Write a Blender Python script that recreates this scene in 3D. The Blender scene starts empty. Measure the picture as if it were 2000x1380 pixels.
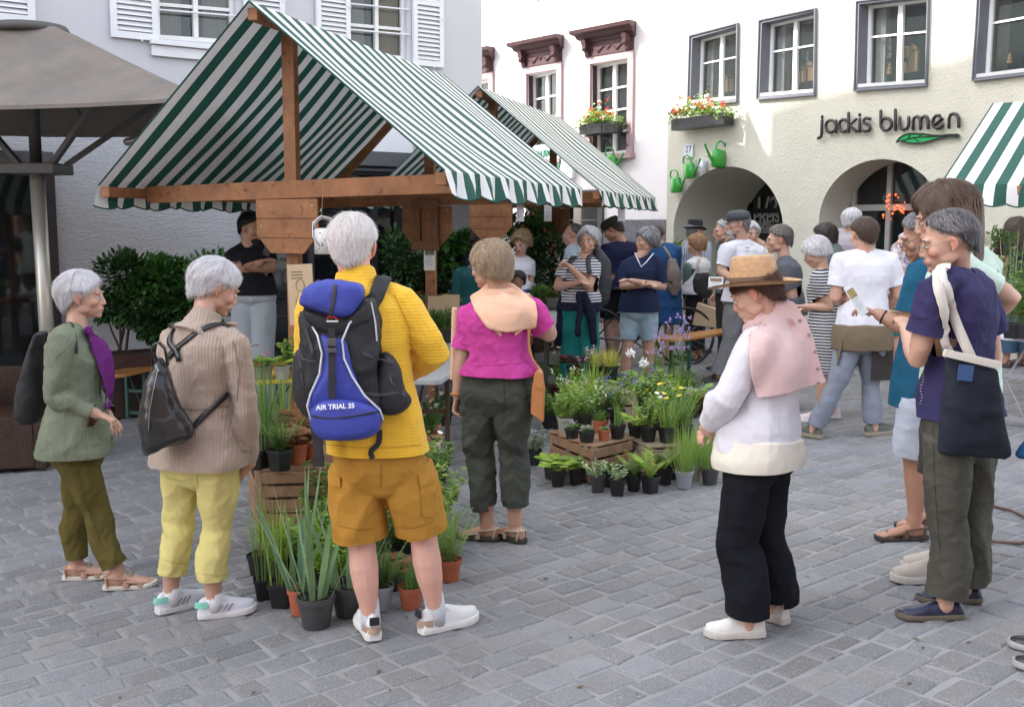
import bpy, bmesh, math, random
import numpy as np
from mathutils import Vector, Matrix, noise as mnoise
from mathutils.geometry import delaunay_2d_cdt
rnd = random.Random(7)
sc = bpy.context.scene
R = math.radians
# ---------------------------------------------------------------- camera, light, exposure
CAMZ = 1.72; FPX = 2100.0
PITCH = math.atan(250.0 / FPX)
cam_d = bpy.data.cameras.new('camera'); cam = bpy.data.objects.new('camera', cam_d)
sc.collection.objects.link(cam); sc.camera = cam
cam_d.sensor_width = 36; cam_d.lens = 36 * FPX / 2000
cam.location = (0, 0, CAMZ); cam.rotation_euler = (math.pi / 2 - PITCH, 0, 0)
cam_d.clip_end = 400; cam_d.clip_start = .05
SUN_EL, SUN_AZ = 41.0, 266.0          # azimuth clockwise from +Y (towards +X)
world = bpy.data.worlds.new('World'); sc.world = world; world.use_nodes = True
wn = world.node_tree.nodes; wl = world.node_tree.links
sky = wn.new('ShaderNodeTexSky'); sky.sky_type = 'NISHITA'; sky.sun_disc = False
sky.sun_elevation = R(SUN_EL); sky.sun_rotation = R(SUN_AZ); sky.air_density = .9; sky.dust_density = 2.0
hs = wn.new('ShaderNodeHueSaturation'); hs.inputs['Saturation'].default_value = .42
wl.new(sky.outputs[0], hs.inputs['Color']); wl.new(hs.outputs[0], wn['Background'].inputs[0])
wn['Background'].inputs[1].default_value = .15
sun_d = bpy.data.lights.new('sun', 'SUN'); sun = bpy.data.objects.new('sun', sun_d); sc.collection.objects.link(sun)
sun_d.energy = 2.3; sun_d.angle = R(.6); sun_d.color = (1, .95, .87)
_s = Vector((math.sin(R(SUN_AZ)) * math.cos(R(SUN_EL)), math.cos(R(SUN_AZ)) * math.cos(R(SUN_EL)), math.sin(R(SUN_EL))))
sun.rotation_euler = _s.to_track_quat('Z', 'Y').to_euler(); sun.location = _s * 40
vs = sc.view_settings; vs.view_transform = 'Standard'; vs.look = 'None'; vs.gamma = 1; vs.exposure = 2.3
sc.cycles.max_bounces = 6; sc.cycles.transparent_max_bounces = 12
try: sc.cycles.use_denoising = True
except Exception: pass
# ---------------------------------------------------------------- pixels of the photo -> points of the place
SLOPE = .04                                             # the square climbs gently to the right
_f = Vector((0, math.cos(PITCH), -math.sin(PITCH))); _u = Vector((0, math.sin(PITCH), math.cos(PITCH)))
C0 = Vector((0, 0, CAMZ))
def ray(px, py): return _f * FPX + Vector((1, 0, 0)) * (px - 1000) - _u * (py - 690)
def P(px, py, Y):
 d = ray(px, py); return C0 + d * (Y / d.y)
def gz(x): return SLOPE * max(-9, min(9, x))
def G(px, py):
 d = ray(px, py); t = (SLOPE * C0.x - C0.z) / (d.z - SLOPE * d.x); return C0 + d * t
def V(*a): return Vector(a)
# ---------------------------------------------------------------- materials
MATS = {}
def mat(name, col, rough=.6, metal=0, var=None, bump=None, spec=None, attr=None, wave=None, sub=0, alpha=None, coat=0, sheen=0, stretch=None, two=None):
 """var=(scale, amount[,col2]) colour noise; bump=[(kind, scale, strength, dist)]; wave=(axis, scale, strength) ribs; two=(col2, scale, lo, hi) blotches"""
 if name in MATS: return MATS[name]
 m = bpy.data.materials.new(name); m.use_nodes = True; MATS[name] = m
 nt = m.node_tree; N = nt.nodes; L = nt.links; b = N['Principled BSDF']
 b.inputs['Base Color'].default_value = (*col, 1); b.inputs['Roughness'].default_value = rough
 b.inputs['Metallic'].default_value = metal
 if spec is not None: b.inputs['Specular IOR Level'].default_value = spec
 if sub: b.inputs['Subsurface Weight'].default_value = sub; b.inputs['Subsurface Radius'].default_value = (.02, .008, .004)
 if coat: b.inputs['Coat Weight'].default_value = coat
 if sheen: b.inputs['Sheen Weight'].default_value = sheen; b.inputs['Sheen Roughness'].default_value = .5
 tc = N.new('ShaderNodeTexCoord'); co = tc.outputs['Object']
 if stretch:
  mp = N.new('ShaderNodeMapping'); mp.inputs['Scale'].default_value = stretch; L.new(co, mp.inputs[0]); co2 = mp.outputs[0]
 else: co2 = co
 src = None
 def mix(a, bb, fac, mode='MIX'):
  x = N.new('ShaderNodeMix'); x.data_type = 'RGBA'; x.blend_type = mode
  for sock, v in ((x.inputs[0], fac), (x.inputs[6], a), (x.inputs[7], bb)):
   if hasattr(v, 'is_linked'): L.new(v, sock)
   else: sock.default_value = v if isinstance(v, (int, float)) else (*v[:3], 1)
  return x.outputs[2]
 base = col
 if attr:
  at = N.new('ShaderNodeAttribute'); at.attribute_name = 'Col'; src = mix(col, at.outputs['Color'], 1.0, 'MULTIPLY')
 if two:
  nz = N.new('ShaderNodeTexNoise'); nz.inputs['Scale'].default_value = two[1]; nz.inputs['Detail'].default_value = 5; L.new(co2, nz.inputs['Vector'])
  mr = N.new('ShaderNodeMapRange'); mr.inputs[1].default_value = two[2]; mr.inputs[2].default_value = two[3]; L.new(nz.outputs[0], mr.inputs[0])
  src = mix(src or col, two[0], mr.outputs[0])
 if var:
  nz = N.new('ShaderNodeTexNoise'); nz.inputs['Scale'].default_value = var[0]; nz.inputs['Detail'].default_value = 6; nz.inputs['Roughness'].default_value = .65
  L.new(co2, nz.inputs['Vector'])
  mr = N.new('ShaderNodeMapRange'); mr.inputs[1].default_value = .25; mr.inputs[2].default_value = .75
  mr.inputs[3].default_value = 1 - var[1]; mr.inputs[4].default_value = 1 + var[1]; L.new(nz.outputs[0], mr.inputs[0])
  cb = N.new('ShaderNodeCombineColor')
  for i in range(3): L.new(mr.outputs[0], cb.inputs[i])
  src = mix(src or col, cb.outputs[0], 1.0, 'MULTIPLY')
 if src: L.new(src, b.inputs['Base Color'])
 prev = None
 for bp in (bump or []):
  kind, s, st, di = bp[:4]
  if kind == 'noise':
   t = N.new('ShaderNodeTexNoise'); t.inputs['Scale'].default_value = s; t.inputs['Detail'].default_value = 5
  elif kind == 'voro':
   t = N.new('ShaderNodeTexVoronoi'); t.inputs['Scale'].default_value = s; t.feature = 'SMOOTH_F1'
  elif kind == 'wave':
   t = N.new('ShaderNodeTexWave'); t.inputs['Scale'].default_value = s; t.bands_direction = bp[4]; t.inputs['Distortion'].default_value = bp[5] if len(bp) > 5 else .3
  L.new(co2 if kind != 'wave' else co, t.inputs['Vector'])
  bn = N.new('ShaderNodeBump'); bn.inputs['Strength'].default_value = st; bn.inputs['Distance'].default_value = di
  L.new(t.outputs['Fac'] if 'Fac' in t.outputs else t.outputs[0], bn.inputs['Height'])
  if prev: L.new(prev, bn.inputs['Normal'])
  prev = bn.outputs[0]
 if prev: L.new(prev, b.inputs['Normal'])
 return m
def glass(name, tint=(.02, .025, .03), see=.0):
 if name in MATS: return MATS[name]
 m = bpy.data.materials.new(name); m.use_nodes = True; MATS[name] = m
 nt = m.node_tree; N = nt.nodes; L = nt.links; b = N['Principled BSDF']
 b.inputs['Base Color'].default_value = (*tint, 1); b.inputs['Roughness'].default_value = .04; b.inputs['Specular IOR Level'].default_value = .8
 if see:
  tr = N.new('ShaderNodeBsdfTransparent'); mx = N.new('ShaderNodeMixShader'); mx.inputs[0].default_value = see
  L.new(b.outputs[0], mx.inputs[1]); L.new(tr.outputs[0], mx.inputs[2]); L.new(mx.outputs[0], N['Material Output'].inputs[0])
 return m
def stripe_mat(name, ca, cb, sheet=True):
 """woven stripes along UV.x; a little light passes through the cloth"""
 m = bpy.data.materials.new(name); m.use_nodes = True; MATS[name] = m
 nt = m.node_tree; N = nt.nodes; L = nt.links; b = N['Principled BSDF']; b.inputs['Roughness'].default_value = .8
 uv = N.new('ShaderNodeTexCoord'); sp = N.new('ShaderNodeSeparateXYZ'); L.new(uv.outputs['UV'], sp.inputs[0])
 fr = N.new('ShaderNodeMath'); fr.operation = 'FRACT'; L.new(sp.outputs[0], fr.inputs[0])
 gt = N.new('ShaderNodeMath'); gt.operation = 'GREATER_THAN'; gt.inputs[1].default_value = .5; L.new(fr.outputs[0], gt.inputs[0])
 nz = N.new('ShaderNodeTexNoise'); nz.inputs['Scale'].default_value = 5; nz.inputs['Detail'].default_value = 6; L.new(uv.outputs['Object'], nz.inputs['Vector'])
 mr = N.new('ShaderNodeMapRange'); mr.inputs[3].default_value = .88; mr.inputs[4].default_value = 1.06; L.new(nz.outputs[0], mr.inputs[0])
 mx = N.new('ShaderNodeMix'); mx.data_type = 'RGBA'; L.new(gt.outputs[0], mx.inputs[0]); mx.inputs[6].default_value = (*ca, 1); mx.inputs[7].default_value = (*cb, 1)
 m2 = N.new('ShaderNodeMix'); m2.data_type = 'RGBA'; m2.blend_type = 'MULTIPLY'; m2.inputs[0].default_value = 1; L.new(mx.outputs[2], m2.inputs[6])
 cc = N.new('ShaderNodeCombineColor')
 for i in range(3): L.new(mr.outputs[0], cc.inputs[i])
 L.new(cc.outputs[0], m2.inputs[7]); L.new(m2.outputs[2], b.inputs['Base Color'])
 tl = N.new('ShaderNodeBsdfTranslucent'); L.new(m2.outputs[2], tl.inputs[0]); ms = N.new('ShaderNodeMixShader'); ms.inputs[0].default_value = .15
 L.new(b.outputs[0], ms.inputs[1]); L.new(tl.outputs[0], ms.inputs[2]); L.new(ms.outputs[0], N['Material Output'].inputs[0])
 return m
def leaf_mat(name, col, col2=None, tr=.35):
 """foliage: per-leaf tint from the Col attribute, some light through the leaf"""
 if name in MATS: return MATS[name]
 m = mat(name, col, .55, attr=True, var=(9, .25))
 nt = m.node_tree; N = nt.nodes; L = nt.links; b = N['Principled BSDF']
 s = b.inputs['Base Color'].links[0].from_socket
 tl = N.new('ShaderNodeBsdfTranslucent'); L.new(s, tl.inputs[0]); ms = N.new('ShaderNodeMixShader'); ms.inputs[0].default_value = tr
 L.new(b.outputs[0], ms.inputs[1]); L.new(tl.outputs[0], ms.inputs[2]); L.new(ms.outputs[0], N['Material Output'].inputs[0])
 return m
# ---------------------------------------------------------------- objects
ORG = {}
def tag(o, label=None, cat=None, group=None, kind=None):
 if label: o['label'] = label
 if cat: o['category'] = cat
 if group: o['group'] = group
 if kind: o['kind'] = kind
 return o
def thing(name, label, cat, loc=(0, 0, 0), group=None):
 o = bpy.data.objects.new(name, None); sc.collection.objects.link(o); o.location = loc; o.empty_display_size = .1
 ORG[o.name] = Vector(loc); return tag(o, label, cat, group)
def link_mesh(name, me, m, parent=None, origin=None, smooth=False):
 """vertices of me are world coordinates; parent's origin is taken off"""
 o = bpy.data.objects.new(name, me); sc.collection.objects.link(o)
 og = ORG[parent.name] if parent is not None else (Vector(origin) if origin is not None else Vector((0, 0, 0)))
 me.transform(Matrix.Translation(-og))
 if parent is not None: o.parent = parent
 else: o.location = og
 ORG[o.name] = og
 for x in (m if isinstance(m, (list, tuple)) else [m]): me.materials.append(x)
 if smooth: me.shade_smooth()
 return o
class MB:
 def __init__(s): s.v = []; s.f = []; s.mi = []; s.uv = []; s.col = None; s.cm = 0; s.cc = (1, 1, 1); s.cols = []
 def add(s, vs, fs, mi=None):
  b = len(s.v); s.v += [tuple(x) for x in vs]; s.cols += [s.cc] * len(vs)
  s.f += [[b + i for i in f] for f in fs]; s.mi += [s.cm if mi is None else mi] * len(fs); return b
 def box(s, c, size, ax=None, mi=None):
  """c centre; size full; ax = (x,y,z axis vectors)"""
  x, y, z = ax or (V(1, 0, 0), V(0, 1, 0), V(0, 0, 1)); a, b, h = (k / 2 for k in size); c = Vector(c)
  vs = [c + x * (i * a) + y * (j * b) + z * (k * h) for i in (-1, 1) for j in (-1, 1) for k in (-1, 1)]
  s.add(vs, [(0, 1, 3, 2), (4, 6, 7, 5), (0, 4, 5, 1), (2, 3, 7, 6), (0, 2, 6, 4), (1, 5, 7, 3)], mi)
 def beam(s, p, q, w, t, up=None, mi=None):
  """rectangular bar from p to q, w across (sideways), t along up"""
  p = Vector(p); q = Vector(q); d = q - p; L = d.length; d = d / L
  up = Vector(up) if up is not None else (V(0, 0, 1) if abs(d.z) < .9 else V(0, 1, 0))
  sd = d.cross(up).normalized(); up = sd.cross(d).normalized()
  s.box((p + q) / 2, (L, w, t), (d, sd, up), mi)
 def loft(s, rings, cap=True, mi=None, close=True):
  n = len(rings[0]); b = s.add([p for r in rings for p in r], [], mi); fs = []
  for i in range(len(rings) - 1):
   for j in range(n if close else n - 1):
    k = (j + 1) % n; fs.append((b + i * n + j, b + i * n + k, b + (i + 1) * n + k, b + (i + 1) * n + j))
  if cap: fs.append([b + j for j in range(n)][::-1]); fs.append([b + (len(rings) - 1) * n + j for j in range(n)])
  s.f += [list(f) for f in fs]; s.mi += [s.cm if mi is None else mi] * len(fs)
 def tube(s, pts, rads, n=8, rnd_=True, ref=None, mi=None, cap=True):
  pts = [Vector(p) for p in pts]
  if not isinstance(rads, (list, tuple)): rads = [rads] * len(pts)
  rr = [(r, r) if not isinstance(r, (list, tuple)) else r for r in rads]
  if rnd_:   # rounded ends
   def end(p, q, r):
    d = (p - q).normalized(); m_ = min(r)
    return [(p + d * m_ * .95, (r[0] * .3, r[1] * .3)), (p + d * m_ * .6, (r[0] * .78, r[1] * .78))]
   a = end(pts[0], pts[1], rr[0]); b = end(pts[-1], pts[-2], rr[-1])
   pts = [a[0][0], a[1][0]] + pts + [b[1][0], b[0][0]]; rr = [a[0][1], a[1][1]] + rr + [b[1][1], b[0][1]]
  T = []
  for i in range(len(pts)):
   t = pts[min(i + 1, len(pts) - 1)] - pts[max(i - 1, 0)]; T.append(t.normalized() if t.length > 1e-9 else V(0, 0, 1))
  r0 = Vector(ref) if ref is not None else (V(0, 0, 1) if abs(T[0].z) < .9 else V(1, 0, 0))
  x = (r0 - T[0] * r0.dot(T[0])).normalized(); rings = []
  for p, t, r in zip(pts, T, rr):
   x = (x - t * x.dot(t)); x = x.normalized() if x.length > 1e-6 else t.orthogonal().normalized(); y = t.cross(x)
   rings.append([p + x * (math.cos(a) * r[0]) + y * (math.sin(a) * r[1]) for a in [2 * math.pi * k / n for k in range(n)]])
  s.loft(rings, cap, mi)
 def ell(s, c, r, ax=None, nu=12, nv=8, mi=None):
  x, y, z = ax or (V(1, 0, 0), V(0, 1, 0), V(0, 0, 1)); c = Vector(c); r = r if isinstance(r, (list, tuple)) else (r, r, r)
  rings = []
  for i in range(nv + 1):
   a = -math.pi / 2 + math.pi * i / nv; ca = max(math.cos(a), .02)
   rings.append([c + x * (r[0] * ca * math.cos(b)) + y * (r[1] * ca * math.sin(b)) + z * (r[2] * math.sin(a)) for b in [2 * math.pi * k / nu for k in range(nu)]])
  s.loft(rings, True, mi)
 def lathe(s, c, prof, n=20, ax=None, mi=None, cap=True):
  x, y, z = ax or (V(1, 0, 0), V(0, 1, 0), V(0, 0, 1)); c = Vector(c)
  s.loft([[c + x * (r * math.cos(b)) + y * (r * math.sin(b)) + z * h for b in [2 * math.pi * k / n for k in range(n)]] for r, h in prof], cap, mi)
 def quad(s, a, b, c, d, mi=None): s.add([a, b, c, d], [(0, 1, 2, 3)], mi)
 def prism(s, outline, off, mi=None):
  """closed polygon outline (list of 3d points) extruded by vector off"""
  n = len(outline); off = Vector(off); vs = [Vector(p) for p in outline]; vs += [p + off for p in vs]
  s.add(vs, [list(range(n))[::-1], list(range(n, 2 * n))] + [(i, (i + 1) % n, n + (i + 1) % n, n + i) for i in range(n)], mi)
 def mesh(s, name='m', cols=False):
  me = bpy.data.meshes.new(name); me.from_pydata(s.v, [], s.f)
  if any(s.mi): me.polygons.foreach_set('material_index', s.mi)
  if cols:
   a = me.color_attributes.new('Col', 'FLOAT_COLOR', 'POINT'); c = np.ones((len(s.v), 4), 'f'); c[:, :3] = s.cols; a.data.foreach_set('color', c.ravel())
  if s.uv:
   u = me.uv_layers.new(name='UVMap'); li = np.empty(len(me.loops), 'i'); me.loops.foreach_get('vertex_index', li)
   u.data.foreach_set('uv', np.array(s.uv, 'f')[li].ravel())
  return me
 def build(s, name, m, parent=None, smooth=False, cols=False, origin=None, bevel=0):
  me = s.mesh(name, cols); me.update()
  if bevel: pass
  if origin is None and parent is None:
   a = np.array(s.v); origin = ((a[:, 0].min() + a[:, 0].max()) / 2, (a[:, 1].min() + a[:, 1].max()) / 2, a[:, 2].min())
  o = link_mesh(name, me, m, parent, origin, smooth)
  if bevel:
   b = o.modifiers.new('bevel', 'BEVEL'); b.width = bevel; b.segments = 2; b.limit_method = 'ANGLE'
  return o
def text_mesh(body, size, frame, depth=.004, align='CENTER', bold=0, sx=1.0):
 """letters as a mesh; frame = (origin, xdir, ydir)"""
 cu = bpy.data.curves.new('t', 'FONT'); cu.body = body; cu.size = size; cu.extrude = depth; cu.align_x = align; cu.align_y = 'CENTER'; cu.offset = bold
 ob = bpy.data.objects.new('t', cu); sc.collection.objects.link(ob); dg = bpy.context.evaluated_depsgraph_get()
 me = bpy.data.meshes.new_from_object(ob.evaluated_get(dg)); bpy.data.objects.remove(ob); bpy.data.curves.remove(cu)
 o, x, y = frame; x = Vector(x).normalized(); y = Vector(y).normalized(); z = x.cross(y)
 M = Matrix(((x.x * sx, y.x, z.x, o[0]), (x.y * sx, y.y, z.y, o[1]), (x.z * sx, y.z, z.z, o[2]), (0, 0, 0, 1)))
 me.transform(M); me.materials.clear(); return me
class Plane:
 """an upright wall plane met by the ray through pixel (px0, *) at depth Y0; u = horizontal direction to the right"""
 def __init__(s, px0, Y0, ang):       # ang: heading of the direction that recedes, degrees right(+)/left(-) of forward
  s.o = P(px0, 440, Y0); s.o.z = 0; a = R(ang); s.u = V(math.sin(a), math.cos(a), 0)
  if s.u.x < 0: s.u = -s.u
  s.n = V(s.u.y, -s.u.x, 0)        # towards the camera
 def hit(s, px, py, back=0):
  d = ray(px, py); o = s.o - s.n * back; t = (o - C0).dot(s.n) / d.dot(s.n); return C0 + d * t
 def ab(s, px, py, back=0):
  p = s.hit(px, py, back); return ((p - s.o).dot(s.u), p.z)
 def at(s, a, z, out=0): return s.o + s.u * a + V(0, 0, z) + s.n * out
def wall_sheet(mb, pl, outer, holes, out=0, depth=0, step=None):
 """flat wall with real openings; each hole's reveal runs back by depth"""
 pts = []; edges = []
 for poly in [outer] + holes:
  b = len(pts); pts += [Vector(p) for p in poly]; edges += [(b + i, b + (i + 1) % len(poly)) for i in range(len(poly))]
 r = delaunay_2d_cdt(pts, edges, [], 0, 1e-5)
 def inside(p, poly):
  c = False; n = len(poly)
  for i in range(n):
   x1, y1 = poly[i]; x2, y2 = poly[(i + 1) % n]
   if (y1 > p[1]) != (y2 > p[1]) and p[0] < (x2 - x1) * (p[1] - y1) / (y2 - y1) + x1: c = not c
  return c
 fs = []
 for f in r[2]:
  c = sum((r[0][i] for i in f), Vector((0, 0))) / len(f)
  if inside(c, outer) and not any(inside(c, h) for h in holes): fs.append(list(f))
 mb.add([pl.at(p[0], p[1], out) for p in r[0]], fs)
 if depth:
  for h in holes:
   n = len(h); vs = [pl.at(a, z, out) for a, z in h] + [pl.at(a, z, out - depth) for a, z in h]
   mb.add(vs, [(i, (i + 1) % n, n + (i + 1) % n, n + i) for i in range(n)])
# ---------------------------------------------------------------- shared materials
def hexc(r, g, b): return tuple((c / 255) ** 2.2 for c in (r, g, b))
WOOD = mat('stall_wood', (.27, .115, .045), .65, var=(5, .4), two=((.13, .045, .015), 17, .60, .72), bump=[('noise', 70, .35, .003)])
WOOD_DARK = mat('dark_stained_wood', (.17, .07, .028), .6, var=(9, .3), bump=[('noise', 60, .25, .002)])
CRATE = mat('crate_wood', (.26, .15, .085), .75, var=(11, .38), bump=[('noise', 55, .4, .003)])
CRATE2 = mat('weathered_crate_wood', (.24, .185, .12), .8, var=(11, .4), bump=[('noise', 55, .4, .003)])
BENCHW = mat('varnished_bench_wood', (.47, .21, .055), .35, var=(6, .2), coat=.3)
BLACKP = mat('black_plastic', (.012, .012, .013), .4)
DARKMET = mat('dark_metal', (.03, .03, .032), .4, metal=.6)
WHITEP = mat('white_paint', (.72, .73, .75), .5, var=(3, .04))
# ================================================================ THE SETTING
def ground():
 """paving: real setts laid in courses over a bed of mortar"""
 mb = MB(); mb.cc = (1, 1, 1)
 N_ = 12
 xs = [-60, -30, -9, -4, 0, 4, 9, 30, 60]; ys = [-30, -8, 0, 4, 10, 18, 30, 60, 150]
 b = mb.add([(x, y, gz(x) - .007) for y in ys for x in xs], [(j * 9 + i, j * 9 + i + 1, (j + 1) * 9 + i + 1, (j + 1) * 9 + i) for j in range(8) for i in range(8)], 0)
 rg = random.Random(3); a = R(52); e = V(math.sin(a), math.cos(a)); f = V(-math.cos(a), math.sin(a)); row = .136
 i = 0; q = -15.0
 while q < 21:
  p = -9.0 + rg.random() * .2; tone = rg.uniform(.93, 1.07); h = row * rg.uniform(.84, 1.14)
  while p < 26:
   L = rg.uniform(.115, .235)
   cx, cy = e[0] * (p + L / 2) + f[0] * (q + h / 2), e[1] * (p + L / 2) + f[1] * (q + h / 2)
   if 2.0 < cy < 21 and abs(cx) < .62 * cy + 1.6:
    g = rg.uniform(.004, .009); w = [(p + g, q + g), (p + L - g, q + g), (p + L - g, q + h - g), (p + g, q + h - g)]
    j = lambda: rg.uniform(-.011, .011)
    w = [(x + j(), y + j()) for x, y in w]
    wob = .02 * math.sin(p * 1.3 + q * .6) + .012 * math.sin(p * 3.1 + q)
    w = [(x, y + wob) for x, y in w]
    dz = rg.uniform(-.0015, .0015); tx, ty = rg.uniform(-.012, .012), rg.uniform(-.012, .012)
    mx = sum(x for x, y in w) / 4; my = sum(y for x, y in w) / 4
    t = tone * rg.uniform(.85, 1.14); bl = rg.uniform(.97, 1.04); mb.cc = (t / bl, t, t * bl)
    vs = []
    for ins, z in ((0, -.009), (.006, -.003), (.016, .0005)):
     for x, y in w:
      x2 = x + (mx - x) * ins / (abs(mx - x) + 1e-6); y2 = y + (my - y) * ins / (abs(my - y) + 1e-6)
      X = e[0] * x2 + f[0] * y2; Y = e[1] * x2 + f[1] * y2
      vs.append((X, Y, gz(X) + z + dz + tx * (x2 - mx) * .5 + ty * (y2 - my) * .5 if z > -.009 else gz(X) + z))
    mb.add(vs, [(0, 1, 5, 4), (1, 2, 6, 5), (2, 3, 7, 6), (3, 0, 4, 7), (4, 5, 9, 8), (5, 6, 10, 9), (6, 7, 11, 10), (7, 4, 8, 11), (8, 9, 10, 11)], 1)
   p += L
  q += h
 mortar = mat('paving_mortar', (.25, .25, .25), .9, var=(1.3, .35), bump=[('noise', 300, .4, .003)])
 stone = mat('paving_stone', (.183, .184, .188), .8, attr=True, var=(.7, .26), bump=[('noise', 110, 1, .006), ('noise', 24, .6, .009)], two=((.30, .30, .30), 150, .54, .68))
 o = mb.build('paved_square', [mortar, stone], cols=True, origin=(0, 0, 0)); o['kind'] = 'structure'
ground()
PLASTER_GREY = mat('grey_lilac_plaster', (.545, .55, .575), .9, var=(.7, .05), bump=[('noise', 6, .1, .02)])
PLASTER_ROUGH = mat('rough_grey_plaster', (.46, .465, .49), .95, var=(2, .06), bump=[('noise', 38, .7, .02), ('noise', 12, .3, .02)], stretch=(.6, .6, 1.5))
PLASTER_WHITE = mat('white_pink_plaster', (.80, .765, .76), .9, var=(.5, .03), bump=[('noise', 8, .15, .01)])
PLASTER_CREAM = mat('cream_roughcast', (.54, .52, .43), .95, var=(1.3, .08), bump=[('noise', 48, .7, .014), ('voro', 34, .3, .012)])
PLINTH = mat('grey_stone_plinth', (.16, .155, .17), .9, var=(20, .4), bump=[('noise', 40, .5, .01)])
DARKIN = mat('interior_shade', (.02, .02, .022), .9)  # near-black sheets behind the openings: shade of unlit rooms put into the colour
GLASSW = glass('window_glass', (.035, .045, .045), .42)
GLASSD = glass('shop_glass', (.012, .015, .016), .15)
FRAMEW = mat('white_window_paint', (.74, .74, .72), .45)
def bilerp(q, s, t):      # q = tl, tr, br, bl
 return q[0] * (1 - s) * (1 - t) + q[1] * s * (1 - t) + q[2] * s * t + q[3] * (1 - s) * t
class Skew:
 """maps unit-square coordinates into a window opening that the old wall has left out of square"""
 def __init__(s, pl, corners, back=0):
  s.q = [Vector(pl.ab(*c)) for c in corners]; s.pl = pl; s.back = back
 def at(s, u, v, out=0): p = bilerp(s.q, u, v); return s.pl.at(p.x, p.y, out - s.back)
 def bar(s, mb, u0, v0, u1, v1, o0, o1):
  a = [s.at(u0, v0, o0), s.at(u1, v0, o0), s.at(u1, v1, o0), s.at(u0, v1, o0)]; b = [s.at(u0, v0, o1), s.at(u1, v0, o1), s.at(u1, v1, o1), s.at(u0, v1, o1)]
  mb.add(a + b, [(0, 1, 2, 3), (7, 6, 5, 4), (0, 4, 5, 1), (1, 5, 6, 2), (2, 6, 7, 3), (3, 7, 4, 0)])
 def frame(s, mb, m, o0, o1, mu=None):
  mu = mu or m
  s.bar(mb, 0, 0, 1, m, o0, o1); s.bar(mb, 0, 1 - m, 1, 1, o0, o1); s.bar(mb, 0, m, mu, 1 - m, o0, o1); s.bar(mb, 1 - mu, m, 1, 1 - m, o0, o1)
def offset_poly(q, d):
 """grow a quad (tl,tr,br,bl in a,z) by d"""
 c = sum(q, Vector((0, 0))) / 4; return [Vector((p.x + (d if p.x > c.x else -d), p.y + (d if p.y > c.y else -d))) for p in q]
def block(pl, a0, a1, z1, depth, m, parent, roofm, z0=-1.0, name='side_wall'):
 """the body of a house behind its street wall: sides, back and a pitched roof"""
 mb = MB(); A, B = pl.at(a0, z0), pl.at(a1, z0); C_, D_ = pl.at(a1, z0, -depth), pl.at(a0, z0, -depth); h = V(0, 0, z1 - z0)
 for p, q in ((B, C_), (C_, D_), (D_, A)): mb.quad(p, q, q + h, p + h)
 mb.build(name, m, parent)
 mb = MB(); e = .3; r = min(depth * .22, 1.6)
 a, b = pl.at(a0 - .1, z1 + .003, e), pl.at(a1 + .1, z1 + .003, e); c, d = pl.at(a1 + .1, z1 + .003, -depth - e), pl.at(a0 - .1, z1 + .003, -depth - e)
 m1, m2 = (a + d) / 2 + V(0, 0, r), (b + c) / 2 + V(0, 0, r)
 mb.add([a, b, c, d, m1, m2], [(0, 1, 5, 4), (2, 3, 4, 5), (1, 2, 5), (3, 0, 4), (3, 2, 1, 0)])
 mb.build('roof', roofm, parent)
ROOF = mat('brown_roof_tiles', (.12, .06, .04), .85, bump=[('wave', 4, .6, .03, 'Z')])
def casement(pl, opening, parent, depth=.12, rows=(.42,), frame_u=.05, glassm=None, curtain=None, label=None, framem=None, fo=.0, name='window', mull=.5, open_=0):
 """two-leaf window set back in its opening"""
 S = Skew(pl, opening); mb = MB(); o = -depth
 S.frame(mb, frame_u * .75, o, o + .05, frame_u)
 S.bar(mb, mull - .035, frame_u * .75, mull + .035, 1 - frame_u * .75, o + .005, o + .06)
 w = mb.build(name, framem or FRAMEW, parent)
 if label: w['label'] = label
 for u0, u1 in ((frame_u, mull - .035), (mull + .035, 1 - frame_u)):
  for r in rows: mb = MB(); S.bar(mb, u0, r - .011, u1, r + .011, o + .012, o + .04); mb.build('glazing_bar', framem or FRAMEW, w)
 mb = MB(); mb.quad(S.at(.02, .02, o + .02), S.at(.98, .02, o + .02), S.at(.98, .98, o + .02), S.at(.02, .98, o + .02)); mb.build('pane', glassm or GLASSW, w)
 if curtain:
  mb = MB(); cm = mat('net_curtain_' + curtain[0], curtain[1], .9)
  for u0, u1 in curtain[2]:
   n = 24
   top = [S.at(u0 + (u1 - u0) * k / n, .04, o - .06 + .018 * math.sin(k * 1.9)) for k in range(n + 1)]; bot = [S.at(u0 + (u1 - u0) * k / n, .97, o - .06 + .022 * math.sin(k * 1.9 + .3)) for k in range(n + 1)]
   mb.add(top + bot, [(k, k + 1, n + 2 + k, n + 1 + k) for k in range(n)])
  mb.build('curtain', cm, w, smooth=True)
 return w, S
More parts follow.
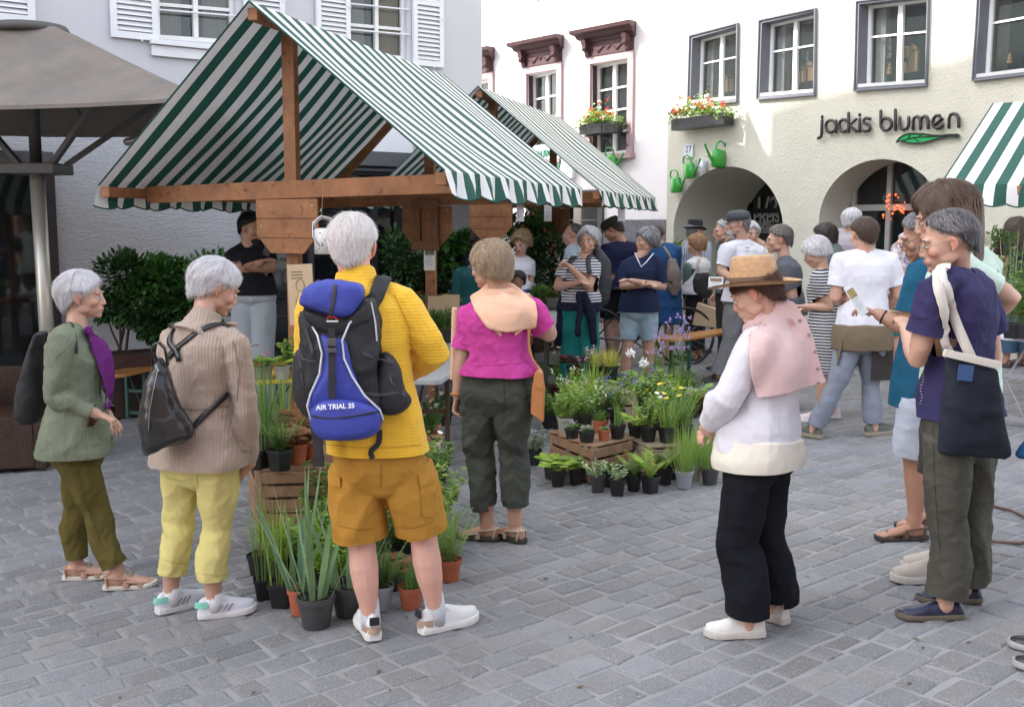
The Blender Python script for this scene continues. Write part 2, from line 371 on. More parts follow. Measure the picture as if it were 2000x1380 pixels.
# ---------------- left house
PL = Plane(250, 11.6, 53.8)
def left_house():
 t = thing('plastered_house', 'lilac grey plastered house with white slatted shutters behind the left stall', 'house', PL.at(0, 0))
 a_r = PL.ab(942, 300)[0]; a_l = PL.ab(-700, 300)[0]; ztop = 6.0
 q_l, q_r = PL.ab(110, 330)[0], 0
 # openings: two windows (three more beyond the frame), shop fronts below
 wins = [[(308, -40), (462, -22), (462, 86), (308, 76)], [(684, -12), (795, -2), (795, 117), (684, 109)]]
 W = [[tuple(PL.ab(*c)) for c in w] for w in wins]
 for w in W: w[0] = (w[0][0], w[3][1] + 1.5); w[1] = (w[1][0], w[2][1] + 1.5)
 zs = 3.1
 door = [(PL.ab(-420, 300)[0], PL.ab(100, 318)[1]), (PL.ab(104, 320)[0], PL.ab(100, 318)[1]), (PL.ab(104, 320)[0], -.3), (PL.ab(-420, 300)[0], -.3)]
 zt = PL.ab(700, 322)[1]
 shop = [(PL.ab(470, 400)[0], zt), (PL.ab(792, 400)[0], zt), (PL.ab(792, 400)[0], -.1), (PL.ab(470, 400)[0], -.1)]
 zsplit = PL.ab(600, 150)[1]
 zsplit = 3.05
 mb = MB(); wall_sheet(mb, PL, [(a_l, zsplit), (a_r, zsplit), (a_r, ztop), (a_l, ztop)], W, 0, .2); mb.build('upper_wall', PLASTER_GREY, t)
 mb = MB(); wall_sheet(mb, PL, [(a_l, -1), (a_r, -1), (a_r, zsplit), (a_l, zsplit)], [door, shop], 0, .3); mb.build('ground_floor_wall', PLASTER_ROUGH, t)
 block(PL, a_l, a_r, ztop, 6.2, PLASTER_GREY, t, ROOF)
 mb = MB(); mb.box(PL.at((a_l + a_r) / 2, 3.5, -1.2), (a_r - a_l - .3, .05, 7.6), (PL.u, PL.n, V(0, 0, 1))); mb.build('dark_backing', DARKIN, t)
 for i, w in enumerate(wins):
  q = W[i]
  class _S(Skew):
   def __init__(s): s.q = [Vector(c) for c in q]; s.pl = PL; s.back = 0
  S = _S(); mb = MB(); o = -.12
  S.frame(mb, .035, o, o + .06, .055); S.bar(mb, .47, .03, .53, .97, o + .003, o + .07)
  wo = mb.build('window', FRAMEW, t)
  for r in (.25, .5, .75):
   for u0, u1 in ((.055, .47), (.53, .945)): mb = MB(); S.bar(mb, u0, r - .012, u1, r + .012, o + .01, o + .05); mb.build('glazing_bar', FRAMEW, wo)
  mb = MB(); mb.quad(*[S.at(u, v, o + .02) for u, v in ((.02, .02), (.98, .02), (.98, .98), (.02, .98))]); mb.build('pane', GLASSW, wo)
  mb = MB(); n = 40
  for u0, u1 in ((.03, .36), (.64, .97)):
   top = [S.at(u0 + (u1 - u0) * k / n, .04, o - .08 + .03 * math.sin(k * 1.3)) for k in range(n + 1)]; bot = [S.at(u0 + (u1 - u0) * k / n, .98, o - .08 + .03 * math.sin(k * 1.3 + .4)) for k in range(n + 1)]
   mb.add(top + bot, [(k, k + 1, n + 2 + k, n + 1 + k) for k in range(n)])
  mb.build('curtain', mat('pale_curtain', (.62, .6, .5), .9), wo, smooth=True)
  mb = MB()   # guard rails
  for v in (.6, .8): mb.tube([S.at(-.02, v, .02), S.at(1.02, v, .02)], .011, 8)
  mb.build('guard_rail', WHITEP, wo)
  mb = MB(); S2 = S; aL, aR = q[3][0] - .1, q[2][0] + .1; z = (q[3][1] + q[2][1]) / 2
  mb.box(PL.at((aL + aR) / 2, z - .06, .05), (aR - aL, .1, .05), (PL.u, PL.n, V(0, 0, 1))); mb.box(PL.at((aL + aR) / 2, z - .145, .028), (aR - aL - .04, .05, .11), (PL.u, PL.n, V(0, 0, 1)))
  mb.build('sill', WHITEP, wo)
  zt_ = q[0][1]
  wdt = (q[1][0] - q[0][0]) * .56
  for s_ in (0, 1):
   a0 = q[0][0] - .03 - wdt if s_ == 0 else q[1][0] + .06; a1 = a0 + wdt
   class _T(Skew):
    def __init__(s, c): s.q = c; s.pl = PL; s.back = 0
   T = _T([Vector((a0, zt_ + .03)), Vector((a1, zt_ + .03)), Vector((a1, z - .05)), Vector((a0, z - .05))])
   shutter_from(T, t)
 # a lone shutter at the left edge belongs to a window beyond the frame
 a1 = PL.ab(68, 48)[0]; z = PL.ab(68, 48)[1]
 class _T(Skew):
  def __init__(s, c): s.q = c; s.pl = PL; s.back = 0
 shutter_from(_T([Vector((a1 - .55, z + 1.55)), Vector((a1, z + 1.55)), Vector((a1, z)), Vector((a1 - .55, z))]), t)
 # dark door front on the left
 DF = mat('dark_brown_frame', (.035, .028, .033), .45)
 for poly, nm, splits in ((door, 'shop_door', (0, .33, .66, 1)), (shop, 'shop_window', (0, .4, .8, 1))):
  class _D(Skew):
   def __init__(s): s.q = [Vector(c) for c in poly]; s.pl = PL; s.back = 0
  S = _D(); mb = MB()
  w_ = .13 / (poly[1][0] - poly[0][0]); hgt = poly[0][1] - poly[2][1]
  S.frame(mb, .12 / hgt, -.12, .03, w_)
  for x in splits[1:-1]: S.bar(mb, x - w_ * .25, .12 / hgt, x + w_ * .25, 1 - .12 / hgt, -.1, .0)
  o = mb.build(nm, DF, t)
  mb = MB(); mb.quad(*[S.at(u, v, -.07) for u, v in ((.01, .02), (.99, .02), (.99, .98), (.01, .98))]); mb.build('pane', GLASSD, o)
 # awning box and white blind panel above the shop window
 GM = mat('grey_aluminium', (.13, .13, .14), .4, metal=.5)
 mb = MB(); a0, a1 = PL.ab(640, 330)[0], PL.ab(830, 330)[0]; z = PL.ab(735, 312)[1]
 mb.box(PL.at((a0 + a1) / 2, z, .1), (a1 - a0, .2, .17), (PL.u, PL.n, V(0, 0, 1))); mb.box(PL.at((a0 + a1) / 2, z - .13, .12), (a1 - a0, .03, .03), (PL.u, PL.n, V(0, 0, 1))); mb.build('awning_box', GM, t)
 mb = MB(); a0, a1 = PL.ab(690, 270)[0], PL.ab(802, 270)[0]; z0, z1 = PL.ab(750, 299)[1], PL.ab(750, 205)[1]
 mb.box(PL.at((a0 + a1) / 2, (z0 + z1) / 2, .03), (a1 - a0, .05, z1 - z0), (PL.u, PL.n, V(0, 0, 1))); mb.build('sign_board', mat('white_sign_board', (.75, .76, .8), .5), t)
 mb = MB(); a0, a1 = PL.ab(-300, 330)[0], PL.ab(100, 330)[0]; z = PL.ab(50, 308)[1]
 mb.box(PL.at((a0 + a1) / 2, z, .06), (a1 - a0, .12, .12), (PL.u, PL.n, V(0, 0, 1))); mb.build('awning_box', GM, t)
def shutter_from(S, parent):
 mb = MB(); t = .045; pl = S.pl
 S.frame(mb, .045, .012, .012 + t, .13); S.bar(mb, .13, .5, .87, .53, .012, .012 + t)
 n = 26
 for k in range(n):
  v = .05 + .9 * (k + .5) / n
  if abs(v - .515) < .03: continue
  h = .9 / n * .45
  a = [S.at(.13, v - h, .018), S.at(.87, v - h, .018), S.at(.87, v + h, .052), S.at(.13, v + h, .052)]; b = [p + pl.n * .005 for p in a]
  mb.add(a + b, [(0, 1, 2, 3), (7, 6, 5, 4), (0, 4, 5, 1), (2, 6, 7, 3)])
 o = mb.build('shutter', WHITEP, parent)
 mb = MB()
 for u, v in ((.62, 1.0), (.97, .62)): mb.tube([S.at(u, v, .03), S.at(u, v, .08), S.at(u, v + .012, .085)], .008, 6)
 mb.build('catch', WHITEP, o)
left_house()
# ---------------- white and pink house in the middle
PM = Plane(1303, 17.25, -40.6)
def middle_house():
 t = thing('plastered_house', 'white house with dark red window cornices between the grey and cream houses', 'house', PM.at(0, 0))
 MAR = mat('dark_red_stone', (.055, .02, .023), .7, var=(6, .15)); PNK = mat('pink_grey_stone', (.36, .25, .25), .8, var=(5, .1))
 a_l = PM.ab(800, 300)[0]; a_r = PM.ab(1312, 300)[0]; ztop = 11
 z_pl = PM.ab(1265, 429)[1]
 # opening = glazed area + reveals; pixel corners tl,tr,br,bl
 wins = [[(1032, 148), (1090, 134), (1092, 262), (1034, 262)], [(1157, 128), (1229, 113), (1228, 262), (1158, 262)], [(895, 166), (957, 154), (958, 262), (896, 262)]]
 Q = [[tuple(PM.ab(*c)) for c in w] for w in wins]
 zsb = Q[1][2][1] ;
 for q in Q: q[2] = (q[2][0], q[1][1] - 1.5); q[3] = (q[3][0], q[0][1] - 1.5)
 a0s, a1s = PM.ab(1030, 380)[0], PM.ab(1180, 380)[0]; zs = PM.ab(1120, 372)[1]
 shop = [(a0s, zs), (a1s, zs), (a1s, -.1), (a0s, -.1)]
 shop2 = [(PM.ab(840, 380)[0], zs), (PM.ab(1000, 380)[0], zs), (PM.ab(1000, 380)[0], -.1), (PM.ab(840, 380)[0], -.1)]
 mb = MB(); wall_sheet(mb, PM, [(a_l, z_pl), (a_r, z_pl), (a_r, ztop), (a_l, ztop)], Q + [[(p[0], max(p[1], z_pl + .002)) for p in shop], [(p[0], max(p[1], z_pl + .002)) for p in shop2]], 0, .24); mb.build('wall', PLASTER_WHITE, t)
 mb = MB(); wall_sheet(mb, PM, [(a_l, -1), (a_r, -1), (a_r, z_pl - .002), (a_l, z_pl - .002)], [[(p[0], min(p[1], z_pl - .01)) for p in shop], [(p[0], min(p[1], z_pl - .01)) for p in shop2]], .03, .24); mb.build('plinth', PLINTH, t)
 block(PM, a_l, a_r, ztop, 7, PLASTER_WHITE, t, ROOF)
 mb = MB(); mb.box(PM.at((a_l + a_r) / 2, 3.5, -1.0), (a_r - a_l - .3, .05, 9), (PM.u, PM.n, V(0, 0, 1))); mb.build('dark_backing', DARKIN, t)
 for q in Q:
  class _S(Skew):
   def __init__(s, c): s.q = [Vector(x) for x in c]; s.pl = PM; s.back = 0
  S = _S(q); mb = MB(); o = -.16; S.frame(mb, .03, o, o + .06, .06); S.bar(mb, .46, .02, .54, .98, o + .004, o + .07); w = mb.build('window', FRAMEW, t)
  for r in (.28, .52, .76):
   for u0, u1 in ((.06, .46), (.54, .94)): mb = MB(); S.bar(mb, u0, r - .01, u1, r + .01, o + .01, o + .05); mb.build('glazing_bar', FRAMEW, w)
  mb = MB(); mb.quad(*[S.at(u, v, o + .02) for u, v in ((.02, .02), (.98, .02), (.98, .98), (.02, .98))]); mb.build('pane', GLASSW, w)
  mb = MB(); g = .002
  S.bar(mb, 0, 0, .012, 1, -.2, -.005); mb.build('reveal_board', MAR, w)
  a0, a1 = q[0][0], q[1][0]; zb, zt0, zt1 = q[3][1], q[0][1], q[1][1]; zt = (zt0 + zt1) / 2
  mb = MB(); ws = .13
  for x0, x1 in ((a0 - ws, a0 - .004), (a1 + .004, a1 + ws)): mb.box(PM.at((x0 + x1) / 2, (zb + zt) / 2, .025), (x1 - x0, .05, zt - zb), (PM.u, PM.n, V(0, 0, 1)))
  mb.box(PM.at((a0 + a1) / 2, zt + .06, .027), (a1 - a0 + 2 * ws, .054, .12), (PM.u, PM.n, V(0, 0, 1)))
  mb.box(PM.at((a0 + a1) / 2, zb - .04, .06), (a1 - a0 + 2 * ws + .06, .12, .08), (PM.u, PM.n, V(0, 0, 1)))
  mb.build('stone_surround', PNK, w)
  mb = MB(); c = (a0 + a1) / 2; hw = (a1 - a0) / 2 + ws; z0 = zt + .122
  mb.box(PM.at(c, z0 + .13, .035), (hw * 2 - .05, .07, .26), (PM.u, PM.n, V(0, 0, 1)))
  prof = [(0, .26), (.09, .26), (.11, .31), (.17, .34), (.2, .40), (.28, .43), (.3, .50), (0, .53)]   # cornice profile (out, up)
  for i in range(len(prof) - 2):
   (o0, h0), (o1, h1) = prof[i], prof[i + 1]
  rings = []
  for s_ in (-1, 1):
   rings.append([PM.at(c + s_ * (hw + .01 + max(0, o_ - .02) * .5), z0 + h_ * .85, o_) for o_, h_ in prof])
  mb.loft(rings, True)
  for s_ in (-1, 1):
   x = c + s_ * (hw - .09);
   mb.loft([[PM.at(x + k, z0 + h_, o_) for o_, h_ in [(.07, .0), (.1, .02), (.12, .12), (.17, .16), (.2, .26), (.07, .26)]] for k in (-.05, .05)], True)
   mb.ell(PM.at(x, z0 + .12, .15), (.05, .05, .05), nu=8, nv=6)
   mb.tube([PM.at(x - s_ * .12, z0 + .14, .075), PM.at(x - s_ * .25, z0 + .05, .08), PM.at(x - s_ * .38, z0 + .14, .075), PM.at(c, z0 + .08, .075)], .014, 5)
  mb.build('cornice', MAR, w)
 # iron cradle for flowers and a shop front with a sign
 DF = mat('dark_shop_frame', (.03, .028, .03), .4)
 for nm, pq in (('shop_window', shop), ('shop_window', shop2)):
  class _D(Skew):
   def __init__(s): s.q = [Vector(c) for c in pq]; s.pl = PM; s.back = 0
  S = _D(); mb = MB(); S.frame(mb, .05, -.15, .04, .06); S.bar(mb, .48, .05, .52, .95, -.14, .03); o = mb.build(nm, DF, t)
  mb = MB(); mb.quad(*[S.at(u, v, -.08) for u, v in ((.01, .02), (.99, .02), (.99, .98), (.01, .98))]); mb.build('pane', GLASSD, o)
 SG = mat('green_lettering', (.02, .17, .09), .5)
 a0, a1 = PM.ab(1000, 310)[0], PM.ab(1125, 310)[0]; zb, zt = PM.ab(1080, 345)[1], PM.ab(1080, 288)[1]
 sg = thing('shop_sign', 'white shop sign with green capitals under the back stall roof', 'sign', PM.at(a1, zb))
 mb = MB(); mb.box(PM.at((a0 + a1) / 2, (zb + zt) / 2, .045), (a1 - a0, .08, zt - zb + .1), (PM.u, PM.n, V(0, 0, 1))); mb.build('board', mat('sign_white', (.7, .72, .72), .5), sg)
 p1 = PM.ab(1037, 303); me = text_mesh('ERTALER', .15, (PM.at(p1[0], p1[1], .095), PM.u, (0, 0, 1)), .008, 'LEFT', .004); link_mesh('lettering', me, SG, sg)
 p1 = PM.ab(1048, 329); me = text_mesh('TE  W', .27, (PM.at(p1[0], p1[1], .095), PM.u, (0, 0, 1)), .008, 'LEFT', .008); link_mesh('lettering', me, SG, sg)
 # flag bracket high on the wall
 p = PM.ab(1055, -2); mb = MB(); mb.tube([PM.at(p[0], p[1] + .1, 0), PM.at(p[0] + .1, p[1], .15), PM.at(p[0] + .12, p[1] - .08, .15)], .015, 6); mb.build('hook', DARKMET, t)
middle_house()
# ---------------- cream roughcast house with arches
PR = Plane(1400, 16.0, -31.8)
ARCH = []
def arch_poly(pl, pts_px, zb):
 """arch opening traced left foot - crown - right foot"""
 ab = [pl.ab(*p) for p in pts_px]; return [(ab[0][0], zb)] + ab + [(ab[-1][0], zb)]
def smooth_arch(pl, xl, xr, ytop_px, spring_px, zb):
 """semi-elliptic arch: left/right jamb px, crown px point"""
 al, ar = pl.ab(xl, spring_px)[0], pl.ab(xr, spring_px)[0]; zc = pl.ab((xl + xr) / 2, ytop_px)[1]; zs = zc - (ar - al) * .40
 c = (al + ar) / 2; w = (ar - al) / 2
 pts = [(al, zb)] + [(c - w * math.cos(k), zs + (zc - zs) * math.sin(k)) for k in [math.pi * i / 28 for i in range(29)]] + [(ar, zb)]
 return pts
def right_house():
 t = thing('plastered_house', 'cream roughcast flower shop house with grey framed windows and two arches', 'house', PR.at(0, 0))
 a_l = PR.ab(1304, 300)[0]; a_r = PR.ab(2600, 300)[0]; ztop = 11
 outs = [[(1350, 69), (1445, 45), (1443, 200), (1346, 209)], [(1486, 39), (1597, 16), (1595, 187), (1481, 196)], [(1676, 2), (1818, -14), (1813, 169), (1672, 179)], [(1914, -30), (2090, -66), (2090, 138), (1903, 160)], [(2145, -80), (2350, -120), (2350, 104), (2130, 132)]]
 wins = [[(o[0][0] + 5, o[0][1] + 7), (o[1][0] - 4, o[1][1] + 7), (o[2][0] - 4, o[2][1] - 6), (o[3][0] + 5, o[3][1] - 7)] for o in outs]
 Q = [[tuple(PR.ab(*c)) for c in w] for w in wins]
 A1 = smooth_arch(PR, 1316, 1530, 325, 420, -.5); A2 = smooth_arch(PR, 1600, 1838, 311, 420, -.5)
 A3 = [(p[0] + (A2[0][0] - A1[0][0]) , p[1]) for p in A2]
 mb = MB(); wall_sheet(mb, PR, [(a_l, -1), (a_r, -1), (a_r, ztop), (a_l, ztop)], Q + [A1, A2, A3], 0, .55)
 mb.build('wall', PLASTER_CREAM, t)
 block(PR, a_l, a_r, ztop, 7, PLASTER_CREAM, t, ROOF)
 mb = MB(); mb.box(PR.at((a_l + a_r) / 2, 5.4, -1.6), (a_r - a_l - .3, .05, 9), (PR.u, PR.n, V(0, 0, 1))); mb.build('dark_backing', mat('dim_room_shade', (.10, .11, .12), .9), t)  # dark grey backing sheet, the shade of the rooms is in its colour
 GF = mat('grey_window_surround', (.145, .15, .17), .6, var=(5, .08))
 for i, (w, ou) in enumerate(zip(wins, outs)):
  ow, S = casement(PR, w, t, .19, (.38,), .05, curtain=('white', (.7, .7, .7), ((.06, .2), (.8, .94))) if i != 3 else None)
  # surround: moulded band round the opening plus painted reveal
  mb = MB(); qi = [Vector(PR.ab(*c)) for c in w]; qo = [Vector(PR.ab(*c)) for c in ou]
  qm = [a.lerp(b, .62) for a, b in zip(qi, qo)]
  for (qa, qb, oa, ob) in ((qi, qm, .03, .03), (qm, qo, .055, .055)):
   vs = [PR.at(p.x, p.y, oa) for p in qa] + [PR.at(p.x, p.y, ob) for p in qb]
   mb.add(vs, [(j, (j + 1) % 4, 4 + (j + 1) % 4, 4 + j) for j in range(4)])
  vs = [PR.at(p.x, p.y, .055) for p in qo] + [PR.at(p.x, p.y, -.01) for p in qo]; mb.add(vs, [(j, (j + 1) % 4, 4 + (j + 1) % 4, 4 + j) for j in range(4)])
  vs = [PR.at(p.x, p.y, .055) for p in qm] + [PR.at(p.x, p.y, .03) for p in qm]; mb.add(vs, [(j, (j + 1) % 4, 4 + (j + 1) % 4, 4 + j) for j in range(4)])
  c_ = sum(qi, Vector((0, 0))) / 4; qs = [p + (c_ - p) * .012 for p in qi]
  vs = [PR.at(p.x, p.y, .03) for p in qi] + [PR.at(p.x, p.y, -.17) for p in qs]; mb.add(vs, [(j, (j + 1) % 4, 4 + (j + 1) % 4, 4 + j) for j in range(4)])
  mb.build('window_surround', GF, ow)
  mb = MB(); S.bar(mb, .0, .955, 1., .995, -.15, .02); mb.build('sill', mat('pale_sill', (.55, .55, .54), .6), ow)
 # shop fronts inside the arches
 FR = mat('pale_shop_frame', (.34, .33, .30), .5)
 for k, A in enumerate((A1, A2, A3)):
  a0, a1 = A[0][0], A[-1][0]; zt = max(p[1] for p in A) + .1; bk = 1.5 if k == 0 else .57
  # vaulted passage behind the wall
  if k == 0:
   mb = MB(); n = len(A); c = (a0 + a1) / 2
   mb.add([PR.at(a, z, -.55) for a, z in A] + [PR.at(a, z, -1.5) for a, z in A], [(j, j + 1, n + j + 1, n + j) for j in range(n - 1)]); mb.build('vault', PLASTER_CREAM, t)
  mb = MB(); fm = DARKMET if k == 0 else FR
  w = a1 - a0
  for x in (a0 + .1, a0 + w * .36, a0 + w * .68, a1 - .1): mb.box(PR.at(x, zt / 2, -bk), (.07, .08, zt), (PR.u, PR.n, V(0, 0, 1)))
  for z in (.15, 1.95): mb.box(PR.at((a0 + a1) / 2, z, -bk + .002), (w - .15, .07, .08), (PR.u, PR.n, V(0, 0, 1)))
  o = mb.build('shop_front', fm, t)
  mb = MB(); mb.quad(PR.at(a0 - .3, -.5, -bk), PR.at(a1 + .3, -.5, -bk), PR.at(a1 + .3, zt, -bk), PR.at(a0 - .3, zt, -bk)); mb.build('pane', GLASSD, o)
  if k == 0:
   SP = mat('shop_poster_ink', (.30, .31, .28), .6)
   pa = PR.ab(1497, 414, bk)
   for txt, px, py, sz in (('1/2', 1497, 405, .42), ('PREIS', 1497, 424, .25), ('AUF ALLE', 1490, 436, .08), ('ORNDEN', 1490, 443, .11), ('KERZEN', 1490, 450, .11)):
    q = PR.hit(px, py, bk - .03); me = text_mesh(txt, sz, (q, PR.u, (0, 0, 1)), .003, 'CENTER', .006); link_mesh('lettering', me, SP, o)
 # lamp glow and dried flowers inside the second shop front
 em = mat('warm_shop_lamps', (.9, .3, .1), .5); em.node_tree.nodes['Principled BSDF'].inputs['Emission Color'].default_value = (1, .12, .03, 1); em.node_tree.nodes['Principled BSDF'].inputs['Emission Strength'].default_value = .5
 c = PR.hit(1742, 405, .50); g = thing('fairy_lights', 'cluster of warm red lamps glowing inside the right arch window', 'lights', c); mb = MB(); rg = random.Random(5)
 for k in range(26):
  a = rg.uniform(0, 6.28); r_ = rg.uniform(.03, .22); mb.ell(c + PR.u * (math.cos(a) * r_) + V(0, 0, math.sin(a) * r_ * .8) + PR.n * .01, rg.uniform(.008, .018), nu=6, nv=4)
 mb.build('lamp', em, g)
 # signs --------------------------------------------------------------
 INK = mat('black_sign_metal', (.02, .017, .015), .35)
 s = thing('shop_sign', 'black thin rounded letters jackis blumen on the cream wall', 'sign', PR.hit(1740, 262))
 z3 = lambda x, y: PR.hit(1300 + x / 2.857, y / 2.857) + PR.n * .05
 def arc(cx, cy, rx, ry, a0, a1, n=10): return [(cx + rx * math.cos(R(a0 + (a1 - a0) * k / n)), cy - ry * math.sin(R(a0 + (a1 - a0) * k / n))) for k in range(n + 1)]
 L = {'j': [[(888, 672), (886, 745), (882, 765), (866, 773)], [(889, 652), (889, 656)]],
  'a': [arc(937, 706, 29, 33, 0, 360, 20), [(966, 676), (966, 738)]],
  'c': [arc(1010, 702, 27, 34, 50, 310, 14)],
  'k': [[(1036, 634), (1037, 736)], [(1078, 668), (1040, 702), (1082, 734)]],
  'i': [[(1098, 666), (1099, 734)], [(1098, 641), (1098, 645)]],
  's': [[(1156, 664), (1134, 660), (1120, 672), (1124, 688), (1150, 700), (1158, 714), (1150, 730), (1128, 734), (1116, 728)]],
  'b': [[(1216, 622), (1216, 700)], arc(1246, 695, 30, 34, 0, 360, 20)],
  'l': [[(1297, 616), (1298, 724)]],
  'u': [[(1322, 660), (1322, 700), (1330, 718), (1346, 725), (1364, 718), (1372, 700), (1372, 658)]],
  'm': [[(1396, 722), (1396, 680), (1402, 660), (1418, 652), (1432, 660), (1438, 680), (1438, 719)], [(1438, 680), (1446, 658), (1460, 650), (1474, 657), (1480, 678), (1480, 716)]],
  'e': [[(1512, 702), (1560, 664), (1546, 648), (1528, 646), (1512, 660), (1506, 684), (1514, 708), (1532, 718), (1550, 714), (1562, 702)]],
  'n': [[(1596, 712), (1597, 664), (1606, 642), (1622, 636), (1640, 642), (1650, 662), (1651, 708)]]}
 for ch, strokes in L.items():
  mb = MB()
  for st in strokes: mb.tube([z3(*p) for p in st], .021, 8)
  mb.build('letter', INK, s, smooth=True)
 lf = thing('leaf_emblem', 'long green leaf emblem under the shop lettering', 'sign', PR.hit(1815, 270))
 up = [(1302, 795), (1318, 772), (1345, 754), (1390, 746), (1450, 748), (1500, 756), (1545, 758), (1590, 753), (1648, 751)]; lo = [(1650, 765), (1600, 762), (1550, 770), (1510, 780), (1460, 795), (1410, 802), (1360, 797), (1325, 788)]
 mb = MB(); mb.prism([z3(*p) - PR.n * .035 for p in up + lo], PR.n * .03); mb.build('leaf_blade', mat('bright_leaf_green', (.01, .33, .09), .4), lf)
 mb = MB(); mb.tube([z3(*p) for p in up + lo + up[:1]], .009, 6); mb.tube([z3(1318, 790), z3(1400, 768), z3(1500, 762), z3(1648, 758)], .007, 6)
 for q in ((1360, 780, 1380, 756), (1420, 768, 1445, 752), (1400, 770, 1425, 790)): mb.tube([z3(*q[:2]), z3(*q[2:])], .006, 5)
 mb.build('outline', INK, lf)
 p = PR.hit(1347, 295); hn = thing('house_number_plate', 'small white enamel plate reading 27 left of the watering cans', 'sign', p)
 mb = MB(); mb.box(p + PR.n * .015, (.2, .02, .2), (PR.u, PR.n, V(0, 0, 1))); mb.build('plate', mat('enamel', (.55, .58, .6), .3), hn)
 me = text_mesh('27', .14, (p + PR.n * .027 + V(0, 0, .02), PR.u, (0, 0, 1)), .001); link_mesh('numerals', me, mat('blue_ink', (.03, .05, .1), .5), hn)
right_house()
def occluders():
 """out of frame: a tall house added to shade the square, and the house that stands in the window glass"""
 a0 = PL.ab(-700, 300)[0]
 t = thing('added_shade_house', 'unseen tall house added left of the grey house to shade the square', 'house', PL.at(a0, 0))
 mb = MB();
 for (p, q, h, fr) in ((a0 - 4.4, a0 - .02, 16.0, .2), (a0 - 26, a0 - 4.42, 20, 0)):  # two added volumes, shaped so their shade covers the square and lower cream wall
  A, B = PL.at(p, -1), PL.at(q, -1); C_, D_ = PL.at(q, -1, -NB_DEPTH), PL.at(p, -1, -NB_DEPTH); H = V(0, 0, h + 1)
  F_ = V(0, 0, fr); mb.add([A, B, C_, D_, A + H + F_, B + H + F_, C_ + H, D_ + H], [(0, 1, 5, 4), (1, 2, 6, 5), (2, 3, 7, 6), (3, 0, 4, 7), (4, 5, 6, 7)])
 mb.build('wall', mat('ochre_plaster', (.45, .38, .28), .9), t)
 t2 = thing('rear_house', 'salmon coloured house across the square behind the viewer', 'house', (0, -9, 0))
 mb = MB(); mb.box((2, -13, 3.5), (34, 8, 9)); mb.build('wall', mat('salmon_plaster', (.62, .30, .2), .9), t2)
 mb = MB()
 for i in range(-4, 6):
  for z in (1.2, 4.4): mb.box((i * 3.2, -8.98, z + .8), (1.1, .1, 1.6))
 mb.build('window', mat('dark_window', (.04, .045, .05), .2), t2)
NB_DEPTH = 6.1
occluders()
# ================================================================ MARKET STALLS
CLOTH = stripe_mat('green_white_awning_cloth', (.78, .78, .77), (.016, .092, .068))
GREENTRIM = mat('green_awning_binding', (.012, .07, .05), .8)
def sl(q, z): return V(q[0], q[1], z)
def canopy_side(name, parent, A, out, v, length, zr, ze, per, seed, sag=.05, valance=.17, wav=.5):
 """one slope of cloth from the ridge down to the eave, its scalloped valance below"""
 mb = MB(); nv, nu = 72, 16; rg = random.Random(seed); ph = [rg.uniform(0, 6) for _ in range(6)]
 out = Vector(out); v = Vector(v)
 nrm = V(out.x, out.y, 0).normalized()
 def pt(i, k):
  s = length * i / nv; t = k / nu
  p = Vector((A[0], A[1], 0)) + v * s + out * t; z = zr + (ze - zr) * t
  ed = min(1, s / .7, (length - s) / .7 + .001); sg = sag * math.sin(math.pi * t) * (.55 + .45 * math.sin(s * 1.9 + ph[0])) * (.12 + .88 * ed)
  sg += ed * (wav * .02 * math.sin(s * 4 + ph[1] + 2.2 * t) * math.sin(math.pi * t) + wav * .007 * math.sin(s * 11 + ph[2] + 4 * t) * t)
  return V(p.x, p.y, z - sg) + nrm * (-sg * .4)
 for i in range(nv + 1):
  for k in range(nu + 1): mb.v.append(tuple(pt(i, k))); mb.uv.append((length * i / nv / per, k / nu)); mb.cols.append((1, 1, 1))
 W = nu + 1
 for i in range(nv):
  for k in range(nu): mb.f.append([i * W + k, i * W + k + 1, (i + 1) * W + k + 1, (i + 1) * W + k]); mb.mi.append(0)
 o = mb.build(name, CLOTH, parent, smooth=True)
 # valance, scalloped
 mb = MB(); n = int(length / per * 2) * 8; bnd = MB(); low = []
 for i in range(n + 1):
  s = length * i / n; p = Vector(pt(min(nv, s / length * nv) if False else int(round(s / length * nv)), nu)) if False else None
  f_ = s / length * nv; i0 = min(int(f_), nv - 1); p = pt(i0, nu).lerp(pt(i0 + 1, nu), f_ - i0)
  sc_ = abs(math.sin(math.pi * s / per + .0)); dz = valance * (.86 + .14 * sc_ ** .8)
  fl = nrm * (.02 + .018 * math.sin(s * 17 + ph[3])); fl2 = nrm * (.03 + .035 * math.sin(s * 17 + ph[3] + .4))
  for t, q in ((0, p + nrm * .002), (.5, p + fl - V(0, 0, dz * .5)), (1, p + fl2 - V(0, 0, dz))): mb.v.append(tuple(q)); mb.uv.append((s / per, t)); mb.cols.append((1, 1, 1))
  low.append(p + fl2 - V(0, 0, dz))
 for i in range(n):
  for k in range(2): mb.f.append([i * 3 + k, i * 3 + k + 1, i * 3 + k + 4, i * 3 + k + 3]); mb.mi.append(0)
 va = mb.build('valance', CLOTH, o, smooth=True)
 mb = MB(); mb.tube(low, .006, 5); mb.build('binding', GREENTRIM, va, smooth=True)
 for i in (0, nv): mb = MB(); mb.tube([pt(i, k) for k in range(nu + 1)], .007, 5); mb.build('binding', GREENTRIM, o, smooth=True)
 return o
def board_outline(c, u, w, h, cut):
 z = V(0, 0, 1); return [c - u * w / 2, c + u * w / 2, c + u * w / 2 - z * (h - cut), c + u * (w / 2 - cut) - z * h, c - u * (w / 2 - cut) - z * h, c - u * w / 2 - z * (h - cut)]
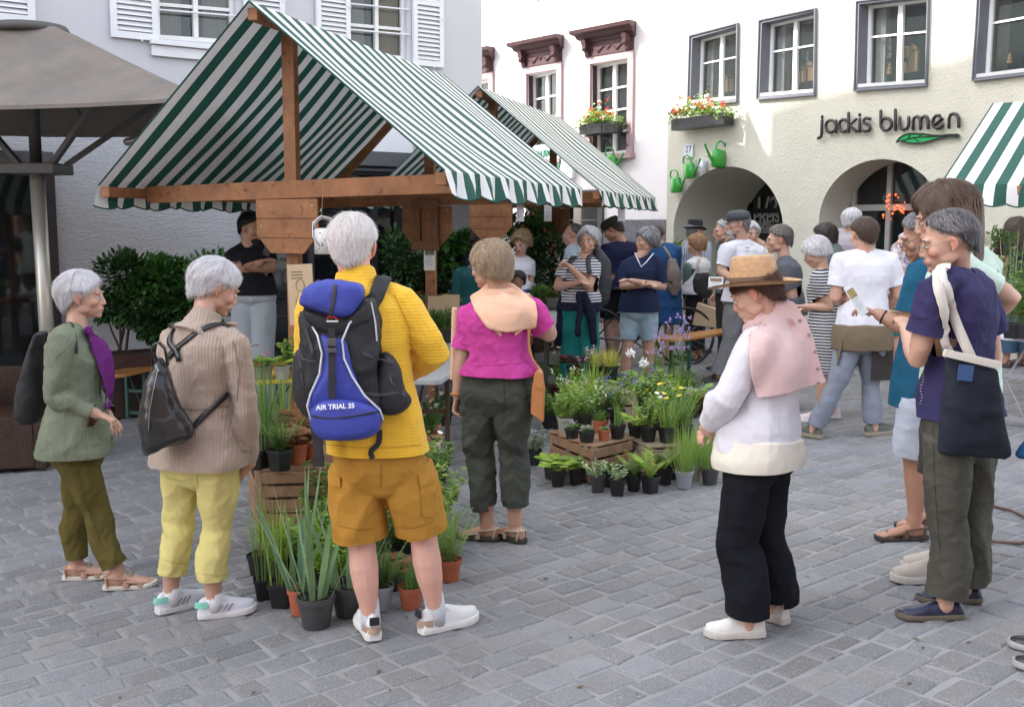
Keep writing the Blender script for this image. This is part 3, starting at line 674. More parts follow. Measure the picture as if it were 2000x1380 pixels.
def stall(label, A, hu, v, length, zr, ze, sf, sr, per, seed, bw=(.56, .38), group='striped market stalls', tz=0.0, one=None):
 A = Vector((A[0], A[1], 0)); hu = Vector((hu[0], hu[1], 0)); v = Vector((v[0], v[1], 0)).normalized(); u = hu.normalized(); W = hu.length
 t = thing('market_stall', label, 'market stall', (A + v * length / 2)[:2] + (gz(A.x),), group)
 for s, nm in ((1, 'canopy_slope'), (-1, 'canopy_slope')): canopy_side(nm, t, A + u * .0, hu * s, v, length, zr, ze + tz * s * W, per, seed + s, sag=.05 if s > 0 else .06, wav=.8 if s > 0 else 1.1)
 mb = MB(); mb.beam(A + v * .04 + V(0, 0, zr - .075), A + v * (length - .04) + V(0, 0, zr - .075), .07, .08); mb.build('ridge_pole', WOOD, t, bevel=.004)
 for s in (-1, 1):
  e = A + hu * s * .975; z = ze + tz * s * W - .05
  mb = MB(); mb.beam(e + v * .03 + V(0, 0, z), e + v * (length - .03) + V(0, 0, z), .07, .075); mb.build('eave_rail', WOOD, t, bevel=.004)
 for i, s in enumerate((sf, sr)):
  c = A + v * s; l = c - hu * .93; r = c + hu * .95
  mb = MB(); mb.beam(l + V(0, 0, ze - .06 - tz * W), r + V(0, 0, ze - .06 + tz * W), .045, .125); mb.build('tie_beam', WOOD, t, bevel=.004)
  g = gz(c.x) - .02
  mb = MB(); mb.beam(c + v * .058 + V(0, 0, g), c + v * .058 + V(0, 0, zr - .1), .095, .07, up=v); mb.build('post', WOOD, t, bevel=.005)
  for s_ in (-1, 1) if i else ():
   mb = MB(); mb.beam(c + hu * s_ * .06 + v * .1 + V(0, 0, zr - .15), c + hu * s_ * .93 + v * .1 + V(0, 0, ze - .12), .04, .07); mb.build('rafter', WOOD, t)
  w, h = bw; bo = c - v * .048 + V(0, 0, ze - .125)
  mb = MB(); mb.prism(board_outline(bo + V(0, 0, -.003), u, w, h, .13)[::-1], v * .022); o = mb.build('gusset_board', WOOD, t, bevel=.003)
  mb = MB()
  for dz in (-h * .36, -h * .72): mb.box(bo - V(0, 0, -dz) * 1 - v * .0015, (w - .002, .004, .003), (u, v, V(0, 0, 1)))
  mb.build('board_seam', mat('dark_gap', (.05, .02, .01), .9), o)
  mb = MB()
  for dx in (-w * .42, w * .42):
   for dz in (-.05, -h * .5): mb.ell(bo + u * dx + V(0, 0, dz) - v * .003, (.006, .003, .006), (u, v, V(0, 0, 1)), 6, 4)
  mb.build('screw', mat('screw_zinc', (.6, .6, .58), .3, metal=.8), o)
  if i == 1:   # the clamp pieces seen from outside on the far truss
   mb = MB()
   for dx in (-.1, .1): mb.box(c - v * .066 + u * dx + V(0, 0, ze - .33), (.075, .035, .4), (u, v, V(0, 0, 1)))
   for dz in (-.115, -.5): mb.box(c - v * .09 + V(0, 0, ze + dz), (.3, .03, .09), (u, v, V(0, 0, 1)))
   mb.build('clamp', WOOD_DARK, t, bevel=.003)
 return t
VD = V(.29, .957, 0)
stall('nearest green and white striped stall roof on brown timber posts', (-1.715, 7.23), (1.31, -.73), VD, 3.6, 3.17, 2.03, .475, 3.18, .220, 1, tz=.012)
stall('second green and white striped stall, directly behind the nearest one', (-.37, 11.95), (1.27, -.68), VD, 3.6, 3.22, 2.08, .475, 3.18, .220, 5)
stall('green and white striped stall cut off by the right edge', (4.22, 9.62), (-.86, -1.08), (.79, -.61), 3.6, 2.78, 2.03, .5, 3.1, .165, 9, bw=(.36, .42))
# its boards are narrower than the others'
# ---------------- big square parasol on the left
def parasol():
 c = P(72, 440, 9.35); c.z = gz(c.x); t = thing('cafe_parasol', 'large taupe square parasol on an aluminium mast in front of the dark doors', 'parasol', c)
 TAUPE = mat('taupe_canvas', (.19, .165, .14), .9, var=(2.5, .22), bump=[('noise', 30, .1, .004)], two=((.16, .145, .13), 3.5, .5, .75)); ALU = mat('brushed_aluminium', (.52, .50, .43), .38, metal=.55); DK = mat('dark_grey_arm', (.07, .07, .07), .5, metal=.3)
 zr, ze, hw = 3.36, 2.67, 1.0; rt = R(1)
 ux, uy = V(math.cos(rt), -math.sin(rt), 0) * 1.9, V(math.sin(rt), math.cos(rt), 0) * 1.26
 cx = c + V(.0, .05, 0); n = 14
 mb = MB(); rings = []
 for k in range(n + 1):
  f = k / n; r = .16 + (hw - .16) * f; z = zr + (ze - zr) * f - .05 * math.sin(math.pi * f)
  ring = []
  for sd in range(4):
   for j in range(8):
    a = -1 + 2 * j / 8; q = [(a, -1), (1, a), (-a, 1), (-1, -a)][sd]
    sg = .07 * f * (1 - a * a)
    ring.append(V(cx.x, cx.y, z - sg) + ux * q[0] * r + uy * q[1] * r)
  rings.append(ring)
 mb.loft(rings, False);
 base = rings[-1]; low = [p - V(0, 0, .03) for p in base]; mb.loft([base, low], False)
 mb.build('canopy', TAUPE, t)
 mb = MB(); mb.lathe(V(cx.x, cx.y, zr - .01), [(.02, .09), (.3, .05), (.33, .0), (.3, -.02)], 24); mb.build('vent_cap', mat('dark_cap', (.09, .085, .08), .7), t, smooth=True)
 mb = MB(); mb.tube([V(c.x + .05, c.y, c.z), V(cx.x, cx.y, 2.25)], .062, 24, rnd_=False); mb.build('mast', ALU, t, smooth=True)
 mb = MB(); mb.tube([V(cx.x, cx.y, 2.2), V(cx.x, cx.y, 3.28)], .05, 16, rnd_=False); mb.build('inner_tube', DK, t, smooth=True)
 mb = MB(); mb.box((cx.x, cx.y, 2.2), (.25, .33, .09), (ux, uy, V(0, 0, 1))); mb.build('hub', mat('hub_grey', (.12, .12, .12), .5), t, bevel=.01)
 for k in range(8):
  a = R(45 * k) ; d = ux * math.cos(a) + uy * math.sin(a); L = hw * (1.32 if k % 2 else .96)
  rib = MB(); rib.beam(V(cx.x, cx.y, zr - .1) + d * .1, V(cx.x, cx.y, ze + .0) + d * L * .97, .022, .03); rb = rib.build('rib', DK, t)
  if k % 2 == 0: continue
  st = MB(); st.beam(V(cx.x, cx.y, 2.24) + d * .15, V(cx.x, cx.y, zr - (zr - ze) * .55 - .06) + d * L * .55, .04, .05); st.build('strut', mat('grey_strut', (.16, .16, .155), .45, metal=.4), rb)
 mb = MB(); d = ux * math.cos(R(0)) ; p0 = V(cx.x, cx.y, 2.42) + ux * .45 - uy * .12; mb.tube([p0, p0 + ux * .55 + V(0, 0, .17)], .035, 12); mb.build('heater_lamp', mat('heater_grey', (.25, .25, .25), .35, metal=.5), t, smooth=True)
 mb = MB(); mb.box((c.x + .05, c.y, c.z + .05), (.7, .7, .1)); mb.build('base', mat('base_grey', (.08, .08, .08), .6), t, bevel=.01)
parasol()
# ---------------- furniture
def bench(label, p, q, w=.27, h=.48, name='folding_bench', cat='bench', group=None, top=BENCHW, th=.028, legdark=(.01, .07, .05), legs=(.12, .88)):
 p = Vector(p); q = Vector(q); g = (gz(p.x) + gz(q.x)) / 2; p.z = q.z = 0; d = (q - p).normalized(); sd = V(-d.y, d.x, 0); L = (q - p).length
 t = thing(name, label, cat, ((p + q) / 2)[:2] + (g,), group); GR = mat('green_steel_leg' + str(legdark), legdark, .45)
 mb = MB(); o = [p + sd * w / 2 + d * .04, p + sd * (w / 2 - .04), p - sd * (w / 2 - .04), p - sd * w / 2 + d * .04, q - sd * w / 2 - d * .04, q - sd * (w / 2 - .04), q + sd * (w / 2 - .04), q + sd * w / 2 - d * .04]
 mb.prism([a + V(0, 0, g + h - th) for a in o], V(0, 0, th)); mb.build('table_top' if h > .6 else 'seat', top, t, bevel=.005)
 for f in legs:
  c = p + d * (L * f); s_ = 1 if f < .5 else -1
  mb = MB()
  for k in (-1, 1): mb.beam(c + sd * k * w * .36 + V(0, 0, g), c + sd * k * w * .36 + V(0, 0, g + h - th - .002), .03, .04, up=d)
  mb.beam(c - sd * w * .36 + V(0, 0, g + .05), c + sd * w * .36 + V(0, 0, g + .05), .02, .03); mb.beam(c - sd * w * .36 + V(0, 0, g + h * .55), c + sd * w * .36 + V(0, 0, g + h * .55), .02, .03)
  lg = mb.build('leg', GR, t)
  mb = MB(); mb.tube([c + V(0, 0, g + h * .5), c + d * s_ * .3 + V(0, 0, g + h - th - .01)], .009, 6)
  mb.tube([c - sd * w * .3 + V(0, 0, g + h * .1), c + sd * w * .3 + V(0, 0, g + h * .9)], .006, 5); mb.build('brace', GR, lg)
 return t
def at_h(px, py, h):
 """point at height h above the sloping ground seen at this pixel"""
 d = ray(px, py); t = (h - CAMZ) / (d.z - SLOPE * d.x); p = C0 + d * t; return V(p.x, p.y, 0)
bench('orange varnished beer bench with green legs behind the two women on the left', at_h(212, 735, .48), at_h(545, 655, .48) + V(0, .1, 0))
bench('orange beer bench end near the man in the grey cap', at_h(1295, 664, .5), at_h(1540, 618, .5), w=.3)
YEL = mat('yellow_table_edge', (.55, .38, .04), .5, var=(8, .15)); GREYT = mat('grey_table_cover', (.33, .34, .34), .7, bump=[('noise', 5, .2, .02)])
bench('yellow edged stall table carrying grey seedling pots, left of the yellow sweater', at_h(470, 738, .72), at_h(700, 716, .72), w=.62, h=.72, name='stall_table', cat='table', top=YEL, legdark=(.06, .03, .015))
tb = bench('grey covered stall table between the yellow and the pink shoppers', at_h(770, 745, .72) , at_h(1000, 610, .72), w=.62, h=.72, name='stall_table', cat='table', top=GREYT, legdark=(.06, .03, .015), th=.035)
bench('stall table with grey top and yellow rim left of the striped shirt woman', at_h(1000, 652, .74), at_h(1120, 594, .74), w=.66, h=.74, name='stall_table', cat='table', top=GREYT, legdark=(.05, .05, .05))
# woven cafe furniture at the left edge
WICK = mat('brown_wicker', (.075, .038, .022), .45, var=(30, .4), bump=[('wave', 34, .8, .01, 'Z', .2), ('wave', 30, .8, .01, 'X', .2)])
def wicker():
 c = G(-10, 915); t = thing('wicker_armchair', 'dark brown woven wicker armchair at the left edge', 'armchair', c)
 g = c.z; a = R(14); x, y, z = V(math.cos(a), math.sin(a), 0), V(-math.sin(a), math.cos(a), 0), V(0, 0, 1)
 mb = MB(); mb.box(c + x * .05 + y * .42 + V(0, 0, .38), (.72, .07, .74), (x, y, z)); mb.build('backrest', WICK, t, bevel=.02)
 for s in (-1, 1):
  mb = MB(); mb.box(c + x * (.05 + s * .33) + y * .06 + V(0, 0, .34), (.09, .66, .62), (x, y, z)); mb.build('arm', WICK, t, bevel=.02)
 mb = MB(); mb.box(c + x * .05 + y * .05 + V(0, 0, .24), (.58, .62, .4), (x, y, z)); mb.build('seat', WICK, t, bevel=.02)
 return t
wicker()
def planter(label, px, Y, w, h, d_=.42, col=(.055, .028, .022)):
 c = P(px, 440, Y); c.z = gz(c.x); t = thing('planter_box', label, 'planter', c, 'brown planters with laurel along the house')
 mb = MB(); u, n, z = PL.u, PL.n, V(0, 0, 1)
 mb.loft([[c + u * (sx * w / 2 * f) + n * (sy * d_ / 2 * f) + z * hh for sx, sy in ((-1, -1), (1, -1), (1, 1), (-1, 1))] for f, hh in ((.92, 0), (1, h), (.9, h + .002), (.9, h - .06))], True); mb.build('tub', mat('rusty_brown_metal', col, .6, var=(6, .3)), t)
 mb = MB(); mb.box(c + z * (h - .05), (w * .88, d_ * .88, .04), (u, n, z)); mb.build('soil', mat('dark_soil', (.03, .02, .013), .95), t)
 return t, c + z * (h - .04)
# ================================================================ PEOPLE
def heading(a): return V(math.sin(R(a)), math.cos(R(a)), 0)      # 0 away from the viewer, 90 right, 180 towards the viewer
Z = V(0, 0, 1)
def remeshed(mb, voxel, it=4, name='m', fac=.5):
 me = mb.mesh('tmp'); ob = bpy.data.objects.new('tmp', me); sc.collection.objects.link(ob)
 r = ob.modifiers.new('r', 'REMESH'); r.mode = 'VOXEL'; r.voxel_size = voxel
 if it: s = ob.modifiers.new('s', 'SMOOTH'); s.iterations = it; s.factor = fac
 dg = bpy.context.evaluated_depsgraph_get(); out = bpy.data.meshes.new_from_object(ob.evaluated_get(dg))
 bpy.data.objects.remove(ob); bpy.data.meshes.remove(me); return out
def co_of(me): a = np.empty(len(me.vertices) * 3, 'f'); me.vertices.foreach_get('co', a); return a.reshape(-1, 3)
def no_of(me): a = np.empty(len(me.vertices) * 3, 'f'); me.vertices.foreach_get('normal', a); return a.reshape(-1, 3)
def set_co(me, a): me.vertices.foreach_set('co', a.astype('f').ravel()); me.update()
def smooth_me(me): me.shade_smooth(); return me
def paint(me, cols):
 a = me.color_attributes.new('Col', 'FLOAT_COLOR', 'POINT'); c = np.ones((len(me.vertices), 4), 'f'); c[:, :3] = cols; a.data.foreach_set('color', c.ravel())
def folds(me, amp, freq, seed, squash=(1, 1, .55), mask=None):
 """creases of cloth: warped ridged waves along the normals"""
 p = co_of(me); n = no_of(me); rg = np.random.RandomState(seed); q = p * np.array(squash) * freq
 w = q + .55 * np.sin(q[:, [1, 2, 0]] * 1.7 + rg.uniform(0, 6, 3)); h = np.zeros(len(p))
 for k in range(6):
  d = rg.normal(size=3); d /= np.linalg.norm(d); s = np.sin((w @ d) * (1 + .45 * k) + rg.uniform(0, 6)); h += (1 - 2 * np.abs(s)) * (.62 ** k)
 h = h / 1.7
 if mask is not None: h = h * mask(p)
 set_co(me, p + n * ((h + .35) * amp)[:, None])
SKIN = dict(fair=(.58, .34, .25), warm=(.50, .295, .21), tan=(.36, .19, .125), olive=(.38, .21, .14), pink=(.62, .35, .27))
def skin_mat(k): return mat('skin_' + k, SKIN[k], .5, attr=True, sub=.06, var=(14, .07), bump=[('noise', 160, .12, .002)])
class Fig:
 """a standing figure: joints in world space"""
 def __init__(s, h, foot, yaw, sex='f', J=None, top=None, head_yaw=None, head_pitch=0, weight=1.0, stance=.5, toes=None, near=True, Y=None):
  s.h = h; s.sex = sex; s.k = h / 1.7; s.wt = weight; s.near = near
  s.f = heading(yaw); s.r = V(s.f.y, -s.f.x, 0); s.yaw = yaw
  o = G(*foot) if not isinstance(foot, Vector) else foot; s.o = o
  r, f, k = s.r, s.f, h
  sw = .108 if sex == 'm' else .098; hw = .050
  D = {}
  D['hip'] = o + Z * .52 * k; D['neck'] = o + Z * .842 * k + f * .0 * k; D['head'] = o + Z * .928 * k + f * .012 * k
  for nm, sg in (('L', -1), ('R', 1)):
   D['an' + nm] = o + r * sg * .058 * k * stance * 2 + Z * .045 * k; D['kn' + nm] = o + r * sg * .053 * k * (stance + .5) + Z * .275 * k + f * .01 * k
   D['hp' + nm] = o + r * sg * hw * k + Z * .515 * k
   D['sh' + nm] = o + r * sg * sw * k + Z * .808 * k; D['el' + nm] = o + r * sg * (sw + .03) * k + Z * .635 * k - f * .012 * k
   D['wr' + nm] = o + r * sg * (sw + .03) * k + Z * .49 * k + f * .03 * k
  s.D = D
  for a, b in (J or {}).items():
   # pixel joints: (px, py, depth offset from the feet)
   D[a] = P(b[0], b[1], o.y + b[2]) if len(b) == 3 and not isinstance(b, Vector) else b
  if J:
   if 'hpL' in J and 'hpR' in J and 'hip' not in J: D['hip'] = (D['hpL'] + D['hpR']) / 2 + Z * .008 * h
   if 'shL' in J and 'shR' in J and 'neck' not in J: D['neck'] = (D['shL'] + D['shR']) / 2 + Z * .036 * h
   for nm in 'LR':   # ankles rest on the ground
    a = D['an' + nm]
    if 'an' + nm in J: D['an' + nm] = V(a.x, a.y, max(a.z, gz(a.x) + .04 * h))
  hy = yaw if head_yaw is None else head_yaw
  hf = heading(hy); pt = R(head_pitch); s.hr = V(hf.y, -hf.x, 0); s.hf = (hf * math.cos(pt) - Z * math.sin(pt)).normalized(); s.hu = s.hr.cross(s.hf).normalized()
  if s.hu.z < 0: s.hu = -s.hu
  s.hs = h * .141 / .232
  s.toes = toes or {}
  s.ax_s = (D['shR'] - D['shL']); s.ax_s = s.ax_s.normalized(); s.ax_h = (D['hpR'] - D['hpL']).normalized()
  s.parts = {}
 # torso profile: (t, half width, front depth, back depth) with t 0 at the hip joint, 1 at the neck base
 def prof(s, t):
  fem = s.sex != 'm'; w = s.wt
  T = [(-.5, .088, .060, .060), (-.16, .094, .062, .064), (0, .100 if fem else .094, .066, .072), (.22, .090 if fem else .087, .066, .060), (.40, .078 if fem else .084, .062, .054), (.58, .083 if fem else .092, .070 if fem else .066, .058), (.72, .090 if fem else .100, .076 if fem else .068, .064), (.84, .090 if fem else .102, .056, .060), (.93, .066 if fem else .078, .036, .046), (1.0, .036, .030, .034), (1.1, .03, .03, .03)]
  for i in range(len(T) - 1):
   if t <= T[i + 1][0] or i == len(T) - 2:
    a, b = T[i], T[i + 1]; u = max(0, min(1, (t - a[0]) / (b[0] - a[0]))); u = u * u * (3 - 2 * u)
    v = [a[k] + (b[k] - a[k]) * u for k in (1, 2, 3)]; break
  m = 1 + (w - 1) * max(0, min(1, 1.15 - t)) if t > 0 else w
  return v[0] * s.h * (1 + (m - 1) * .7), v[1] * s.h * (1 + (m - 1) * 1.2), v[2] * s.h * (1 + (m - 1) * .5)
 def spine(s, t):
  a, b = s.D['hip'], s.D['neck']; up = (b - a)
  if t < 0: return a + V(up.x * .2, up.y * .2, up.z) * t
  p = a + up * t; arch = math.sin(math.pi * min(1, t)) * .012 * s.h; return p - s.f * arch * .4 + s.f * (-.01 * s.h * t)
 def ring(s, t, infl=0, n=28, flare=0, e=2.35):
  w, df, db = s.prof(t); w += infl + flare; df += infl + flare; db += infl + flare; u = max(0, min(1, t)); ax = s.ax_h.lerp(s.ax_s, u); ax = V(ax.x, ax.y, ax.z * .8).normalized()
  fr = Z.cross(ax); fr = V(fr.x, fr.y, 0).normalized(); c = s.spine(t); out = []
  for k in range(n):
   a = 2 * math.pi * k / n; ca, sa = math.cos(a), math.sin(a)
   x = math.copysign(abs(ca) ** (2 / e), ca) * w; y = math.copysign(abs(sa) ** (2 / e), sa); out.append(c + ax * x + fr * y * (df if sa > 0 else db))
  return out
 def torso(s, mb, t0, t1, infl=0, flare=0, steps=14, tip=True, hemcurve=None):
  rs = []
  for i in range(steps + 1):
   t = t0 + (t1 - t0) * i / steps; fl = flare * max(0, 1 - (t - t0) / .5) ** 1.5 + (.019 * max(0, min(1, (.5 - t) / .25)) if infl > .013 or flare else 0); rs.append(s.ring(t, infl, flare=fl))
  mb.loft(rs, True)
 def limb(s, mb, pts, rads, n=14, **k): mb.tube(pts, rads, n, **k)
 def arm_pts(s, sd, t1=2.0, infl=0, close=None):
  """points and radii along the arm; t 0 shoulder 1 elbow 2 wrist"""
  D = s.D; sh, el, wr = D['sh' + sd], D['el' + sd], D['wr' + sd]; h = s.h; m = 1.12 if s.sex == 'm' else 1.0; m *= (1 + (s.wt - 1) * .6)
  prof = [(0, .033 if s.sex == 'm' else .030), (.15, .033 if s.sex == 'm' else .0305), (.5, .028), (.85, .0245), (1, .0235), (1.25, .0245), (1.6, .0195), (2, .0148)]
  pts, rs = [], []
  for t, r in prof:
   if t > t1 + 1e-6:
    (ta, ra), (tb, rb) = last, (t, r); r = ra + (rb - ra) * (t1 - ta) / (tb - ta); t = t1
   p = sh.lerp(el, t) if t <= 1 else el.lerp(wr, t - 1); pts.append(p); rs.append(r * h * m + infl(t) if callable(infl) else r * h * m + infl); last = (t, r)
   if t >= t1 - 1e-6: break
  return pts, rs
 def leg_pts(s, sd, t1=2.0, infl=0, t0=0):
  D = s.D; hp, kn, an = D['hp' + sd], D['kn' + sd], D['an' + sd]; h = s.h; m = 1 + (s.wt - 1) * .6
  prof = [(0, .050), (.2, .050), (.5, .042), (.85, .033), (1, .0315), (1.15, .0315), (1.35, .0335), (1.55, .030), (1.8, .0215), (2, .0205)]
  bk = -s.f * .012 * h; pts, rs = [], []; last = (0, .05)
  for t, r in prof:
   if t > t1 + 1e-6: (ta, ra), (tb, rb) = last, (t, r); r = ra + (rb - ra) * (t1 - ta) / (tb - ta); t = t1
   p = hp.lerp(kn, t) if t <= 1 else kn.lerp(an, t - 1) + bk * math.sin(math.pi * (t - 1)) * .8; pts.append(p); rs.append(r * h * m + (infl(t) if callable(infl) else infl)); last = (t, r)
   if t >= t1 - 1e-6: break
  return pts, rs
def hand(mb, wr, d, palm, side, k, curl=.5, point=False, spread=1.0):
 """wr wrist, d direction of the hand, palm the way the palm faces, side which way the thumb sits"""
 d = d.normalized(); palm = (palm - d * palm.dot(d)).normalized(); x = d.cross(palm).normalized()
 if x.dot(side) < 0: x = -x
 mb.tube([wr - d * .015 * k, wr + d * .02 * k, wr + d * .055 * k, wr + d * .085 * k], [(.024 * k, .017 * k), (.030 * k, .015 * k), (.038 * k, .0145 * k), (.039 * k, .012 * k)], 12, ref=x)
 L = [.070, .079, .074, .058]; off = [.028, .0095, -.0095, -.0275]
 for i in range(4):
  c = curl * (1.0 + .12 * i) if not (point and i == 0) else .06
  p = wr + d * (.084 - .004 * abs(i - 1.2)) * k + x * off[i] * k; dd = (d + x * (.13, .04, -.05, -.15)[i] * spread).normalized(); pts = [p - d * .012 * k]; rr = [.0095 * k]; a = 0
  for j, (fl, f_) in enumerate(((.46, .55), (.30, .85), (.24, .6))):
   a += c * f_; q = dd * math.cos(a) + palm * math.sin(a); pts.append(pts[-1] + q * L[i] * fl * k * (1.12 if j == 0 else 1)); rr.append((.0085, .0076, .0062)[j] * k)
  mb.tube(pts, rr, 8)
 t0 = wr + d * .028 * k + x * .026 * k; td = (d * .62 + x * .62 + palm * (.25 + .3 * curl)).normalized(); t1 = t0 + td * .036 * k; td2 = (d * .85 + x * (.25 - .3 * curl) + palm * (.3 + .35 * curl)).normalized(); t2 = t1 + td2 * .030 * k
 mb.tube([t0 - td * .01 * k, t1, t2, t2 + td2 * .018 * k], [.0135 * k, .0105 * k, .009 * k, .0078 * k], 8)
def foot(mb, an, d, k, toes=True, gzv=None):
 """bare foot under the ankle pointing along d"""
 g = V(an.x, an.y, gz(an.x)); d = V(d.x, d.y, 0).normalized(); d = V(d.x, d.y, SLOPE * d.x); x = V(d.y, -d.x, 0).normalized(); b = g + Z * .014
 S = [(-.062, .022, .024, .028), (-.045, .030, .034, .034), (-.01, .033, .045, .045), (.04, .034, .036, .036), (.09, .040, .026, .026), (.13, .043, .019, .019), (.155, .036, .013, .014)]
 mb.loft([[b + d * s_ * k + x * (math.cos(a) * w * k) + Z * (hc * k + math.sin(a) * hh * k) for a in [2 * math.pi * j / 14 for j in range(14)]] for s_, w, hh, hc in S], True)
 if toes:
  for i, (o, L, r) in enumerate(((.027, .045, .0125), (.010, .045, .0095), (-.004, .038, .009), (-.018, .03, .0085), (-.030, .022, .008))):
   sgn = 1
   p = b + d * .140 * k + x * o * k * foot.side + Z * .012 * k; mb.tube([p, p + d * L * .6 * k + Z * .001, p + d * L * k - Z * .003], [r * k, r * k, r * .85 * k], 8)
foot.side = 1
def head_geo(mb, s):
 c, x, y, z, q = s.D['head'], s.hr, s.hf, s.hu, s.hs; A = (x, y, z); m = s.sex == 'm'
 T = lambda a, b, d: c + x * (a * q) + y * (b * q) + z * (d * q)
 def E(p, r): mb.ell(T(*p), tuple(v * q for v in r), A, 18, 12)
 E((0, -.018, .028), (.0755, .094, .084)); E((0, .028, -.012), (.064, .066, .078)); E((0, .034, -.055), (.052 if m else .047, .056, .050))
 E((0, .050, -.082), (.032 if m else .027, .036, .026)); E((0, .078, -.092), (.018, .016, .016))
 for g in (-1, 1):
  E((g * .030, .077, .022), (.027, .013, .010)); E((g * .040, .060, -.026), (.024, .024, .022)); E((g * .046, .015, -.060), (.014, .034, .024))
  # ears
  mb.tube([T(g * .074, .002, .008), T(g * .083, -.008, .014), T(g * .086, -.018, .004), T(g * .084, -.018, -.014), T(g * .079, -.010, -.030), T(g * .074, -.001, -.034)], [.007 * q, .0085 * q, .0085 * q, .008 * q, .0075 * q, .007 * q], 7)
  E((g * .076, -.006, -.008), (.006, .013, .022))
  E((g * .009, .098, -.034), (.008, .010, .007))
 mb.tube([T(0, .086, .016), T(0, .094, -.004), T(0, .103, -.022), T(0, .106, -.031)], [.007 * q, .0078 * q, .0092 * q, .0092 * q], 8)
 E((0, .092, -.057), (.023, .011, .0055)); E((0, .091, -.067), (.019, .011, .0065)); E((0, .084, -.060), (.030, .014, .022))
 nk = s.D['neck']; r = (.036 if m else .030) * s.h
 back = T(0, -.030, -.045); mb.tube([nk - Z * .04 * s.h - s.f * .004 * s.h, nk, nk.lerp(back, .55), back], [r * 1.35, r * 1.08, r * .98, r * .98], 16)
def face_cols(me, s, tone=1.0):
 p = co_of(me) - np.array(s.D['head']); q = s.hs; X, Y, Zz = (p @ np.array(s.hr)) / q, (p @ np.array(s.hf)) / q, (p @ np.array(s.hu)) / q
 col = np.ones((len(p), 3), 'f')
 def bl(a, cx, cy, cz, rad, c):
  d = ((a * X - cx) if a else X - cx) ** 2 / rad[0] ** 2 + (Y - cy) ** 2 / rad[1] ** 2 + (Zz - cz) ** 2 / rad[2] ** 2; w = np.clip(1.4 - d, 0, 1)[:, None]; return w * (np.array(c) - 1)
 ax = np.abs(X)
 lips = np.clip(1.5 - ((X / .021) ** 2 + ((Y - .1) / .02) ** 2 + ((Zz + .062) / .010) ** 2), 0, 1)[:, None]; col *= 1 + lips * (np.array((.86, .52, .55)) - 1)
 mouth = np.clip(1.6 - ((X / .02) ** 2 + ((Y - .1) / .02) ** 2 + ((Zz + .0618) / .0022) ** 2), 0, 1)[:, None]; col *= 1 - .6 * mouth
 ck = np.clip(1.2 - (((ax - .042) / .024) ** 2 + ((Y - .07) / .03) ** 2 + ((Zz + .03) / .022) ** 2), 0, 1)[:, None]; col *= 1 + ck * (np.array((1.06, .84, .82)) - 1)
 ns = np.clip(1.2 - ((X / .016) ** 2 + ((Y - .115) / .02) ** 2 + ((Zz + .03) / .02) ** 2), 0, 1)[:, None]; col *= 1 + ns * (np.array((1.04, .86, .84)) - 1)
 er = np.clip((ax - .074) / .006, 0, 1)[:, None] * (np.abs(Zz) < .05)[:, None]; col *= 1 + er * (np.array((1.05, .80, .78)) - 1)
 return col
# ---- hair: a shell over the skull, pulled in where the hairline ends, and combed strands over it
HAIRM = {}
def hair_mat(k, col, col2=None):
 if k in HAIRM: return HAIRM[k]
 HAIRM[k] = mat('hair_' + k, col, .5, attr=True, bump=[('noise', 60, .3, .004)], spec=.4); return HAIRM[k]
STY = {'hat': ((6, -2, -10, -50, -58), .8, .012),  # front, temple, ear, behind ear, nape elevation (deg), thickness scale
 'short': ((40, 14, -5, -42, -58), 1.0, .015), 'pixie': ((32, -2, -26, -52, -60), 1.25, .021), 'bob': ((30, -6, -40, -54, -60), 1.35, .026),
 'crop': ((42, 16, -2, -34, -52), .7, .012), 'bald': ((88, 62, 2, -28, -46), .55, .008), 'curly': ((32, 0, -40, -58, -62), 1.7, .036), 'long': ((34, -10, -50, -64, -68), 1.3, .032), 'tight': ((36, 10, -4, -40, -54), .85, .018)}
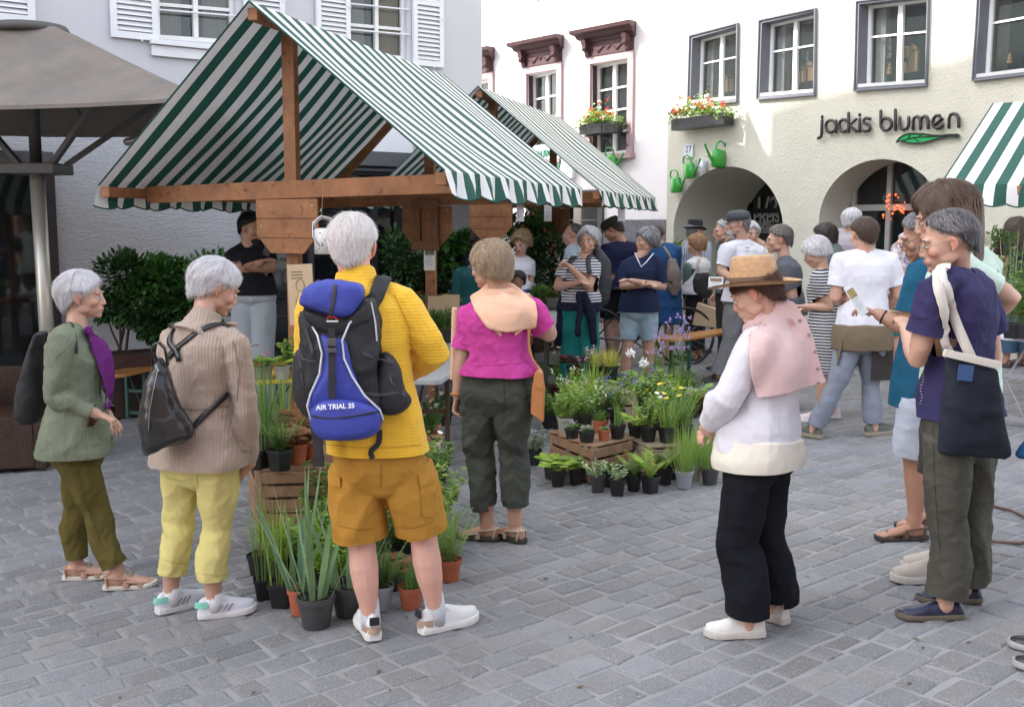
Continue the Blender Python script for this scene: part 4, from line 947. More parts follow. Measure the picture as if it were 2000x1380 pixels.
def hair_build(s, par, style, col, colk, strands=900, seed=0, streak=.25, grey=None, top_extra=0, length=None):
 lim, thk, base = STY[style]; c, x, y, z, q = s.D['head'], s.hr, s.hf, s.hu, s.hs; rg = random.Random(seed)
 ks = [0, 55, 90, 125, 180]
 def hairline(az):
  az = abs(az)
  for i in range(4):
   if az <= ks[i + 1]: u = (az - ks[i]) / (ks[i + 1] - ks[i]); return lim[i] + (lim[i + 1] - lim[i]) * u
  return lim[4]
 def srf(az, el, lift=0):
  """point on the hair surface: azimuth from the face direction, elevation"""
  a, e = R(az), R(el); d = V(math.sin(a) * math.cos(e), math.cos(a) * math.cos(e), math.sin(e))
  cc = V(0, -.018, .026); r = 1 / math.sqrt((d.x / .0765) ** 2 + (d.y / .0955) ** 2 + (d.z / .086) ** 2)
  hl = hairline(az) ; e_ = (el - hl) / 8.0; u = max(0, min(1, e_)); u = u * u * (3 - 2 * u)
  t = base * (1 + .16 * math.sin(az * .06 + seed) * math.cos(el * .05) + .07 * math.sin(az * .17 + el * .12 + seed * 2)) * (1 + top_extra * max(0, math.sin(e)))
  if abs(az) > 100 and style in ('bob', 'pixie', 'long', 'curly'): t *= 1.0 + .35 * max(0, math.cos(R(el - 5)))
  pin = d * (r * .90)
  if el >= 0: po = d * (r + t + lift)
  else:
   tt = -el / 60.0; k_ = (1 - .16 * tt * tt) if tt <= 1.05 else max(.05, .82 - (tt - 1.05) * 1.8); tl = t * max(.25, 1 - .45 * tt * tt) * (max(.2, min(1, (el - hl) / 42)) if style in ('short', 'crop', 'tight', 'hat', 'bald', 'pixie') else 1) + lift
   po = V(math.sin(a) * (.0765 * k_ + tl), math.cos(a) * (.0955 * k_ + tl), -min(tt, 1.15) * .132)
  pp = pin.lerp(po, u)
  return c + (x * (cc.x + pp.x) + y * (cc.y + pp.y) + z * (cc.z + pp.z)) * q, u
 mb = MB(); NU, NV = 56, 34; rings = []; base_cols = []
 for j in range(NV + 1):
  el = -86 + 172 * j / NV; rings.append([srf(-180 + 360 * i / NU, el)[0] for i in range(NU)])
 def cvar(k=1.0):
  v = rg.uniform(1 - streak, 1 + streak);
  if grey and rg.random() < grey[0]: return tuple(g_ * v for g_ in grey[1])
  return (v, v, v)
 mb.loft(rings, True); sh = 1.0; mb.cols = [((lambda t: (t, t, t))((.70 if s.near else .6) + .12 * mnoise.noise(Vector(p) * 160)),)[0] for p in mb.v]  # shell darker than the strands: shade between the locks put into its colour
 crown_az, crown_el = 180 + rg.uniform(-20, 20), 62
 n = strands
 for _ in range(n):
  az = rg.uniform(-180, 180); el = rg.uniform(-60, 25) if rg.random() < .5 else math.degrees(math.asin(rg.uniform(.2, 1)))
  p, u = srf(az, el)
  if u < .3: continue
  # comb away from the crown and down
  L = rg.uniform(14, 34) if style != 'curly' else rg.uniform(18, 30); steps = 5; pts = []; w = rg.uniform(.0005, .0010) * q * (2.0 if not s.near else 1)
  da = rg.uniform(-.45, .45); mb.cc = cvar(); ph = rg.uniform(0, 6.28); lift0 = rg.uniform(.0005, .004)
  tip_lift = rg.uniform(.002, .014) if rg.random() < .35 else 0
  a_, e_ = az, el
  side = 1 if az > 0 else -1
  for k in range(steps + 1):
   f = k / steps; pp, u = srf(a_, e_, lift0 + tip_lift * f * f)
   if u < .6 and k > 1: pp = pts[-1] + (pts[-1] - pts[-2]) * .75 + (c - pts[-1]) * .02 - Z * .001
   if style == 'curly': pp = pp + (x * math.sin(ph + f * 9) + z * math.cos(ph + f * 9)) * .010 * q
   pts.append(pp)
   st = L / steps
   if e_ > 55: a_ += side * st * .8 * (1 if abs(az) < 120 else -.6) + da * st; e_ -= st * .55
   else: a_ += da * st + (st * .35 if (style in ('short', 'crop', 'tight') and abs(a_) < 110) else 0) * side; e_ -= st * .9
  for k in range(steps):
   pass
  b = len(mb.v)
  for k, pp in enumerate(pts):
   t = (pts[min(k + 1, steps)] - pts[max(k - 1, 0)]); nrm = (pp - c); sd = t.cross(nrm); sd = sd.normalized() if sd.length > 1e-9 else x; ww = w * (1 - .75 * k / steps); nn = nrm.normalized() * ww * .6
   mb.v += [tuple(pp - sd * ww), tuple(pp + nn), tuple(pp + sd * ww)]; mb.cols += [mb.cc] * 3
  for k in range(steps):
   for j in range(2): mb.f.append([b + k * 3 + j, b + k * 3 + j + 1, b + k * 3 + j + 4, b + k * 3 + j + 3]); mb.mi.append(0)
 if length:      # hair hanging behind the shoulders
  rg2 = random.Random(seed + 9)
  for _ in range(strands // 2):
   az = rg2.uniform(75, 180) * rg2.choice((-1, 1)); p, u = srf(az, rg2.uniform(-30, 10)); mb.cc = cvar(); L = length * rg2.uniform(.75, 1.05); w = rg2.uniform(.003, .006) * q; pts = []
   for k in range(7):
    f = k / 6; pts.append(p - Z * (L * f) - y * (.02 * math.sin(f * 2.5)) * q + x * (.012 * math.sin(f * 4 + az) * q) + (c - y * .05 - p) * (.16 * f))
   b = len(mb.v)
   for k, pp in enumerate(pts):
    nrm = V(pp.x - c.x, pp.y - c.y, 0); nrm = nrm.normalized() if nrm.length > 1e-6 else y; sd = nrm.cross(Z); ww = w * (1 - .5 * k / 6); mb.v += [tuple(pp - sd * ww), tuple(pp + nrm * ww * .7), tuple(pp + sd * ww)]; mb.cols += [mb.cc] * 3
   for k in range(6):
    for j in range(2): mb.f.append([b + k * 3 + j, b + k * 3 + j + 1, b + k * 3 + j + 4, b + k * 3 + j + 3]); mb.mi.append(0)
 o = mb.build('hair', hair_mat(colk, col), par, smooth=True, cols=True); return o, srf
EYEW = mat('eye_white', (.7, .66, .62), .25); IRIS = mat('dark_iris', (.05, .03, .02), .15)
def eyes(s, par, brow=(.12, .08, .05), lid='warm'):
 c, x, y, z, q = s.D['head'], s.hr, s.hf, s.hu, s.hs
 for g in (-1, 1):
  mb = MB(); p = c + (x * (g * .031) + y * .0815 + z * (-.001)) * q; mb.ell(p, tuple(v * q for v in (.0135, .010, .0075)), (x, y, z), 10, 8, mi=0); mb.ell(p + (y * .0075) * q, tuple(v * q for v in (.0062, .0042, .0062)), (x, y, z), 8, 6, mi=1)
  mb.tube([c + (x * (g * (.031 + d)) + y * (.088 - abs(d) * .3) + z * (.0065 - d * d * 14)) * q for d in (-.014, -.007, 0, .007, .014)], .0022 * q, 5, mi=2)
  mb.build('eye', [EYEW, IRIS, mat('lash_line', (.10, .05, .035), .6)], par, smooth=True)
  mb = MB(); mb.tube([c + (x * (g * (.030 + d)) + y * (.0925 - abs(d) * .35 - (.006 if d > .01 else 0)) + z * (.0225 + .003 * math.cos(d * 70))) * q for d in (-.018, -.008, 0, .01, .02)], [.0018 * q, .003 * q, .0032 * q, .0026 * q, .0014 * q], 6); mb.build('eyebrow', mat('brow_%d' % int(brow[0] * 100), brow, .8), par, smooth=True)
def glasses(s, par, col=(.02, .02, .02), thin=.0014):
 c, x, y, z, q = s.D['head'], s.hr, s.hf, s.hu, s.hs; mb = MB(); T = lambda a, b, d: c + (x * a + y * b + z * d) * q
 for g in (-1, 1):
  mb.tube([T(g * .033 + .021 * math.cos(t), .108 - .15 * abs(.033 + g * .021 * math.cos(t)) ** 1.3, -.004 + .016 * math.sin(t)) for t in [2 * math.pi * k / 16 for k in range(17)]], thin * q, 5)
  mb.tube([T(g * .054, .100, 0), T(g * .078, .08, .002), T(g * .081, .0, .004), T(g * .08, -.02, -.006)], thin * q, 5)
 mb.tube([T(-.012, .110, .0), T(0, .113, .004), T(.012, .110, .0)], thin * q, 5)
 return mb.build('glasses', mat('spectacle_frame%d' % int(col[0] * 100), col, .3, metal=.4), par, smooth=True)
# ---- shoes
def shoe(par, an, d, k, style, col, sole=(.75, .75, .74), acc=None, side=1):
 g = V(an.x, an.y, gz(an.x)); d = V(d.x, d.y, 0).normalized(); d = V(d.x, d.y, SLOPE * d.x); x = V(d.y, -d.x, 0).normalized() * side; p = lambda a, b, h: g + d * (a * k) + x * (b * k) + Z * (h * k)
 o = bpy.data.objects
 cm = mat('shoe_%s_%d_%d' % (style, int(col[0] * 100), int(col[2] * 100)), col, .55 if style != 'leather' else .35, bump=[('noise', 90, .15, .002)]); sm = mat('sole_%d' % int(sole[0] * 100), sole, .6)
 hs = .030 if style == 'sneaker' else .022
 # sole
 S = [(-.078, .018), (-.072, .029), (-.045, .036), (.0, .034), (.05, .035), (.10, .045), (.145, .047), (.175, .038), (.192, .022), (.198, .008)]
 mb = MB(); up = [(a, w) for a, w in S]; outl = [p(a, w - (.004 if a > 0 else 0), 0) for a, w in up] + [p(a, -w, 0) for a, w in reversed(up)]
 tp = lambda a: (.010 * max(0, (a - .12) / .08) ** 2 + (.004 if a < -.04 else 0))
 lo = [p(a, w, .002 + tp(a)) for a, w in up] + [p(a, -w, .002 + tp(a)) for a, w in reversed(up)]; md = [p(a, w * 1.05, hs * .6 + tp(a)) for a, w in up] + [p(a, -w * 1.05, hs * .6 + tp(a)) for a, w in reversed(up)]; hi = [p(a, w, hs + tp(a)) for a, w in up] + [p(a, -w, hs + tp(a)) for a, w in reversed(up)]
 mb.loft([lo, md, hi], True); sh_o = None
 if style == 'sandal':
  so = mb.build('sandal', sm, par, smooth=False)
  mb = MB(); um = cm
  for a0, hh, w in ((.115, .052, .047), (.045, .074, .042)):
   pts = [p(a0 + .01 * math.sin(t), math.cos(t) * w, hs - .006 + math.sin(t) * (hh - .018)) for t in [math.pi * j / 10 for j in range(11)]]
   mb.tube(pts, [(.017 * k, .0035 * k)] * 11, 8, ref=d)
  mb.tube([p(.045, .036, .06), p(.0, .037, .066), p(-.045, .03, .07), p(-.066, 0, .072), p(-.045, -.03, .07), p(.0, -.037, .066), p(.045, -.036, .06)], [(.0035 * k, .013 * k)] * 7, 8, ref=Z)
  mb.tube([p(-.05, .034, hs), p(-.058, .03, .07)], .006 * k, 6); mb.tube([p(-.05, -.034, hs), p(-.058, -.03, .07)], .006 * k, 6); mb.tube([p(.045, .040, .045), p(.115, .044, .035)], [(.004 * k, .009 * k)] * 2, 6, ref=Z); mb.tube([p(.045, -.040, .045), p(.115, -.044, .035)], [(.004 * k, .009 * k)] * 2, 6, ref=Z)
  mb.build('strap', cm, so, smooth=True)
  if acc: mb = MB(); mb.tube([p(.05 + .01 * math.sin(t), math.cos(t) * .030, hs + .008 + math.sin(t) * .056) for t in [math.pi * j / 8 for j in range(2, 7)]], [(.019 * k, .004 * k)] * 5, 8, ref=d); mb.build('ornament', mat('sandal_ornament', acc, .4, var=(150, .6)), so)
  return so
 U = [(-.072, .026, .045), (-.055, .031, .062), (-.02, .032, .074), (.02, .033, .075), (.055, .036, .064), (.095, .042, .048), (.135, .042, .036), (.17, .032, .027), (.188, .015, .016)]
 if style == 'leather': U = [(a, w, h_ * .86) for a, w, h_ in U]
 mb2 = MB(); rings = []
 for a, w, hh in U: rings.append([p(a, math.cos(t) * w * (1 - .25 * max(0, math.sin(t)) * (a < .07)), hs - .006 + tp(a) + (max(0, math.sin(t)) ** .8 * (hh + (.012 if style == 'sneaker' else 0))) + min(0, math.sin(t)) * .01) for t in [2 * math.pi * j / 18 for j in range(18)]])
 mb2.loft(rings, True)
 me = remeshed(mb2, .004 if True else 0, 3); smooth_me(me); uo = link_mesh('shoe', me, cm, par)
 so = mb.build('sole', sm, uo, smooth=False)
 if style == 'sneaker':
  mb = MB()
  for i in range(5): a0 = .045 + i * .014; mb.tube([p(a0, .020, .078 - i * .006), p(a0 + .004, 0, .089 - i * .0068), p(a0, -.020, .078 - i * .006)], .0028 * k, 6)
  mb.tube([p(.05, 0, .09), p(.03, .02, .094), p(.045, .034, .085), p(.06, .01, .085)], .002 * k, 5); mb.build('laces', mat('laces_%d' % int(col[0] * 50), tuple(min(.8, c_ * 1.05) for c_ in col), .7), uo, smooth=True)
  if acc:
   mb = MB(); am = mat('shoe_accent_%d_%d' % (int(acc[0][0] * 100), int(acc[0][1] * 100)), acc[0], .5)
   mb.loft([[p(-.074 + f, math.cos(t) * .0335 * (1 if f else .93), hs + .003 + .05 * abs(math.sin(t)) * 0 + hgt) for t in [math.pi * j / 10 for j in range(11)]] if 0 else [p(-.0 - .090 * math.sin(t) * (1 - .03 * i), math.cos(t) * .0385, hs + hgt) for t in [math.pi * (.12 + .76 * j / 10) for j in range(11)]] for i, hgt in enumerate((acc[1], acc[1] + .018, acc[2]))], False, close=False)
   mb.build('heel_patch', am, uo, smooth=True)
   if len(acc) > 3:
    mb = MB(); bm = mat('shoe_stripe_%d' % int(acc[3][0] * 100), acc[3], .5)
    for sgn in (-1, 1):
     for i in range(3):
      a0 = .01 + i * .022; q = [p(a0, sgn * .0405, hs + .004), p(a0 + .010, sgn * .0415, hs + .004), p(a0 + .034, sgn * .0375, hs + .037), p(a0 + .024, sgn * .0365, hs + .037)]; mb.add(q, [(0, 1, 2, 3)])
    mb.build('side_stripe', bm, uo)
 return uo
def cut_above(me, z):
 bm = bmesh.new(); bm.from_mesh(me); bmesh.ops.delete(bm, geom=[v for v in bm.verts if v.co.z > z], context='VERTS'); bm.to_mesh(me); bm.free()
def trim_ends(me, cuts):
 bm = bmesh.new(); bm.from_mesh(me)
 for p, d, r in cuts:
  vs = [v for v in bm.verts if (v.co - p).length < r and (v.co - p).dot(d) > -.03]; s_ = set(vs); es = [e for e in bm.edges if e.verts[0] in s_ and e.verts[1] in s_]; fs = [f for f in bm.faces if all(v in s_ for v in f.verts)]
  bmesh.ops.bisect_plane(bm, geom=vs + es + fs, plane_co=p, plane_no=d, clear_outer=True)
 bm.to_mesh(me); bm.free()
def clothes(mb, voxel, m, par, name, fold=(.006, 14), seed=1, it=3, sq=(1, 1, .5), label=None, mask=None, cut=None, cuts=None):
 me = remeshed(mb, voxel, it)
 if cut: cut_above(me, cut)
 if fold: folds(me, fold[0], fold[1], seed, sq, mask); folds(me, fold[0] * .26, fold[1] * 2.5, seed + 50, (1, 1, 1), mask)
 if cuts: trim_ends(me, cuts)
 smooth_me(me); o = link_mesh(name, me, m, par)
 if label: o['label'] = label
 return o
def person(label, fig, skin='warm', top=None, bottom=None, hair=None, shoes=None, hands=None, face=True, brow=(.12, .08, .05), specs=None, bare_feet=False, socks=None, group=None, seed=1, neckline=0.0):
 """top: dict(m, sleeve 0..2, hem t, infl, flare, folds, collar); bottom: dict(m, len 0..2, infl, hem, skirt)"""
 s = fig; t = thing('person', label, 'person', V(s.o.x, s.o.y, gz(s.o.x)), group); k = s.k; vx = .0058 if s.near else .0095
 vb = .0052 if s.near else .0085
 mb = MB(); s.torso(mb, -.10, 1.0, -.020); head_geo(mb, s)
 for sd in 'LR':
  p, r = s.arm_pts(sd); mb.tube([s.spine(.9), s.D['sh' + sd].lerp(s.D['neck'], .25)] + p, [.034 * s.h, .031 * s.h] + r, 14)
  hd = (hands or {}).get(sd, {}); fwd = s.D['wr' + sd] - s.D['el' + sd]; d = hd.get('d', fwd.normalized()); inn = (s.D['neck'] - s.D['sh' + sd]); palm = hd.get('palm', V(inn.x, inn.y, 0).normalized() if abs(d.z) > .6 else V(0, 0, -1)); side = hd.get('thumb', s.f if abs(d.z) > .6 else (V(inn.x, inn.y, 0).normalized()))
  hand(mb, s.D['wr' + sd] + d.normalized() * .01, d, palm, side, k * (1.0 if s.sex == 'm' else .93), hd.get('curl', .45), hd.get('point', False))
  p, r = s.leg_pts(sd); cv = (bottom or {}).get('len', 2) - .2 if (bottom and bottom.get('skirt') is None) else 0
  tl = (0, .2, .5, .85, 1, 1.15, 1.35, 1.55, 1.8, 2); r = [a_ * (.76 if b_ < cv else 1) for a_, b_ in zip(r, tl)]; mb.tube(p, r, 14)
  td = s.toes.get(sd, s.f); foot.side = -1 if sd == 'R' else 1
  a = s.D['an' + sd]
  if not shoes or shoes['style'] == 'sandal': foot(mb, a, td, k)
  mb.tube([a, V(a.x, a.y, gz(a.x) + .05 * k)], [.0205 * s.h, .022 * s.h], 12)
 me = remeshed(mb, vb, 3 if s.near else 1, fac=.5); paint(me, face_cols(me, s)); smooth_me(me); body = link_mesh('body', me, skin_mat(skin), t)
 if face: eyes(s, t, brow)
 if specs: glasses(s, t, specs)
 if hair:
  hr = dict(hair); st = hr.pop('style'); hair_build(s, t, st, hr.pop('col'), hr.pop('k'), seed=seed, strands=hr.pop('n', 1400) * 3 if s.near else 1300, **hr)
 if bottom:
  b = dict(infl=.012, hem=0, len=2.0, skirt=None, folds=(.005, 15)); b.update(bottom); mb = MB()
  if b['skirt'] is not None:
   rs = [s.ring(.3, b['infl']), s.ring(.1, b['infl']), s.ring(0, b['infl'] + .01)]
   base = s.ring(-.1, b['infl'] + .02); zt = b['skirt'] * s.h + s.o.z; c0 = s.spine(-.1); z0 = c0.z
   for q in range(5): f = q / 4; rs.append([V(p.x, p.y, p.z + (zt - z0) * f) + (V(p.x - c0.x, p.y - c0.y, 0)) * (b['hem'] * f) for p in base])
   mb.loft(rs, True)
  else:
   rs = []
   cu = []
   for t_, sc_ in ((-.19, .55), (-.15, .8), (-.09, .96), (-.03, 1), (.06, 1), (.16, 1), (.30, 1)):
    rg_ = s.ring(t_, b['infl'] * .8 - (.008 if t_ > .1 else 0)); c_ = s.spine(t_); rs.append([c_ + (q_ - c_) * sc_ for q_ in rg_])
   mb.loft(rs, True)
   L = b['len']
   for sd in 'LR':
    p, r = s.leg_pts(sd, L); n_ = len(r); tt = [v for v in (0, .2, .5, .85, 1, 1.15, 1.35, 1.55, 1.8, 2) if v < L - 1e-6][:n_ - 1] + [L]; kr, hr_ = b.get('kr', .072) * k, b.get('hr', .07) * k
    rr = []
    for x_, t_ in zip(r, tt):
     th = .0535 * s.h * (1 + (s.wt - 1) * .6) + b['infl'] * (.35 if t_ < .1 else .8 if t_ < .3 else 1); lk = min(1, L); v = th + (kr - th) * min(1, t_ / lk) if t_ <= lk else kr + (hr_ - kr) * (t_ - 1) / max(.01, L - 1)
     if L <= 1: v = th + (hr_ - th) * (t_ / L)
     rr.append(max(v, x_ + .013))
    e_ = (p[-1] - p[-2]).normalized(); cu.append((p[-1].copy(), e_, rr[-1] * 1.9)); mb.tube(p + [p[-1] + e_ * .03], rr + [rr[-1]], 20, rnd_=False)
  if top and top.get('hem', -.05) < .3: b['cut'] = s.spine(top.get('hem', -.05)).z + .085
  o = clothes(mb, vx, b['m'], t, b.get('name', 'trousers'), (b['folds'][0] * 1.15, b['folds'][1]), seed + 3, 11 if s.near else 4, cut=b.get('cut'), cuts=cu if b['skirt'] is None else None)
  s.parts['bottom'] = o
 if top:
  a = dict(infl=.012, sleeve=.45, hem=-.05, flare=0, folds=(.005, 13), sinf=.010, collar=0, name='shirt'); a.update(top); mb = MB(); cu = []; s.torso(mb, a['hem'] - .05, .985 - neckline, a['infl'], a['flare'], steps=16); cu.append((s.spine(a['hem']), V(0, 0, -1), .34 if s.near else .3))
  for sd in 'LR':
   sl_ = a['sleeve']
   if sl_ <= 0: continue
   fl = a.get('sflare', .0); p, r = s.arm_pts(sd, sl_, lambda t_: a['sinf'] + fl * (t_ / sl_) ** 2); e_ = (p[-1] - p[-2]).normalized(); cu.append((p[-1].copy(), e_, r[-1] * 1.7)); mb.tube([s.spine(.93), s.D['sh' + sd].lerp(s.D['neck'], .3)] + p + [p[-1] + e_ * .025], [.034 * s.h + a['sinf'], .029 * s.h + a['sinf']] + r + [r[-1]], 16, rnd_=False)
  if a['collar']:
   nk = s.D['neck']; d = (s.D['head'] - nk).normalized(); rr = (.040 if s.sex == 'm' else .036) * s.h + .006; mb.tube([nk - d * .05 * s.h, nk - d * .012 * s.h, nk + d * a['collar'] * s.h], [rr * 1.7, rr * 1.22, rr * 1.04], 18, rnd_=False)
  o = clothes(mb, vx, a['m'], t, a['name'], (a['folds'][0] * (1.3 if s.near else .75), a['folds'][1]), seed + 5, 4 if s.near else 2, mask=a.get('mask'), cuts=cu if bottom and bottom.get('skirt') is None else cu[1:]); s.parts['top'] = o
 if socks:
  mb = MB()
  for sd in 'LR':
   a_ = s.D['an' + sd]; kn = s.D['kn' + sd]; u = (kn - a_).normalized(); mb = MB(); mb.tube([V(a_.x, a_.y, gz(a_.x) + .03), a_, a_ + u * socks[1]], [.030 * k * 1.3, .0215 * s.h + .004, .0215 * s.h + .005], 16, rnd_=False); mb.build('sock', mat('sock_%d' % int(socks[0][0] * 100), socks[0], .9, bump=[('wave', 60, .3, .002, 'X')]), t, smooth=True)
 if shoes:
  for sd in 'LR':
   shoe(t, s.D['an' + sd], s.toes.get(sd, s.f), k, shoes['style'], shoes['col'], shoes.get('sole', (.75, .75, .74)), shoes.get('acc'))
 s.t = t; return t
def cloth_mat(name, col, rib=None, rough=.85, var=(3, .06), sheen=0, weave=220):
 b = [('noise', weave, .25, .0015)]
 if rib: b = [('wave', rib[0], rib[1], rib[2], rib[3], .25)] + b
 return mat(name, col, rough, var=var, bump=b, sheen=sheen, spec=.2)
def striped_cloth(name, ca, cb, scale, axis='Z', duty=.5, dist=.6):
 m = mat(name, ca, .85, var=(3, .05)); nt = m.node_tree; N = nt.nodes; L = nt.links; b = N['Principled BSDF']
 tc = N.new('ShaderNodeTexCoord'); w = N.new('ShaderNodeTexWave'); w.bands_direction = axis; w.inputs['Scale'].default_value = scale; w.inputs['Distortion'].default_value = dist; w.inputs['Detail Scale'].default_value = .6
 L.new(tc.outputs['Object'], w.inputs['Vector']); gt = N.new('ShaderNodeMath'); gt.operation = 'GREATER_THAN'; gt.inputs[1].default_value = duty; L.new(w.outputs['Fac'], gt.inputs[0])
 mx = N.new('ShaderNodeMix'); mx.data_type = 'RGBA'; L.new(gt.outputs[0], mx.inputs[0]); mx.inputs[6].default_value = (*ca, 1); mx.inputs[7].default_value = (*cb, 1); L.new(mx.outputs[2], b.inputs['Base Color']); return m
# ---------------------------------------------------------------- the foreground shoppers
WHITEH = (.66, .65, .66); GREYH = (.30, .29, .29)
# 1 green cardigan
f1 = Fig(1.60, (205, 1140), 68, 'f', dict(head=(163, 578, .06), neck=(150, 638, .04), shR=(124, 668, -.10), shL=(170, 662, .22), elR=(103, 776, -.14), wrR=(190, 808, -.12), elL=(180, 770, .22), wrL=(212, 812, .10), hpR=(140, 880, -.07), hpL=(158, 875, .10), knR=(186, 992, -.05), knL=(152, 990, .12), anR=(230, 1112, -.08), anL=(150, 1097, .10)),
  head_yaw=84, head_pitch=4, weight=1.12, toes=dict(R=heading(80), L=heading(84)))
CARD = cloth_mat('sage_green_knit', (.165, .19, .13), rib=(26, .25, .003, 'X'), var=(24, .16))
p1 = person('woman with short white hair in an open sage green cardigan and olive trousers, leftmost', f1, 'warm', dict(m=CARD, sleeve=1.88, hem=-.04, infl=.022, flare=.025, sinf=.014, folds=(.010, 11), name='cardigan'), dict(m=cloth_mat('olive_trousers', (.105, .085, .022)), infl=.018, kr=.076, hr=.066, len=1.92, folds=(.010, 14)),
   dict(style='pixie', col=WHITEH, k='white', streak=.22, n=2300), dict(style='sandal', col=(.42, .25, .17), sole=(.62, .60, .52), acc=(.25, .2, .13)), dict(R=dict(curl=.75)), brow=(.3, .24, .2), seed=11)
# 2 beige rib cardigan
f2 = Fig(1.63, (385, 1205), 30, 'f', dict(head=(424, 562, .12), neck=(394, 628, .04), shR=(461, 676, -.02), shL=(336, 662, .10), elR=(482, 798, -.04), wrR=(489, 905, .04), elL=(345, 790, .30), wrL=(420, 668, .34), hpR=(425, 905, .0), hpL=(355, 905, .06), knR=(424, 1030, .02), knL=(352, 1018, .10), anR=(418, 1176, 0), anL=(334, 1164, .1)),
  head_yaw=62, head_pitch=26, weight=1.12, toes=dict(R=heading(70), L=heading(48)))
BEIGE = cloth_mat('beige_rib_knit', (.365, .29, .235), rib=(22, .4, .004, 'X'), var=(10, .08), sheen=.2)
p2 = person('woman with short white hair in a beige ribbed cardigan and pale yellow cropped trousers', f2, 'warm', dict(m=BEIGE, sleeve=1.93, hem=-.02, infl=.022, flare=.02, sinf=.014, folds=(.008, 12), collar=.035, name='cardigan'), dict(m=cloth_mat('lemon_trousers', (.60, .53, .20)), infl=.014, kr=.071, hr=.073, len=1.66, folds=(.010, 16)),
   dict(style='pixie', col=WHITEH, k='white', streak=.24, n=2300), dict(style='sneaker', col=(.60, .62, .68), sole=(.66, .66, .66), acc=((.20, .55, .42), .028, .058, (.25, .25, .26))), dict(R=dict(d=V(-.75, .1, -.66), palm=V(0, .8, -.3), thumb=V(-.5, 0, .8), curl=.12), L=dict(curl=.5)), socks=((.68, .68, .7), .05), brow=(.3, .24, .2), seed=12)
# 3 yellow sweater
f3 = Fig(1.80, (786, 1238), 4, 'm', dict(head=(690, 482, .04), neck=(696, 552, 0), shL=(622, 600, .0), shR=(782, 592, .0), elR=(848, 688, -.03), wrR=(800, 720, .24), elL=(602, 704, .02), wrL=(640, 735, .26), hpL=(690, 905, 0), hpR=(792, 905, 0), knL=(706, 1050, .02), knR=(826, 1040, .02), anL=(724, 1212, 0), anR=(852, 1195, .03)),
  head_yaw=4, head_pitch=6, weight=1.06, toes=dict(L=heading(-18), R=heading(56)))
YELK = cloth_mat('yellow_rib_knit', (.74, .43, .035), rib=(24, .35, .003, 'Z'), var=(6, .05), sheen=.15)
p3 = person('white haired man in a yellow ribbed sweater and ochre cargo shorts, seen from behind', f3, 'pink', dict(m=YELK, sleeve=1.95, hem=.06, infl=.022, flare=.0, sinf=.018, folds=(.007, 10), collar=.03, name='sweater'), dict(m=cloth_mat('ochre_shorts', (.40, .20, .032)), infl=.026, hr=.108, len=.98, folds=(.009, 12), name='shorts'),
   dict(style='short', col=(.70, .66, .62), k='whitewarm', streak=.10, n=2400), dict(style='sneaker', col=(.66, .66, .65), sole=(.70, .69, .66), acc=((.36, .25, .18), .004, .032)), None, socks=((.50, .52, .56), .085), seed=13)
# 4 pink top
f4 = Fig(1.66, (966, 1058), -12, 'f', dict(head=(955, 520, 0), neck=(975, 575, -.02), shL=(918, 612, .04), shR=(1040, 612, -.04), elL=(903, 706, .04), wrL=(893, 772, .06), elR=(1074, 652, -.02), wrR=(1015, 622, .26), hpL=(934, 775, .04), hpR=(1004, 775, -.04), knL=(938, 890, .06), knR=(1000, 886, -.0), anL=(952, 1036, .04), anR=(1006, 1022, 0)),
  head_yaw=-46, head_pitch=8, weight=1.22, toes=dict(L=heading(-68), R=heading(-42)))
p4 = person('woman in a bright pink T-shirt with a peach sweater over her shoulders, back turned', f4, 'warm', dict(m=cloth_mat('magenta_jersey', (.50, .055, .27)), sleeve=.72, hem=.21, infl=.014, flare=.012, sinf=.014, sflare=.008, folds=(.010, 15), name='t_shirt'), dict(m=cloth_mat('dark_green_grey_cotton', (.058, .064, .052)), infl=.02, kr=.083, hr=.077, len=1.72, folds=(.013, 13)),
   dict(style='bob', col=(.31, .22, .135), k='darkblonde', streak=.35, grey=(.3, (1.5, 1.6, 1.8)), n=2200), dict(style='sandal', col=(.42, .36, .26), sole=(.045, .04, .035)), dict(L=dict(curl=.7)), specs=(.1, .02, .02), seed=14)
# 5 straw hat
f5 = Fig(1.56, (1455, 1235), -62, 'f', dict(head=(1474, 572, .0), neck=(1500, 640, .04), shL=(1478, 672, -.10), shR=(1535, 665, .18), elL=(1418, 776, -.12), wrL=(1388, 824, .02), elR=(1500, 780, .25), wrR=(1400, 830, .16), hpL=(1462, 905, -.06), hpR=(1500, 900, .1), knL=(1442, 1060, -.04), knR=(1492, 1045, .1), anL=(1462, 1207, -.04), anR=(1514, 1180, .12)),
  head_yaw=-66, head_pitch=26, weight=1.22, toes=dict(L=heading(-84), R=heading(-30)))
p5 = person('woman in a brown straw hat, pink cardigan over a white sweater, black trousers', f5, 'fair', dict(m=cloth_mat('pale_lilac_white_knit', (.60, .59, .63), var=(5, .04), sheen=.2), sleeve=1.96, hem=.11, infl=.024, flare=.0, sinf=.020, folds=(.009, 10), name='sweater'), dict(m=cloth_mat('black_wide_trousers', (.006, .007, .011)), infl=.024, kr=.089, hr=.100, len=1.93, folds=(.012, 10)),
   dict(style='hat', col=(.085, .035, .02), k='auburn', streak=.4, n=1500), dict(style='sneaker', col=(.62, .62, .6), sole=(.5, .48, .44)), dict(L=dict(curl=.8), R=dict(curl=.8)), seed=15)
